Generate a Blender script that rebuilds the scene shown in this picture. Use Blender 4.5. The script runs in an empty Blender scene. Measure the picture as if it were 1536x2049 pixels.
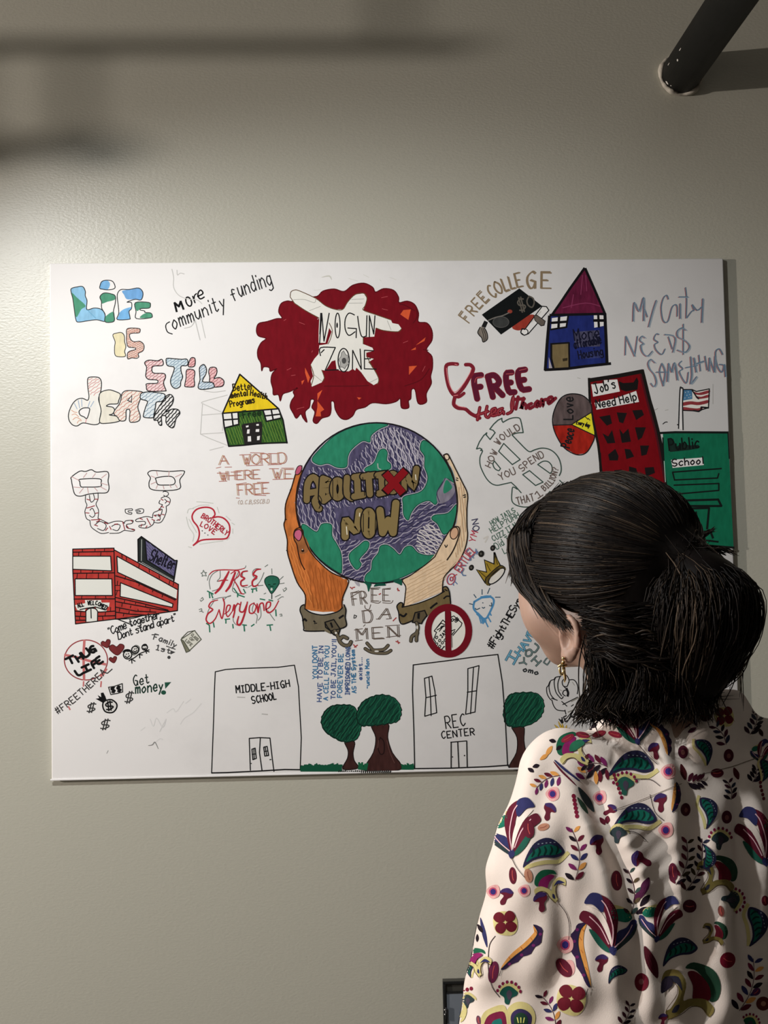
import bpy, bmesh, math, random
import numpy as np
from mathutils import Vector, Matrix
from mathutils.geometry import tessellate_polygon
from mathutils.bvhtree import BVHTree
random.seed(7); np.random.seed(7)
SC = bpy.context.scene
COL = SC.collection

# ------------------------------------------------------------------ camera
FPX = 3080.0
CAM = Vector((-0.1565, -2.7491, 1.4812)); YAW, PITCH, ROLL = .0499, .0695, -.0191
fw = Vector((math.sin(YAW)*math.cos(PITCH), math.cos(YAW)*math.cos(PITCH), math.sin(PITCH)))
r0 = fw.cross(Vector((0, 0, 1))).normalized(); u0 = r0.cross(fw)
RT = r0*math.cos(ROLL)+u0*math.sin(ROLL); UP = -r0*math.sin(ROLL)+u0*math.cos(ROLL)
cd = bpy.data.cameras.new('camera'); cam = bpy.data.objects.new('camera', cd); COL.objects.link(cam)
M = Matrix((RT, UP, -fw)).transposed().to_4x4(); M.translation = CAM; cam.matrix_world = M
cd.sensor_fit = 'HORIZONTAL'; cd.sensor_width = 36.0; cd.lens = FPX/1536*36.0
cd.clip_start = .05; SC.camera = cam
def ray(px, py):
    return (RT*((px-768)/FPX) - UP*((py-1024.5)/FPX) + fw)
def on_y(px, py, y):            # point of a plane parallel to the back wall
    d = ray(px, py); return CAM + d*((y-CAM.y)/d.y)

# ------------------------------------------------------------------ world, exposure, lights
w = bpy.data.worlds.new('world'); SC.world = w; w.use_nodes = True
w.node_tree.nodes['Background'].inputs[0].default_value = (.75, .78, .7, 1)
w.node_tree.nodes['Background'].inputs[1].default_value = .02
SC.view_settings.view_transform = 'Standard'; SC.view_settings.look = 'None'
SC.view_settings.gamma = 1; SC.view_settings.use_curve_mapping = False
SC.view_settings.exposure = 0.0
SPOT_POS = Vector((-.92, -1.3, 2.48)); SPOT_AIM = Vector((.05, 0, .68)); SPOT_W = 70; SPOT_ANG = 96; SPOT_BLEND = .6
SIDE_POS = Vector((-5.0, -1.8, 2.021)); SIDE_W = 690
FILL_POS = Vector((.55, -3.3, 2.80)); FILL_W = 4
def light(name, kind, loc, watt, size, col, aim=None, parent=None):
    l = bpy.data.lights.new(name, kind); l.energy = watt; l.color = col
    if kind == 'AREA': l.shape = 'DISK'; l.size = size
    else: l.shadow_soft_size = size
    o = bpy.data.objects.new(name, l); COL.objects.link(o); o.location = loc
    if aim is not None: o.rotation_euler = (Vector(aim)-Vector(loc)).to_track_quat('-Z', 'Y').to_euler()
    return o
WARM = (1, 1, .98)
lo = light('spot_beam', 'SPOT', SPOT_POS, SPOT_W, .035, WARM, SPOT_AIM); lo.data.spot_size = math.radians(SPOT_ANG); lo.data.spot_blend = SPOT_BLEND
light('side_bulb_light', 'POINT', SIDE_POS, SIDE_W, .036, (1, .89, .82))
light('added_fill_light', 'AREA', FILL_POS, FILL_W, .5, (1, .94, .86), FILL_POS+Vector((0, .35, -1)))  # soft fill added to lift the shadows, no known lamp

# ------------------------------------------------------------------ materials
def lin(c): c = c/255.0; return c/12.92 if c <= .04045 else ((c+.055)/1.055)**2.4
MATS = {}
def mat(name, rgb, rough=.6, noise=0, nscale=40, bump=0, bscale=200, metal=0, spec=.5, **kw):
    if name in MATS: return MATS[name]
    m = bpy.data.materials.new(name); m.use_nodes = True; nt = m.node_tree; b = nt.nodes['Principled BSDF']
    b.inputs['Base Color'].default_value = (*rgb, 1); b.inputs['Roughness'].default_value = rough
    b.inputs['Metallic'].default_value = metal; b.inputs['Specular IOR Level'].default_value = spec
    m.diffuse_color = (*rgb, 1)
    for k, v in kw.items(): b.inputs[k.replace('_', ' ')].default_value = v
    if noise or bump:
        tc = nt.nodes.new('ShaderNodeTexCoord')
    if noise:
        n = nt.nodes.new('ShaderNodeTexNoise'); n.inputs['Scale'].default_value = nscale; n.inputs['Detail'].default_value = 4
        mp = nt.nodes.new('ShaderNodeMapping'); mp.inputs['Scale'].default_value = kw.get('_s', (1, 1, 1)) if False else (1, 1, .35)
        nt.links.new(tc.outputs['Object'], mp.inputs[0]); nt.links.new(mp.outputs[0], n.inputs[0])
        r = nt.nodes.new('ShaderNodeMapRange'); r.inputs[1].default_value = .3; r.inputs[2].default_value = .7
        r.inputs[3].default_value = 1-noise; r.inputs[4].default_value = 1+noise
        nt.links.new(n.outputs[0], r.inputs[0])
        mx = nt.nodes.new('ShaderNodeVectorMath'); mx.operation = 'SCALE'; mx.inputs[0].default_value = rgb
        nt.links.new(r.outputs[0], mx.inputs['Scale']); nt.links.new(mx.outputs[0], b.inputs['Base Color'])
    if bump:
        n2 = nt.nodes.new('ShaderNodeTexNoise'); n2.inputs['Scale'].default_value = bscale; n2.inputs['Detail'].default_value = 3
        nt.links.new(tc.outputs['Object'], n2.inputs[0])
        bp = nt.nodes.new('ShaderNodeBump'); bp.inputs['Strength'].default_value = bump; bp.inputs['Distance'].default_value = .002
        nt.links.new(n2.outputs[0], bp.inputs['Height']); nt.links.new(bp.outputs[0], b.inputs['Normal'])
    MATS[name] = m; return m
def ink(r, g, b, wht=200, rough=.7, noise=.0):
    """marker ink: its colour as seen next to a white of that brightness"""
    k = .82/lin(wht); c = tuple(min(.85, max(.004, lin(v)*k)) for v in (r, g, b)); s_ = .76+.24*min(1, sum(c)/3/.6); c = tuple(max(.004, v*s_) for v in c)
    return mat('ink_%d_%d_%d_%d_%d' % (r, g, b, wht, int(noise*100)), c, rough, noise, 120, spec=.08)

# ------------------------------------------------------------------ object helpers
def tag(o, label=None, cat=None, group=None, kind=None):
    for k, v in (('label', label), ('category', cat), ('group', group), ('kind', kind)):
        if v: o[k] = v
    return o
def empty(name, loc, label, cat, group=None):
    o = bpy.data.objects.new(name, None); COL.objects.link(o); o.location = loc; o.empty_display_size = .1
    return tag(o, label, cat, group)
def put(o, parent):
    if parent is not None:
        o.parent = parent; pm = Matrix.Translation(parent_world(parent)); o.matrix_parent_inverse = pm.inverted()
    return o
def parent_world(p):
    return Vector(p.location) if p.type == 'EMPTY' else Vector((0, 0, 0))
def meshobj(name, verts, faces, mats, parent=None, smooth=False, midx=None):
    me = bpy.data.meshes.new(name); me.from_pydata([tuple(v) for v in verts], [], faces)
    for m in (mats if isinstance(mats, (list, tuple)) else [mats]): me.materials.append(m)
    if midx is not None: me.polygons.foreach_set('material_index', midx)
    if smooth: me.polygons.foreach_set('use_smooth', [True]*len(me.polygons))
    me.update()
    o = bpy.data.objects.new(name, me); COL.objects.link(o)
    return put(o, parent)
def bmobj(name, bm, mats, parent=None, smooth=False):
    me = bpy.data.meshes.new(name); bm.to_mesh(me); bm.free()
    for m in (mats if isinstance(mats, (list, tuple)) else [mats]): me.materials.append(m)
    if smooth: me.polygons.foreach_set('use_smooth', [True]*len(me.polygons))
    o = bpy.data.objects.new(name, me); COL.objects.link(o)
    return put(o, parent)
def box(bm, lo_, hi_, bev=0):
    r = bmesh.ops.create_cube(bm, size=1); lo_, hi_ = Vector(lo_), Vector(hi_); c = (lo_+hi_)/2; s = hi_-lo_
    for v in r['verts']: v.co = Vector((v.co.x*s.x, v.co.y*s.y, v.co.z*s.z))+c
    if bev:
        es = {e for v in r['verts'] for e in v.link_edges}
        bmesh.ops.bevel(bm, geom=list(es), offset=bev, segments=2, affect='EDGES', profile=.6)
def boxobj(name, lo_, hi_, m, parent=None, bev=0):
    bm = bmesh.new(); box(bm, lo_, hi_, bev); return bmobj(name, bm, m, parent)
def tube(pts, rad, n=12, cap=True):
    """verts, faces of a tube along points; rad a number or one for each point"""
    pts = [Vector(p) for p in pts]; V = []; F = []
    rad = rad if isinstance(rad, (list, tuple)) else [rad]*len(pts)
    t0 = (pts[1]-pts[0]).normalized(); a = t0.orthogonal().normalized()
    for i, p in enumerate(pts):
        t = (pts[min(i+1, len(pts)-1)]-pts[max(i-1, 0)]).normalized()
        a = (a-t*a.dot(t)).normalized(); b = t.cross(a)
        for k in range(n):
            an = 2*math.pi*k/n; V.append(p+(a*math.cos(an)+b*math.sin(an))*rad[i])
        if i:
            for k in range(n): F.append(((i-1)*n+k, (i-1)*n+(k+1) % n, i*n+(k+1) % n, i*n+k))
    if cap: F.append(tuple(range(n))[::-1]); F.append(tuple(range((len(pts)-1)*n, len(pts)*n)))
    return V, F
def tubeobj(name, pts, rad, m, parent=None, n=14, smooth=True):
    V, F = tube(pts, rad, n); return meshobj(name, V, F, m, parent, smooth)
def lathe(profile, c, axis='z', n=24):
    V = []; F = []
    for i, (r, h) in enumerate(profile):
        for k in range(n):
            a = 2*math.pi*k/n; x, y = r*math.cos(a), r*math.sin(a)
            V.append(Vector((x, y, h))+Vector(c) if axis == 'z' else Vector((x, -h, y))+Vector(c))
        if i:
            for k in range(n): F.append(((i-1)*n+k, (i-1)*n+(k+1) % n, i*n+(k+1) % n, i*n+k))
    return V, F

# ------------------------------------------------------------------ room shell
def wall_mat():
    m = bpy.data.materials.new('beige_wall_paint'); m.use_nodes = True; nt = m.node_tree; b = nt.nodes['Principled BSDF']
    b.inputs['Base Color'].default_value = (.50, .495, .42, 1); b.inputs['Roughness'].default_value = .36; b.inputs['Specular IOR Level'].default_value = .75
    tc = nt.nodes.new('ShaderNodeTexCoord'); n = nt.nodes.new('ShaderNodeTexNoise'); n.inputs['Scale'].default_value = 300; n.inputs['Detail'].default_value = 4
    mp = nt.nodes.new('ShaderNodeMapping'); mp.inputs['Scale'].default_value = (.55, 1, 1)
    nt.links.new(tc.outputs['Object'], mp.inputs[0]); nt.links.new(mp.outputs[0], n.inputs[0])
    n2 = nt.nodes.new('ShaderNodeTexNoise'); n2.inputs['Scale'].default_value = 9; n2.inputs['Detail'].default_value = 2
    nt.links.new(tc.outputs['Object'], n2.inputs[0])
    ad = nt.nodes.new('ShaderNodeMath'); ad.operation = 'MULTIPLY_ADD'; ad.inputs[1].default_value = .5
    nt.links.new(n2.outputs[0], ad.inputs[0]); nt.links.new(n.outputs[0], ad.inputs[2])
    bp = nt.nodes.new('ShaderNodeBump'); bp.inputs['Strength'].default_value = .22; bp.inputs['Distance'].default_value = .0016
    nt.links.new(ad.outputs[0], bp.inputs['Height']); nt.links.new(bp.outputs[0], b.inputs['Normal'])
    return m
WALL = wall_mat()
DARKW = mat('dark_grey_wall_paint', (.10, .095, .085), .7)
CEILM = mat('ceiling_paint', (.05, .048, .045), .8); FLOORM = mat('grey_concrete_floor', (.09, .085, .078), .5, .12, 6)
X0, X1, Y0, ZC = -6.6, 2.6, -4.2, 3.0
def struct(name, lo_, hi_, m): return tag(boxobj(name, lo_, hi_, m), kind='structure')
struct('wall_back', (X0-.1, 0, -.1), (X1+.1, .12, ZC+.1), WALL)
struct('wall_left', (X0-.12, Y0, 0), (X0, 0, ZC), DARKW)
struct('wall_right', (X1, Y0, 0), (X1+.12, 0, ZC), DARKW)
struct('wall_front', (X0-.1, Y0-.12, 0), (X1+.1, Y0, ZC), DARKW)
struct('floor', (X0-.1, Y0-.1, -.12), (X1+.1, 0, 0), FLOORM)
struct('ceiling', (X0-.1, Y0-.1, ZC), (X1+.1, 0, ZC+.12), CEILM)
BB = mat('dark_vinyl_baseboard', (.03, .03, .03), .5)
tag(boxobj('baseboard_back', (X0, -.012, 0), (X1, 0, .10), BB, bev=.003), kind='structure')

# ------------------------------------------------------------------ lamps of the room, plus an added fill panel
BLK = mat('black_powder_coat', (.012, .012, .013), .45); DARKM = mat('dark_metal', (.05, .05, .05), .4, metal=.8)
def emis(name, col, s):
    m = bpy.data.materials.new(name); m.use_nodes = True; b = m.node_tree.nodes['Principled BSDF']
    b.inputs['Emission Color'].default_value = (*col, 1); b.inputs['Emission Strength'].default_value = s; b.inputs['Base Color'].default_value = (.8, .8, .8, 1)
    return m
GLOW = emis('lit_bulb', (1, .95, .85), 6); OFF = mat('unlit_lamp_face', (.35, .35, .33), .3)
def spot_head(root, top, aim, length=.16, rad=.05, face=GLOW, name='lamp_head'):
    """a can-shaped lamp head whose mouth ends just behind the light point"""
    d = (Vector(aim)-Vector(top)).normalized(); a = d.orthogonal().normalized(); b = d.cross(a); n = 28
    prof = [(.0, -length), (rad*.55, -length), (rad*.8, -length*.9), (rad, -length*.6), (rad, .0), (rad*.9, .0), (rad*.85, -length*.12)]
    V = []; F = []
    for i, (r, h) in enumerate(prof):
        for k in range(n):
            an = 2*math.pi*k/n; V.append(Vector(top)+d*h+(a*math.cos(an)+b*math.sin(an))*max(r, .0005))
        if i:
            for k in range(n): F.append(((i-1)*n+k, (i-1)*n+(k+1) % n, i*n+(k+1) % n, i*n+k))
    h_ = meshobj(name, V, F, BLK, root, True)
    V2 = [Vector(top)-d*(length*.1)+(a*math.cos(2*math.pi*k/n)+b*math.sin(2*math.pi*k/n))*rad*.86 for k in range(n)]
    meshobj('lamp_face', V2, [tuple(range(n))], face, root)
    return d
root = empty('ceiling_spotlight', (SPOT_POS.x, SPOT_POS.y, ZC), 'black ceiling spotlight on a rod, aimed down at the canvas', 'spotlight')
dd = (SPOT_AIM-SPOT_POS).normalized()
spot_head(root, SPOT_POS-dd*.03, SPOT_POS+dd)
sb = SPOT_POS-dd*.12
tubeobj('rod', [(sb.x, sb.y, sb.z), (sb.x, sb.y, sb.z+.10), (SPOT_POS.x, SPOT_POS.y, ZC-.02), (SPOT_POS.x, SPOT_POS.y, ZC)], .007, BLK, root)
V, F = lathe([(.0005, -.03), (.05, -.028), (.055, 0), (.0005, 0)], (SPOT_POS.x, SPOT_POS.y, ZC)); meshobj('canopy', V, F, BLK, root, True)
root = empty('pendant_bulb', (SIDE_POS.x, SIDE_POS.y, ZC), 'bare pendant bulb hanging on a black cord from the ceiling', 'lamp')
tubeobj('cord', [(SIDE_POS.x, SIDE_POS.y, SIDE_POS.z+.12), (SIDE_POS.x, SIDE_POS.y, ZC)], .004, BLK, root, 8)
V, F = lathe([(.0005, .13), (.016, .13), (.018, .05), (.0005, .05)], SIDE_POS); meshobj('socket', V, F, BLK, root, True)
V, F = lathe([(.0005, .075), (.013, .07), (.015, .05)], SIDE_POS); meshobj('bulb_neck', V, F, GLOW, root, True)
root = empty('lighting_track', (-3.6, -.77, ZC), 'black lighting track hung below the ceiling with two unlit heads', 'lighting track')
RZ = 2.311; RX1 = -2.06
tubeobj('track_rail', [(-5.2, -.77, RZ), (-3.8, -.77, RZ), (RX1, -.77, RZ)], .0092, BLK, root)
for x in (-5.1, -3.8, -2.13): tubeobj('hanger_rod', [(x, -.77, RZ), (x, -.77, ZC)], .005, BLK, root, 8)
for x, z in ((-2.45, 2.205), (-2.56, 2.205)):
    tubeobj('head_stem', [(x-.012, -.77, RZ), (x-.012, -.77, z+.015)], .005, BLK, root, 8)
    spot_head(root, Vector((x+.02, -.77, z-.01)), Vector((x+.5, -.77, z-.25)), .05, .0165, OFF)
root = empty('added_fill_panel', (FILL_POS.x, FILL_POS.y, ZC), 'added round fill panel overhead, out of view behind the viewer', 'fill light')  # unseen body added around the fill light, not a known fixture
V, F = lathe([(.0005, ZC-.02-FILL_POS.z), (.28, ZC-.02-FILL_POS.z), (.28, ZC-FILL_POS.z), (.0005, ZC-FILL_POS.z)], FILL_POS, n=40); meshobj('fill_panel_housing', V, F, BLK, root)
V, F = lathe([(.0005, ZC-.03-FILL_POS.z), (.25, ZC-.03-FILL_POS.z), (.27, ZC-.02-FILL_POS.z)], FILL_POS, n=40); meshobj('fill_panel_face', V, F, emis('fill_panel_glow', (1, .94, .86), 1.2), root)

# ------------------------------------------------------------------ black pipe out of the wall
PX, PZ, PR = on_y(1361, 150, 0).x, on_y(1361, 150, 0).z, .0365
root = empty('pipe', (PX, 0, PZ), 'thick black painted pipe coming out of the wall at upper right', 'pipe')
PIPEM = mat('chipped_black_paint', (.005, .0055, .005), .6, .3, 30, spec=.2)
tubeobj('pipe_run', [(PX, .03, PZ), (PX, -.9, PZ), (PX, -2.2, PZ), (PX, -4.25, PZ)], PR, PIPEM, root, 40)
rng = random.Random(3); V = []; F = []; n = 60; m_ = 8
CAULK = mat('cracked_pale_caulk', (.50, .47, .40), .7, .25, 120)
for i in range(n):
    a = 2*math.pi*i/n; rr = .0055+.0018*math.sin(5*a)+rng.uniform(-.001, .0012)
    for k in range(m_):
        b = 2*math.pi*k/m_; R_ = PR+.0015+rr*math.cos(b)*.75
        V.append(Vector((PX+R_*math.cos(a), -.001-max(0, rr*(math.sin(b)+.6)), PZ+R_*math.sin(a))))
    for k in range(m_): F.append((i*m_+k, i*m_+(k+1) % m_, ((i+1) % n)*m_+(k+1) % m_, ((i+1) % n)*m_+k))
meshobj('caulk_ring', V, F, CAULK, root, True)
CHIP = mat('bare_plaster_chip', (.62, .60, .55), .8)
def chip(ang, y, l, wd):
    vs = []
    for k in range(8):
        t = 2*math.pi*k/8; a = ang+wd*math.cos(t)/PR*(1+.25*math.sin(3*t)); yy = y+l*math.sin(t)
        vs.append(Vector((PX+(PR+.0004)*math.cos(a), yy, PZ+(PR+.0004)*math.sin(a))))
    meshobj('paint_chip', vs, [tuple(range(8))], CHIP, root)
for a, y, l, wd in ((3.55, -.115, .004, .0019), (3.32, -.145, .007, .0009), (3.2, -.062, .007, .0008), (3.75, -.018, .0035, .004), (4.0, -.022, .002, .0012), (5.2, -.012, .003, .003), (5.6, -.05, .002, .004)): chip(a, y, l, wd)

# ------------------------------------------------------------------ glass fronted cabinet low on the wall
c0 = on_y(885.5, 1964, -.03); CX, CZ = c0.x, c0.z; CWd, CH = .30, .36
root = empty('wall_cabinet', (CX+CWd/2, 0, CZ-CH), 'black framed glass fronted wall cabinet half hidden behind the blouse sleeve', 'cabinet')
CABM = mat('cabinet_black_metal', (.014, .015, .015), .35)
bm = bmesh.new(); box(bm, (CX+.002, -.022, CZ-CH+.002), (CX+CWd-.002, 0, CZ-.002)); bmobj('body', bm, CABM, root)
fwid = .0052
for nm, lo_, hi_ in (('frame_rail', (CX, -.03, CZ-fwid), (CX+CWd, -.02, CZ)), ('frame_rail', (CX, -.03, CZ-CH), (CX+CWd, -.02, CZ-CH+fwid)),
                    ('frame_stile', (CX, -.03, CZ-CH+fwid), (CX+fwid, -.02, CZ-fwid)), ('frame_stile', (CX+CWd-fwid, -.03, CZ-CH+fwid), (CX+CWd, -.02, CZ-fwid))):
    boxobj(nm, lo_, hi_, CABM, root, .0012)
boxobj('door_panel', (CX+fwid, -.0255, CZ-CH+fwid), (CX+CWd-fwid, -.022, CZ-fwid), mat('cabinet_olive_panel', (.055, .055, .048), .3), root)
boxobj('glass_pane', (CX+fwid+.001, -.0275, CZ-CH+.02), (CX+CWd-.012, -.0255, CZ-.021), mat('pale_blue_glass', (.20, .23, .27), .12), root)
bm = bmesh.new(); box(bm, (CX+.001+fwid, -.029, CZ-.021), (CX+CWd-.006, -.0255, CZ-.018)); bmobj('glazing_bead', bm, CABM, root)
for dz in (.048, .056):
    V, F = lathe([(.0002, .003), (.0012, .0028), (.0016, .001), (.0016, 0)], (CX+.0027, -.030, CZ-dz), 'y', 12); meshobj('hinge_screw', V, F, mat('bright_steel', (.8, .8, .78), .2, metal=1), root, True)
tubeobj('hinge_knuckle', [(CX+.0045, -.031, CZ-.044), (CX+.0045, -.031, CZ-.066)], .0016, CABM, root, 10)

# ------------------------------------------------------------------ the canvas
CT = .009
tl, tr = on_y(99.5, 527, -CT), on_y(1449, 516, -CT)
CWID, CHGT = 1.2192, .9144; CX0, CX1 = -CWID/2, CWID/2; CZ0, CZ1 = 1.67-CHGT/2, 1.67+CHGT/2
canvas = empty('canvas', (0, 0, CZ0), 'large white stretched canvas covered in marker drawings on the wall', 'canvas')
def canvas_mat():
    m = bpy.data.materials.new('white_canvas'); m.use_nodes = True; nt = m.node_tree; b = nt.nodes['Principled BSDF']
    b.inputs['Roughness'].default_value = .75; b.inputs['Specular IOR Level'].default_value = .2
    tc = nt.nodes.new('ShaderNodeTexCoord'); n = nt.nodes.new('ShaderNodeTexNoise'); n.inputs['Scale'].default_value = 3.0; n.inputs['Detail'].default_value = 6; n.inputs['Roughness'].default_value = .65
    nt.links.new(tc.outputs['Object'], n.inputs[0])
    cr = nt.nodes.new('ShaderNodeValToRGB'); cr.color_ramp.elements[0].position = .30; cr.color_ramp.elements[0].color = (.74, .74, .74, 1)
    cr.color_ramp.elements[1].position = .5; cr.color_ramp.elements[1].color = (.82, .82, .82, 1)
    nt.links.new(n.outputs[0], cr.inputs[0]); nt.links.new(cr.outputs[0], b.inputs['Base Color'])
    w1 = nt.nodes.new('ShaderNodeTexWave'); w1.bands_direction = 'X'; w1.inputs['Scale'].default_value = 420; w1.inputs['Distortion'].default_value = 1
    w2 = nt.nodes.new('ShaderNodeTexWave'); w2.bands_direction = 'Z'; w2.inputs['Scale'].default_value = 420; w2.inputs['Distortion'].default_value = 1
    for q in (w1, w2): nt.links.new(tc.outputs['Object'], q.inputs[0])
    ad = nt.nodes.new('ShaderNodeMath'); nt.links.new(w1.outputs[1], ad.inputs[0]); nt.links.new(w2.outputs[1], ad.inputs[1])
    bp = nt.nodes.new('ShaderNodeBump'); bp.inputs['Strength'].default_value = .06; bp.inputs['Distance'].default_value = .0008
    nt.links.new(ad.outputs[0], bp.inputs['Height']); nt.links.new(bp.outputs[0], b.inputs['Normal'])
    return m
CANM = canvas_mat()
bm = bmesh.new(); box(bm, (CX0, -CT, CZ0), (CX1, -.0015, CZ1), .0022); bmobj('stretched_cloth', bm, CANM, canvas, True)
LIPM = mat('cloth_fold', (.70, .69, .66), .8)
bm = bmesh.new(); box(bm, (CX0-.002, -CT-.0012, CZ0-.0022), (CX1+.002, -.006, CZ0+.0012), .001); bmobj('bottom_fold', bm, CANM, canvas, True)

# ------------------------------------------------------------------ drawing engine: ink lies on the cloth in the cloth's own plane
def catmull(P, closed=False, step=5):
    n = len(P)
    if n < 3: return list(P)
    out = []; rng_ = range(n) if closed else range(n-1)
    for i in rng_:
        if closed: a, b, c, d = P[i-1], P[i], P[(i+1) % n], P[(i+2) % n]
        else: a, b, c, d = P[max(i-1, 0)], P[i], P[i+1], P[min(i+2, n-1)]
        for k in range(step):
            t = k/step; t2 = t*t; t3 = t2*t
            out.append(tuple(.5*((2*b[j])+(c[j]-a[j])*t+(2*a[j]-5*b[j]+4*c[j]-d[j])*t2+(3*b[j]-a[j]-3*c[j]+d[j])*t3) for j in (0, 1)))
    if not closed: out.append(tuple(P[-1]))
    return out
def pts(s):
    """'12,30 40,50' -> list of points"""
    return [tuple(float(v) for v in q.split(',')) for q in s.split()]
def ell(cx, cy, rx, ry, n=24, rot=0):
    o = []
    for k in range(n):
        a = 2*math.pi*k/n; x, y = rx*math.cos(a), ry*math.sin(a); o.append((cx+x*math.cos(rot)-y*math.sin(rot), cy+x*math.sin(rot)+y*math.cos(rot)))
    return o
GL = {
'A': '00 3a 60|14 54', 'B': '00 0a|~0a 4a 58 36 05|~05 46 63 41 00', 'C': '~69 4a 17 13 30 51 62', 'D': '00 0a|~0a 4a 67 63 40 00', 'E': '6a 0a 00 60|05 45',
'F': '00 0a 6a|05 45', 'G': '~69 4a 17 13 30 51 64|35 64 60', 'H': '00 0a|60 6a|05 65', 'I': '20 2a|0a 4a|00 40', 'J': '5a 52|~52 30 02|2a 7a', 'K': '00 0a|5a 04 60', 'L': '0a 00 50',
'M': '00 0a 34 6a 60', 'N': '00 0a 60 6a', 'O': '~3a 07 03 30 63 67 3a', 'P': '00 0a|~0a 4a 67 45 05', 'Q': '~3a 07 03 30 63 67 3a|42 70', 'R': '00 0a|~0a 4a 67 45 05|25 60',
'S': '~69 3a 08 15 54 62 30 01', 'T': '30 3a|0a 6a', 'U': '0a 04|~04 10 50 64|64 6a', 'V': '0a 30 6a', 'W': '0a 20 37 40 6a', 'X': '00 6a|0a 60', 'Y': '0a 35 6a|35 30', 'Z': '0a 6a 00 60',
'a': '~56 26 03 11 30 54|56 50', 'b': '0a 00|~03 36 53 30 01', 'c': '~55 36 03 20 51', 'd': '5a 50|~55 26 03 20 52', 'e': '03 53|~53 46 26 03 20 51', 'f': '~59 3a 27 20|06 46', 'g': '~55 26 03 20 52|56 5n|~5n 2o 0n',
'h': '0a 00|~04 36 54|54 50', 'i': '16 10|18 19', 'j': '36 3n|~3n 1o 0n|38 39', 'k': '0a 00|46 03 50', 'l': '1a 10', 'm': '06 00|~04 26 34|34 30|~34 56 64|64 60', 'n': '06 00|~04 36 54|54 50', 'o': '~36 03 20 53 36',
'p': '06 0o|~05 36 53 30 01', 'q': '~55 26 03 20 52|56 5o', 'r': '06 00|~04 26 45', 's': '~55 36 05 43 41 20 01', 't': '29 21|~21 30 51|06 46', 'u': '06 02|~02 20 42 56|56 50', 'v': '06 20 46', 'w': '06 10 35 50 66', 'x': '06 50|00 56', 'y': '06 22|56 0o', 'z': '06 56 00 50',
'1': '08 2a 20|00 40', '0': '~3a 07 03 30 63 67 3a', '8': '~35 08 3a 68 35 02 30 62 35', '2': '~08 3a 68 54 00|00 60', "'": '1a 08', '"': '0a 08|2a 28', '!': '1a 13|11 10', '.': '10 11', ',': '11 0n', '?': '~08 3a 68 45 33|31 30', '-': '05 45', '#': '10 2a|40 5a|03 63|07 67',
'$': '~69 3a 08 15 54 62 30 01|2b 2m|4b 4m', '@': '~55 36 33 53 57 3a 07 03 30 51', '(': '~3a 07 03 30', '`': '0a 18', '+': '33 37|15 55'}
def ych(c): return {'a': 10, 'b': 11.5, 'm': -1.5, 'n': -2.5, 'o': -3.5}.get(c) if c in 'abmno' else int(c)
def glyph(ch):
    out = []; wd = 0
    for st in GL.get(ch, '').split('|'):
        if not st: continue
        sm = st.startswith('~'); P = [(int(q[0])/10, ych(q[1])/10) for q in st.lstrip('~').split()]
        wd = max(wd, max(p[0] for p in P)); out.append(catmull(P, False, 4) if sm else P)
    return out, wd
GRID = np.zeros((1700, 2200), np.int16)
def raster(L):
    P = np.array([q for l in L for q in l]); y0, y1 = int(P[:, 1].min()), int(P[:, 1].max())+1; X = []; Y = []
    E_ = [(l[k], l[(k+1) % len(l)]) for l in L for k in range(len(l))]; A = np.array([e[0] for e in E_]); B = np.array([e[1] for e in E_])
    for y in range(y0, y1+1):
        yc = y+.5; m = (A[:, 1] > yc) != (B[:, 1] > yc)
        if not m.any(): continue
        xs = np.sort(A[m, 0]+(yc-A[m, 1])*(B[m, 0]-A[m, 0])/(B[m, 1]-A[m, 1]))
        for u, v in zip(xs[::2], xs[1::2]): r = np.arange(int(u), int(v)+1); X.append(r); Y.append(np.full(len(r), y))
    if not X: return np.array([int(P[0, 0])]), np.array([int(P[0, 1])])
    return np.concatenate(X), np.concatenate(Y)
def trail(Q, wd):
    Q = np.array(Q); out = []
    for a, b in zip(Q, Q[1:]):
        n = int(np.hypot(*(b-a))/.7)+2; out.append(a+(b-a)*np.linspace(0, 1, n)[:, None])
    C_ = np.concatenate(out); r = wd/2+.5; k = np.arange(-r, r+.01, .8); dx, dy = np.meshgrid(k, k); q = dx*dx+dy*dy <= r*r+.5
    X = (C_[:, 0][:, None]+dx[q][None]).ravel().astype(int); Y = (C_[:, 1][:, None]+dy[q][None]).ravel().astype(int)
    u = np.unique(X*4096+Y); return u//4096, u % 4096
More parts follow.
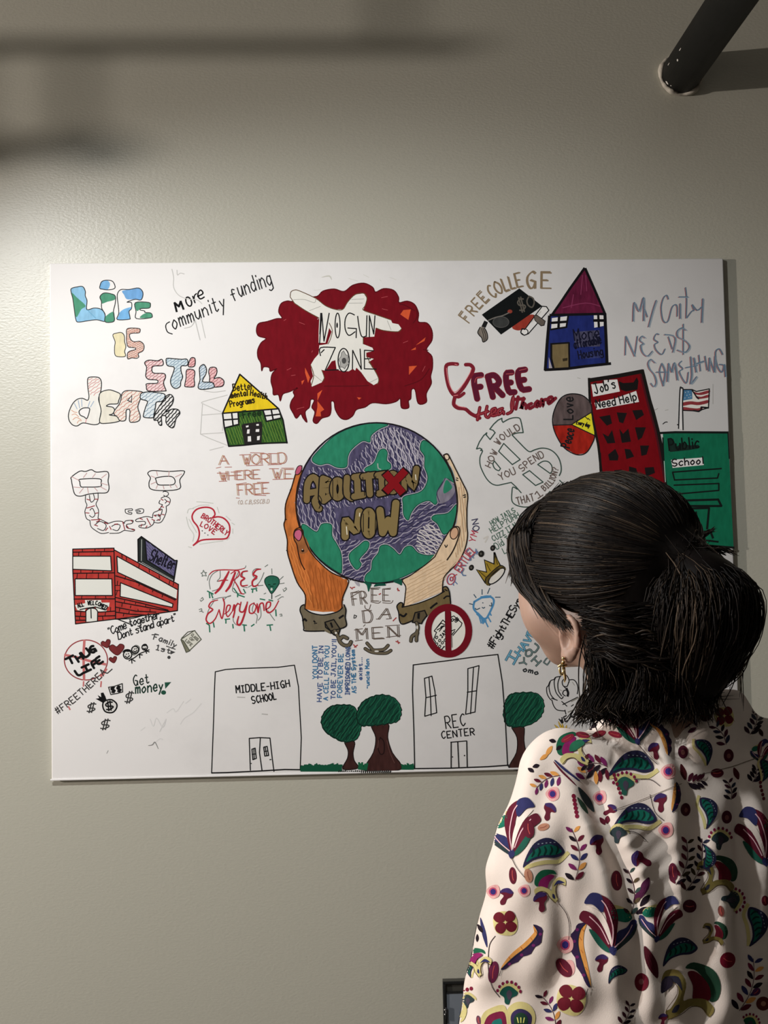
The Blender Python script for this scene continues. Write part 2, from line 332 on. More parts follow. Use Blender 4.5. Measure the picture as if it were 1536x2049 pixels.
class Drawing:
    def __init__(s, name, label, ox=0, oy=0, sc=1.0, wht=200, mapper=None, parent=None, grid=None):
        s.name, s.label, s.o, s.sc, s.wht = name, label, (ox, oy), sc, wht
        s.V = []; s.F = []; s.MI = []; s.mats = []; s.hold = None; s.hlay = 0; s.grid = grid if grid is not None else GRID; s.rng = random.Random(len(name)*7+int(ox)); s.parent = parent
        s.mapper = mapper or (lambda x, y, l: on_y(x, y, -CT-.00008-l*.00002))
    def at(s, ox, oy, sc): s.o, s.sc = (ox, oy), sc; return s
    def P(s, p): return (s.o[0]+p[0]/s.sc, s.o[1]+p[1]/s.sc)
    def m(s, col, noise=0):
        mm = ink(*col, wht=s.wht, noise=noise) if isinstance(col, tuple) else col
        if mm not in s.mats: s.mats.append(mm)
        return s.mats.index(mm)
    def add(s, P2, faces, i, lay):
        b = len(s.V); s.V += [s.mapper(x, y, lay) for x, y in P2]; s.F += [tuple(b+k for k in f) for f in faces]; s.MI += [i]*len(faces)
    def stack(s, cells):
        """each stroke lies just on top of the ink already under it"""
        xs, ys = cells; xs = np.clip(xs, 0, 1699); ys = np.clip(ys, 0, 2199)
        if s.hold is not None: s.hold.append((xs, ys)); return s.hlay
        z = int(s.grid[xs, ys].max())+1 if len(xs) else 1; s.grid[xs, ys] = z; return z
    def fill(s, col, P, smooth=False, noise=.10, holes=()):
        P = pts(P) if isinstance(P, str) else P
        P = catmull(P, True, 4) if smooth else P
        L = [[s.P(p) for p in P]]+[[s.P(p) for p in (catmull(pts(h) if isinstance(h, str) else h, True, 4))] for h in holes]
        i = s.m(col, noise)
        tri = tessellate_polygon([[Vector((x, y, 0)) for x, y in l] for l in L]); flat = [q for l in L for q in l]
        s.add(flat, [tuple(t) for t in tri], i, s.stack(raster(L)))
    def line(s, col, wd, P, smooth=True, closed=False, taper=0):
        """a pen stroke; width in photograph pixels"""
        P = pts(P) if isinstance(P, str) else P
        if smooth and len(P) > 2: P = catmull(P, closed, 4)
        P = [s.P(p) for p in P]; s.ribbon(s.m(col), wd*(1.14 if wd < 3 and s.grid is GRID else 1), P, closed, taper)
    def ribbon(s, i, wd, P, closed=False, taper=0, cap=False):
        if not closed and not cap and len(P) > 2:       # a new stroke at every sharp corner
            for k in range(1, len(P)-1):
                a = (P[k][0]-P[k-1][0], P[k][1]-P[k-1][1]); b = (P[k+1][0]-P[k][0], P[k+1][1]-P[k][1]); la, lb = math.hypot(*a), math.hypot(*b)
                if la > .4 and lb > .4 and (a[0]*b[0]+a[1]*b[1])/(la*lb) < .15:
                    s.ribbon(i, wd, P[:k+1]); s.ribbon(i, wd, P[k:]); return
        Q = [P[0]]
        for p in P[1:]:
            if math.hypot(p[0]-Q[-1][0], p[1]-Q[-1][1]) > .25: Q.append(p)
        if len(Q) < 2: Q = [P[0], (P[0][0]+wd*.6, P[0][1])]
        if closed: Q.append(Q[0])
        n = len(Q); out = []; h = wd/2
        for k in range(n):
            a = Q[k-1] if k else (Q[-2] if closed else Q[0]); c = Q[k+1] if k < n-1 else (Q[1] if closed else Q[-1]); b = Q[k]
            d1 = (b[0]-a[0], b[1]-a[1]); d2 = (c[0]-b[0], c[1]-b[1]); l1 = math.hypot(*d1) or 1; l2 = math.hypot(*d2) or 1
            if d1 == (0, 0): d1, l1 = d2, l2
            if d2 == (0, 0): d2, l2 = d1, l1
            n1 = (-d1[1]/l1, d1[0]/l1); n2 = (-d2[1]/l2, d2[0]/l2); nx, ny = n1[0]+n2[0], n1[1]+n2[1]; ln = math.hypot(nx, ny)
            if ln < .5: nx, ny, ln = n1[0], n1[1], 1
            f = min(1/(max(.3, ln/2)), 1.6)*h/ln
            if taper and not closed: f *= 1-taper*abs(2*k/(n-1)-1)**2
            e = 0
            if not closed and not cap and k == 0: e = -h*.5
            if not closed and not cap and k == n-1: e = h*.5
            bx, by = b[0]+d2[0]/l2*e, b[1]+d2[1]/l2*e
            out += [(bx+nx*f, by+ny*f), (bx-nx*f, by-ny*f)]
        F = [(2*k, 2*k+1, 2*k+3, 2*k+2) for k in range(n-1)]
        if cap and not closed:
            for e, (p0, p1) in ((0, (Q[1], Q[0])), (n-1, (Q[-2], Q[-1]))):
                an = math.atan2(p1[1]-p0[1], p1[0]-p0[0]); b0 = len(out); out += [(p1[0]+h*math.cos(an+math.pi*(j/8-.5)), p1[1]+h*math.sin(an+math.pi*(j/8-.5))) for j in range(9)]; F.append(tuple(range(b0, b0+9)))
        s.add(out, F, i, s.stack(trail(Q, wd)))
    def thick(s, col, wd, P, smooth=True, closed=False):
        """felt tip stroke with round ends and joins"""
        P = pts(P) if isinstance(P, str) else P
        if smooth and len(P) > 2: P = catmull(P, closed, 4)
        else:
            for _ in range(2):      # round the corners
                R_ = [P[0]]
                for a, b in zip(P, P[1:]): R_ += [(a[0]*.75+b[0]*.25, a[1]*.75+b[1]*.25), (a[0]*.25+b[0]*.75, a[1]*.25+b[1]*.75)]
                P = R_+[P[-1]]
        s.ribbon(s.m(col), wd, [s.P(p) for p in P], closed, 0, True)
    def dot(s, col, x, y, r, ry=None): s.fill(col, ell(x, y, r, ry or r, 14), noise=0)
    def text(s, col, wd, t, base, h, slant=0, dx=0, dy=0, thick=False, wob=.03, gap=.28):
        """one line of single stroke lettering fitted along a base line (crop coordinates)"""
        base = pts(base) if isinstance(base, str) else base
        if len(base) > 2: base = catmull(base, False, 6)
        gl = []; x = 0
        for ch in t:
            if ch == ' ': x += .45; continue
            g, wg = glyph(ch); gl.append((x, g)); x += wg+gap
        tot = x-gap; seg = [0]
        for a, b in zip(base, base[1:]): seg.append(seg[-1]+math.hypot(b[0]-a[0], b[1]-a[1]))
        def at(u):
            u = max(0, min(1, u))*seg[-1]; k = 0
            while k < len(seg)-2 and seg[k+1] < u: k += 1
            f = (u-seg[k])/max(1e-6, seg[k+1]-seg[k]); a, b = base[k], base[k+1]; L = math.hypot(b[0]-a[0], b[1]-a[1])
            return (a[0]+(b[0]-a[0])*f, a[1]+(b[1]-a[1])*f), ((b[0]-a[0])/L, (b[1]-a[1])/L)
        kx = seg[-1]/tot
        for gx, g in gl:
            wmax = max([p[0] for st in g for p in st] or [0]); o, d = at((gx+wmax/2)/tot); nrm = (d[1], -d[0]); jy = s.rng.uniform(-wob, wob)*h; js = 1+s.rng.uniform(-wob, wob)*2
            for st in g:
                Q = [(o[0]+d[0]*((p[0]-wmax/2)*kx+p[1]*h*slant)+nrm[0]*(p[1]*h*js+jy)+dx, o[1]+d[1]*((p[0]-wmax/2)*kx+p[1]*h*slant)+nrm[1]*(p[1]*h*js+jy)+dy) for p in st]
                (s.thick if thick else s.line)(col, wd, Q, False)
    def hatch(s, col, wd, P, ang=-40, gap=10, wave=2.0, inset=0, wl=18, smooth=True):
        P = pts(P) if isinstance(P, str) else P
        if smooth: P = catmull(P, True, 4)
        s.hold = []; s.hlay = int(s.grid[tuple(np.clip(v, 0, 1699) for v in raster([[s.P(p) for p in P]]))].max())+1
        a = math.radians(ang); ca, sa = math.cos(a), math.sin(a); R = [(x*ca+y*sa, -x*sa+y*ca) for x, y in P]
        y = min(p[1] for p in R)+gap*.6; y1 = max(p[1] for p in R)
        while y < y1:
            xs = sorted(R[k][0]+(y-R[k][1])*(R[(k+1) % len(R)][0]-R[k][0])/(R[(k+1) % len(R)][1]-R[k][1]) for k in range(len(R)) if (R[k][1] > y) != (R[(k+1) % len(R)][1] > y))
            for u, v in zip(xs[::2], xs[1::2]):
                u += inset; v -= inset
                if v-u < gap*.4: continue
                n = max(2, int((v-u)/(wl/3))); Q = []
                for k in range(n+1):
                    x = u+(v-u)*k/n; yy = y+(wave*math.sin(x*2*math.pi/wl+y*.13) if wave else 0); Q.append((x*ca-yy*sa, x*sa+yy*ca))
                s.line(col, wd, Q, False)
            y += gap*s.rng.uniform(.8, 1.2)
        hh, s.hold = s.hold, None
        for xs_, ys_ in hh: s.grid[xs_, ys_] = s.hlay
    def done(s, parent=None):
        o = meshobj(s.name, s.V, s.F, s.mats, parent or s.parent or canvas, midx=s.MI)
        if s.label: o['label'] = s.label
        return o
    def shape(s, fillc, linec, wd, P, smooth=True, noise=.08, holes=()):
        P = pts(P) if isinstance(P, str) else P
        if fillc: s.fill(fillc, P, smooth, noise, holes)
        if linec:
            s.line(linec, wd, P, smooth, True)
            for h in holes: s.line(linec, wd, h, True, True)
K = (22, 22, 24)

# --- LIFE IS STILL DEATH (upper left)
D = Drawing('life_lettering', 'word LIFE in blue and green bubble letters', 90, 510, 5.12, 222)
BL, GN, G5 = (140, 190, 222), (86, 158, 128), (60, 62, 64)
def part_(P, *fills):
    for c, q in fills: D.fill(c, q, True, .15)
    D.line(G5, 1.5, P, True, True)
p = '270,345 330,328 385,325 412,370 412,420 430,470 428,560 500,545 570,555 610,600 615,680 530,665 440,675 350,688 318,670 300,560 285,450 268,385'
part_(p, (BL, p), (GN, '275,388 330,440 415,520 370,560 322,640 303,560 287,450'))
D.line((110, 170, 205), 1.2, '435,565 470,600 520,650')
part_('562,320 580,275 625,260 690,270 718,325 700,350 640,358 590,352 563,345', ((120, 175, 220), '562,320 580,275 625,260 655,275 665,310 640,355 590,352 563,345'))
part_('562,430 600,392 660,395 718,420 718,500 700,580 712,660 690,688 615,685 615,610 580,545 578,480', (GN, '562,430 600,392 660,395 718,420 712,460 640,480 585,500 578,480'), (GN, '622,630 700,582 711,660 690,687 617,684'))
part_('745,390 780,355 860,355 960,340 1003,390 985,460 930,455 885,465 840,485 885,490 885,550 860,580 870,640 860,660 740,662 755,600 750,520 740,440', ((115, 168, 220), '790,370 860,356 960,342 1001,390 985,458 930,453 840,455 810,410'), ((120, 178, 225), '765,590 810,555 883,535 883,552 858,580 868,645 860,658 744,660 757,620'))
part_('925,490 1060,487 1080,515 1065,545 985,550 975,565 1020,575 1025,590 1080,595 1098,620 1080,645 935,652 932,580', (GN, '927,492 1060,489 1078,515 1063,543 985,548 940,575'), (GN, '1020,600 1080,597 1096,620 1080,643 970,645'))
D.done()
D = Drawing('is_lettering', 'word IS in cream and red striped letters', 90, 510, 5.12, 222)
p = '695,820 740,800 785,797 812,830 815,890 828,940 815,990 825,1035 780,1045 720,1030 712,950 718,890'; D.shape((222, 214, 178), G5, 1.4, p, noise=.12)
p = '835,770 865,750 965,755 972,785 955,800 880,805 865,830 880,870 915,890 970,885 1005,910 1015,945 1000,985 955,1010 960,1045 935,1060 890,1055 848,1065 845,1010 870,985 925,970 925,955 900,950 850,940 835,880 835,820'
D.fill((230, 216, 206), p, True, .05); D.hatch((205, 130, 112), 1.1, p, -25, 17, 5); D.line(G5, 1.5, p, True, True); D.done()
D = Drawing('still_lettering', 'word STILL in pink and pale blue striped letters', 90, 510, 5.12, 222)
def strip(P, f, h, ang=-38, gap=24, hw=1.0, lw=1.7, wave=5):
    D.fill(f, P, True, .04); D.hatch(h, hw, P, ang, gap, wave, 0, 55); D.line((40, 40, 42), lw, P, True, True)
PK, PH, PB, PBH = (228, 202, 202), (168, 92, 102), (198, 213, 221), (112, 142, 165)
strip('1020,1105 1065,1078 1150,1085 1195,1070 1212,1110 1195,1135 1120,1138 1095,1160 1110,1210 1215,1215 1235,1250 1215,1300 1220,1340 1238,1385 1220,1395 1060,1395 1038,1345 1045,1320 1145,1315 1155,1290 1130,1280 1060,1275 1032,1245 1035,1200 1040,1150', PK, PH)
strip('1240,1090 1250,1060 1330,1065 1400,1070 1450,1068 1465,1100 1450,1135 1395,1140 1395,1200 1410,1250 1390,1300 1385,1345 1340,1370 1300,1345 1285,1285 1315,1200 1320,1150 1255,1135', PB, PBH)
D.at(310, 520, 5.12)
strip('340,1085 365,1010 400,1003 412,1030 405,1085 370,1098', (222, 175, 175), PH); strip('320,1140 345,1120 395,1128 408,1160 400,1220 405,1260 395,1300 315,1300 305,1280 318,1210', (224, 180, 180), PH)
strip('550,1150 565,1105 620,1103 635,1140 625,1180 605,1215 660,1205 705,1240 695,1290 640,1303 605,1300 600,1265 560,1250 560,1200', (224, 182, 184), PH)
strip('455,1110 480,1078 505,1075 527,1120 520,1170 495,1215 492,1250 580,1255 605,1285 595,1310 490,1328 445,1315 445,1280 460,1235 458,1180', (200, 212, 222), PBH); D.done()
D = Drawing('death_lettering', 'word death in outlined bubble letters with stripes', 90, 510, 5.12, 224)
h_ = '350,1600 390,1570 450,1570 455,1600 430,1675 400,1660 360,1640'
p = '435,1300 445,1258 500,1250 555,1260 578,1310 570,1400 548,1480 575,1580 560,1680 555,1725 500,1740 390,1722 330,1752 280,1740 245,1690 243,1620 280,1530 330,1480 385,1470 435,1490 450,1450 440,1370'
D.fill((228, 227, 222), p, True, .04, [h_]); D.hatch((205, 140, 140), 1.1, '440,1300 450,1262 500,1255 555,1265 572,1310 555,1420 450,1430', -35, 26, 6, 6, 70)
for a, b in (('300,1520', '330,1580'), ('340,1490', '355,1570'), ('375,1480', '378,1555'), ('440,1560', '460,1500'), ('465,1560', '500,1500')): D.line((140, 165, 195), 1.2, a+' '+b)
for q in ('270,1590 300,1610 330,1615', '275,1640 310,1630 345,1660', '285,1690 320,1665 370,1690', '330,1725 345,1700 375,1700'): D.line((208, 150, 120), 1.1, q)
D.line((215, 130, 140), 1.2, '425,1680 415,1720'); D.line(G5, 1.7, p, True, True); D.line(G5, 1.7, h_, True, True)
p = '565,1415 650,1383 720,1400 772,1430 755,1490 740,1525 660,1530 630,1550 690,1560 712,1590 690,1630 660,1640 740,1655 772,1690 740,1710 640,1725 560,1715 575,1600 555,1500'; D.shape((222, 219, 206), G5, 1.7, p, noise=.08)
p = '790,1420 840,1390 980,1400 995,1420 975,1480 950,1560 975,1650 960,1700 900,1715 865,1700 870,1600 850,1580 830,1600 825,1690 770,1700 740,1660 705,1630 715,1590 760,1530 780,1470'; h_ = '845,1490 890,1440 885,1510'
D.fill((234, 220, 211), p, True, .04, [h_]); D.hatch((198, 132, 118), 1.1, p, -38, 30, 6, 4, 60); D.line(G5, 1.7, p, True, True); D.line(G5, 1.7, h_, False, True)
p = '985,1420 1060,1403 1150,1412 1220,1425 1228,1460 1195,1500 1140,1510 1130,1560 1115,1640 1105,1668 1020,1665 1008,1640 1030,1560 1048,1500 980,1475'; strip(p, (212, 222, 228), PBH, -38, 30)
p = '1250,1440 1290,1432 1315,1470 1300,1530 1250,1590 1240,1610 1300,1580 1360,1585 1380,1625 1340,1680 1320,1760 1285,1768 1240,1720 1240,1660 1215,1645 1190,1660 1195,1740 1170,1740 1150,1695 1115,1690 1130,1620 1165,1560 1220,1480'; strip(p, (222, 222, 222), (28, 28, 30), -48, 27, 1.9, 1.8, 4); D.done()
# --- more community funding
D = Drawing('community_funding_lettering', 'slanted black handwriting reading more community funding', 310, 520, 5.12, 210)
D.line(K, 4.2, '222,530 200,440 245,478 262,425 292,505', False); D.line(K, 2.6, ell(345, 428, 27, 48, 16, -.35), True, True)
D.line(K, 2.4, '385,372 410,440', False); D.line(K, 2.2, '400,400 405,365 425,345'); D.line(K, 2.4, '435,375 490,345 470,310 445,330 440,370 465,400 505,380')
D.line((40, 40, 42), 1.9, '150,635 118,655 110,690 130,740 178,760'); D.text((35, 35, 37), 2.1, 'ommunity', '190,712 730,492', 150, .1); D.text((38, 38, 40), 2.1, 'f', '800,425 850,405', 120, 0); D.text((38, 38, 40), 2.1, 'unding', '872,385 1200,248', 165, .1); D.done()
D = Drawing('pencil_sketch', 'faint pencil lines of an unfinished sketch', 310, 520, 5.12, 205)
FP = (176, 176, 174)
for q in ('172,95 190,180 190,280 240,360 330,400 430,410 480,450', '225,105 230,155 260,135 300,145', '410,620 460,820', '470,600 515,800', '300,700 370,680 410,620', '480,1470 680,1560', '480,1470 500,1450 740,1385', '500,1340 600,1355 720,1340', '485,1480 465,1780', '465,1785 700,1770', '465,1785 560,1830 740,1900', '700,1560 690,1750', '480,1590 680,1575', '560,1950 700,1915'): D.line(FP, 1.3, q)
D.at(90, 1220, 4.8)
FQ = (196, 196, 196)
for q in ('1010,1050 1040,1120 1070,1040 1130,1130 1160,1050 1100,1170', '1170,990 1230,950 1260,980 1330,880', '1300,1100 1340,1040 1420,990 1500,900', '1030,1300 1100,1240 1130,1250', '1350,900 1400,860', '920,1160 960,1130'): D.line(FQ, 1.4, q)
D.done()['kind'] = 'stuff'
# --- yellow and green house
D = Drawing('yellow_roof_house_drawing', 'small green house with yellow roof reading Better mental Health Programs', 310, 520, 5.12, 203)
D.fill((226, 180, 32), '868,1172 1265,1525 692,1572', False, .1); D.fill((52, 92, 40), '692,1575 1265,1528 1310,1640 1352,1875 755,1910 710,1720', False, .35)
D.hatch((96, 128, 52), 1.3, '870,1600 1100,1590 1120,1660 1290,1640 1330,1860 1100,1870 1100,1660 890,1680 900,1890 760,1890 730,1730 860,1700', 70, 26, 2, 4, 50, False)
for q in ('695,1578 850,1556 860,1685 712,1722', '1105,1537 1265,1530 1285,1620 1140,1655'): D.fill((205, 206, 204), q, False, 0)
D.fill((38, 36, 36), '885,1700 905,1680 1090,1655 1100,1690 1090,1880 915,1890', False, 0)
for q in ('930,1700 958,1695 958,1712 934,1718', '1036,1683 1062,1680 1064,1698 1038,1700', '945,1738 970,1735 966,1780 940,1780', '1033,1735 1068,1733 1066,1762 1030,1762', '950,1808 982,1805 985,1860 950,1862', '1045,1808 1075,1802 1070,1845 1045,1848'): D.fill((215, 216, 214), q, False, 0)
for q in ('868,1172 1265,1525', '692,1572 868,1172', '692,1572 1265,1525', '692,1572 710,1720 755,1910', '1265,1525 1310,1640 1352,1878', '755,1910 900,1900 1090,1880 1352,1872', '700,1640 855,1630', '785,1570 800,1700', '710,1722 858,1685 850,1556', '1120,1600 1285,1580', '1190,1535 1210,1640', '1140,1655 1285,1622', '1105,1537 1140,1655'): D.line(K, 3.0, q, False)
D.text((40, 32, 18), 2.0, 'Better', '802,1345 1005,1322', 70); D.text((40, 32, 18), 2.0, 'mental Health', '778,1418 960,1390 1140,1428', 58); D.text((40, 32, 18), 2.0, 'Programs', '772,1508 1020,1462', 62); D.text((28, 48, 26), 2.4, 'Free', '905,1622 1085,1592', 70); D.done()
# --- no gun zone
D = Drawing('red_splash_drawing', 'dark red dripping splash around a white star reading NO GUN ZONE', 500, 540, 4.042, 192)
RD = (108, 13, 25)
p = '345,255 430,225 540,215 590,172 680,155 760,175 830,125 920,108 990,140 1015,180 1080,152 1160,165 1200,220 1205,265 1270,253 1330,280 1362,350 1360,420 1430,430 1470,490 1470,570 1425,645 1470,700 1475,790 1460,860 1465,920 1425,1000 1425,1070 1360,1080 1335,970 1305,970 1300,1040 1280,1060 1282,1115 1225,1115 1215,1040 1180,1065 1100,1083 990,1075 930,1110 860,1130 830,1180 780,1210 730,1195 690,1130 680,1070 655,1065 655,1130 640,1180 580,1200 540,1242 510,1220 525,1150 500,1110 520,1055 490,1050 480,1110 445,1150 460,1230 430,1200 410,1165 375,1200 350,1160 325,1110 335,1060 360,1020 350,985 385,955 320,985 265,1005 245,1060 230,1010 190,1010 185,960 170,900 180,840 215,800 165,820 155,790 110,785 95,815 88,755 65,710 62,650 90,590 130,555 70,535 52,490 70,435 140,418 215,395 260,390 232,340 250,275 300,252'
D.fill(RD, p, True, .12)
D.line((84, 10, 20), 2.0, p, True, True)
OR, PKH = (190, 78, 45), (165, 72, 78)
for q in ('1215,360 1240,325 1300,320 1280,405', '1420,545 1410,575 1340,610', '1285,780 1350,775 1285,850', '445,790 485,870 470,915 445,830', '415,900 440,890 420,930', '545,1000 585,970 545,1060 600,1130 570,1150 575,1185 530,1185 545,1110', '865,1030 900,1035 880,1050', '1300,650 1340,625 1340,645'): D.fill(OR, q, False, .1)
for q in ('1065,225 1110,215', '1070,315 1110,325', '400,425 440,440', '380,1125 435,1110', '335,855 365,850', '300,810 330,795', '500,665 505,655', '1240,590 1275,575', '1395,820 1415,780', '275,410 290,400'): D.line(PKH, 3.0, q, False, taper=.7)
for q in ('1345,300 1350,380 1320,430', '600,940 850,940 960,935', '1250,940 1380,890 1450,800', '1440,650 1400,645', '1210,280 1250,285 1330,330'): D.line((84, 10, 20), 1.6, q)
st_ = '345,165 400,170 530,230 610,290 690,320 750,320 790,260 850,200 920,190 945,230 930,290 915,325 1010,360 1140,405 1150,430 1200,440 1225,475 1195,500 1080,490 1015,470 1005,540 915,545 915,600 990,630 1000,655 940,670 940,705 1000,720 960,745 1000,800 1035,870 1040,910 1000,932 950,900 900,830 860,790 850,815 830,800 800,820 740,820 700,805 690,730 660,740 610,815 580,810 600,870 580,910 500,945 490,900 510,860 490,770 520,720 555,680 560,610 625,600 660,500 640,470 610,590 555,590 555,500 560,390 450,330 360,270 325,220'
D.fill((197, 196, 190), st_, False, .02)
for q in ('325,220 330,180 360,163 400,170 530,230 610,290 690,320 750,320 790,260 850,200 920,190 945,230 930,290 915,325 1010,360 1140,405', '360,270 450,330 560,390', '325,220 360,270', '1225,475 1195,500 1080,490 1020,470', '640,430 665,490 650,560 630,600', '915,545 915,600', '490,770 515,850 495,935', '580,810 600,870 590,900', '960,745 1000,800 1040,880 1030,925', '945,700 990,790'): D.line((92, 70, 48), 1.4, q)
for q in ('545,400 560,390', '350,242 440,240 520,265 530,230', '480,330 570,295', '820,240 920,235', '800,270 910,268', '1140,485 1110,410', '520,850 580,900', '970,910 1030,880'): D.line((150, 150, 146), 1.0, q)
for q in ('562,600 580,350', '580,350 598,578', '598,578 640,350', '565,520 572,350'): D.line(K, 2.0, q, False)
D.line(K, 2.0, ell(708, 450, 20, 100, 18), True, True); D.fill(K, ell(704, 448, 7, 22), True, 0)
for q in ('845,365 800,350 770,400 770,480 800,530 850,500', '790,470 860,475', '860,475 858,550', '870,375 885,480 905,540 940,535', '945,370 940,540', '965,545 965,370', '965,370 1000,520', '1010,370 1000,520', '570,695 570,630 690,628', '690,628 608,812', '608,812 715,808', '575,670 600,645', '828,800 830,650', '830,650 900,805', '900,805 890,640', '925,650 925,800', '925,650 1000,655', '930,720 975,718', '925,800 1020,803'): D.line(K, 2.0, q, True)
D.fill((190, 190, 186), ell(757, 730, 44, 92, 22), True, 0); D.line(K, 2.0, ell(757, 730, 45, 94, 22), True, True)
D.fill((150, 150, 147), '757,655 775,690 795,690 790,730 800,760 780,775 765,800 745,785 725,790 730,750 718,725 735,700 740,670', False, .2); D.line((92, 92, 92), 1.0, '757,655 775,690 795,690 790,730 800,760 780,775 765,800 745,785 725,790 730,750 718,725 735,700 740,670', False, True); D.fill((72, 72, 72), ell(760, 735, 18, 24), True, .2); D.done()
# --- free college
D = Drawing('free_college_drawing', 'FREE COLLEGE lettering over a black graduation cap and diploma', 870, 510, 4.151, 172)
BRN = (112, 98, 78)
D.text(BRN, 2.2, 'FREE', '275,560 345,470 445,365', 95, 0, gap=.35); D.text(BRN, 2.2, 'FREE', '275,560 345,470 445,365', 95, 0, dx=8, dy=6, gap=.35)
D.text(BRN, 2.2, 'COLLE', '478,365 580,300 725,258', 110, gap=.2); D.text(BRN, 2.2, 'COLLE', '478,365 580,300 725,258', 110, dx=9, dy=4, gap=.2)
D.text(BRN, 2.4, 'GE', '750,275 955,278', 135, gap=.4); D.text(BRN, 2.4, 'GE', '750,275 955,278', 135, dx=9, dy=-2, gap=.4)
D.fill((128, 46, 36), '640,600 720,530 800,495 835,520 760,600 690,628', True, .15); D.fill((14, 17, 18), '388,497 700,278 890,425 548,662', False, .1); D.fill((118, 50, 40), ell(622, 470, 20, 16), True)
D.fill((48, 50, 50), ell(547, 558, 62, 42, 22), True, .2); D.line((75, 75, 74), 1.0, ell(547, 558, 66, 45, 22), True, True)
D.line((95, 92, 88), 1.8, '615,480 560,505 500,520 440,545'); D.text((78, 74, 68), 2.4, '$0', '705,470 830,425', 95, .1)
D.fill((25, 25, 26), '410,545 440,560 420,605 385,595', False, 0); D.fill((98, 92, 85), '375,600 410,605 432,650 435,700 400,724 388,690 365,665 355,640', True, .25); D.line(K, 1.6, '375,600 355,640 365,665 388,690 400,724 435,700 432,650 410,605', True)
for q in ('385,610 400,660 410,715', '398,610 418,660 422,705'): D.line((45, 42, 40), 1.2, q)
D.shape((182, 180, 174), K, 1.8, '890,427 925,430 945,460 775,655 740,668 712,645 722,612 745,620', False, .03); D.line(K, 1.6, ell(742, 640, 30, 26, 16), True, True); D.line((150, 150, 146), 1.4, '800,560 880,470')
D.fill((85, 78, 72), '820,505 845,500 915,550 905,585 880,590 830,545', False, .2); D.line(K, 1.2, '820,505 845,500 915,550 905,585 880,590 830,545', False, True); D.done()
# --- blue house
D = Drawing('blue_house_drawing', 'tall blue house with maroon roof reading More affordable Housing', 870, 510, 4.151, 170)
D.fill((26, 36, 92), '950,505 1410,490 1425,900 920,955', False, .2); D.fill((82, 22, 48), '1240,120 1345,335 1412,492 975,497 1120,280', False, .3)
for q in ('1225,170 1210,330', '1250,170 1260,300', '1060,440 1250,400 1380,430', '1150,330 1130,440'): D.line((112, 45, 75), 1.4, q)
D.fill((182, 182, 176), '970,525 1105,508 1090,595 965,612', False, 0); D.fill((182, 182, 176), '1318,498 1400,503 1400,590 1322,605', False, 0)
D.fill((96, 84, 58), '960,740 1112,730 1112,940 975,945', False, .15); D.fill((132, 128, 132), '945,850 975,945 945,940', False, 0)
D.fill((45, 38, 26), '1058,862 1100,855 1100,878 1062,885', False, 0)
D.fill((62, 62, 84), '1150,640 1365,625 1370,760 1165,765', False, .4); D.fill((44, 50, 92), '1195,820 1390,790 1390,855 1215,865', False, .4)
for wd, q in ((5, '1240,112 1120,280 1040,400 970,500'), (5, '1248,115 1345,335 1412,492'), (5, '955,500 1412,490'), (6, '950,510 930,740 915,955'), (6, '1410,492 1420,700 1428,905'), (5.5, '915,955 1100,945 1250,925 1455,903'), (5, '965,565 1095,555'), (5, '1030,515 1025,605'), (5.5, '1318,545 1400,545'), (4.5, '1355,500 1360,600'), (3.4, '960,740 1112,730 1115,940'), (4, '965,740 965,860 985,945'), (3.5, '1105,508 1090,600 960,620')): D.line((16, 15, 18), wd, q, False)
TX = (16, 17, 36); D.text(TX, 2.2, 'More', '1160,715 1365,685', 95); D.text(TX, 2.4, 'affordable', '1160,780 1380,735', 70); D.text(TX, 2.2, 'Housing', '1195,865 1395,830', 70); D.done()
# --- stethoscope, free healthcare
D = Drawing('free_healthcare_drawing', 'maroon stethoscope with thick FREE Healthcare lettering', 870, 510, 4.151, 172)
MR, MR2, MRP = (104, 26, 38), (78, 20, 40), (172, 100, 104)
tubes = ('185,908 130,905 92,925 95,1010 120,1110 165,1165 230,1110 290,1010 318,950 295,915 255,912', '125,1120 150,1160 195,1180 240,1150', '165,1180 155,1240 190,1272 250,1280 300,1320 370,1355')
for q, wd in zip(tubes, (7.4, 6.5, 7.4)): D.thick(MR, wd, q)
for q in ('95,940 105,1020 130,1100 165,1140 225,1085 285,990 300,950', '155,1170 190,1165', '172,1240 200,1258 255,1268', '165,908 185,915'): D.line(MRP, 1.2, q)
for t, b, sh in (('F', '350,1195 420,1185', 190), ('R', '480,1180 560,1165', 175), ('E', '605,1145 660,1140', 165), ('E', '710,1125 780,1115', 165)): D.text(MR, 12.5, t, b, sh, -.06, thick=True, wob=0)
for t, b, sh in (('F', '350,1195 420,1185', 190), ('R', '480,1180 560,1165', 175), ('E', '605,1145 660,1140', 165), ('E', '710,1125 780,1115', 165)): D.text(MR2, 9.5, t, b, sh, -.06, thick=True, wob=0)
for q in ('330,1060 345,1020 410,1015', '590,990 650,985', '700,960 760,945'): D.line((160, 70, 72), 1.0, q)
HC = ('372,1268 352,1370', '345,1332 440,1300', '432,1258 418,1330 440,1350 460,1325', '470,1320 500,1300 500,1275 470,1290 475,1335 520,1325', '560,1275 525,1290 530,1325 565,1300 570,1320', '600,1320 640,1290 650,1180 635,1240 640,1290', '660,1200 740,1195', '690,1180 670,1280', '735,1190 715,1280 735,1235 755,1250 755,1275', '800,1235 775,1250 785,1275 815,1260', '850,1215 830,1240 845,1260 865,1225 870,1255', '885,1200 895,1250 900,1210 925,1200', '940,1225 975,1205 965,1180 940,1195 945,1235 1000,1190')
for q in HC: D.thick(MR, 6.6, q)
for q in HC[:6]: D.line((150, 62, 66), .9, q)
D.done()
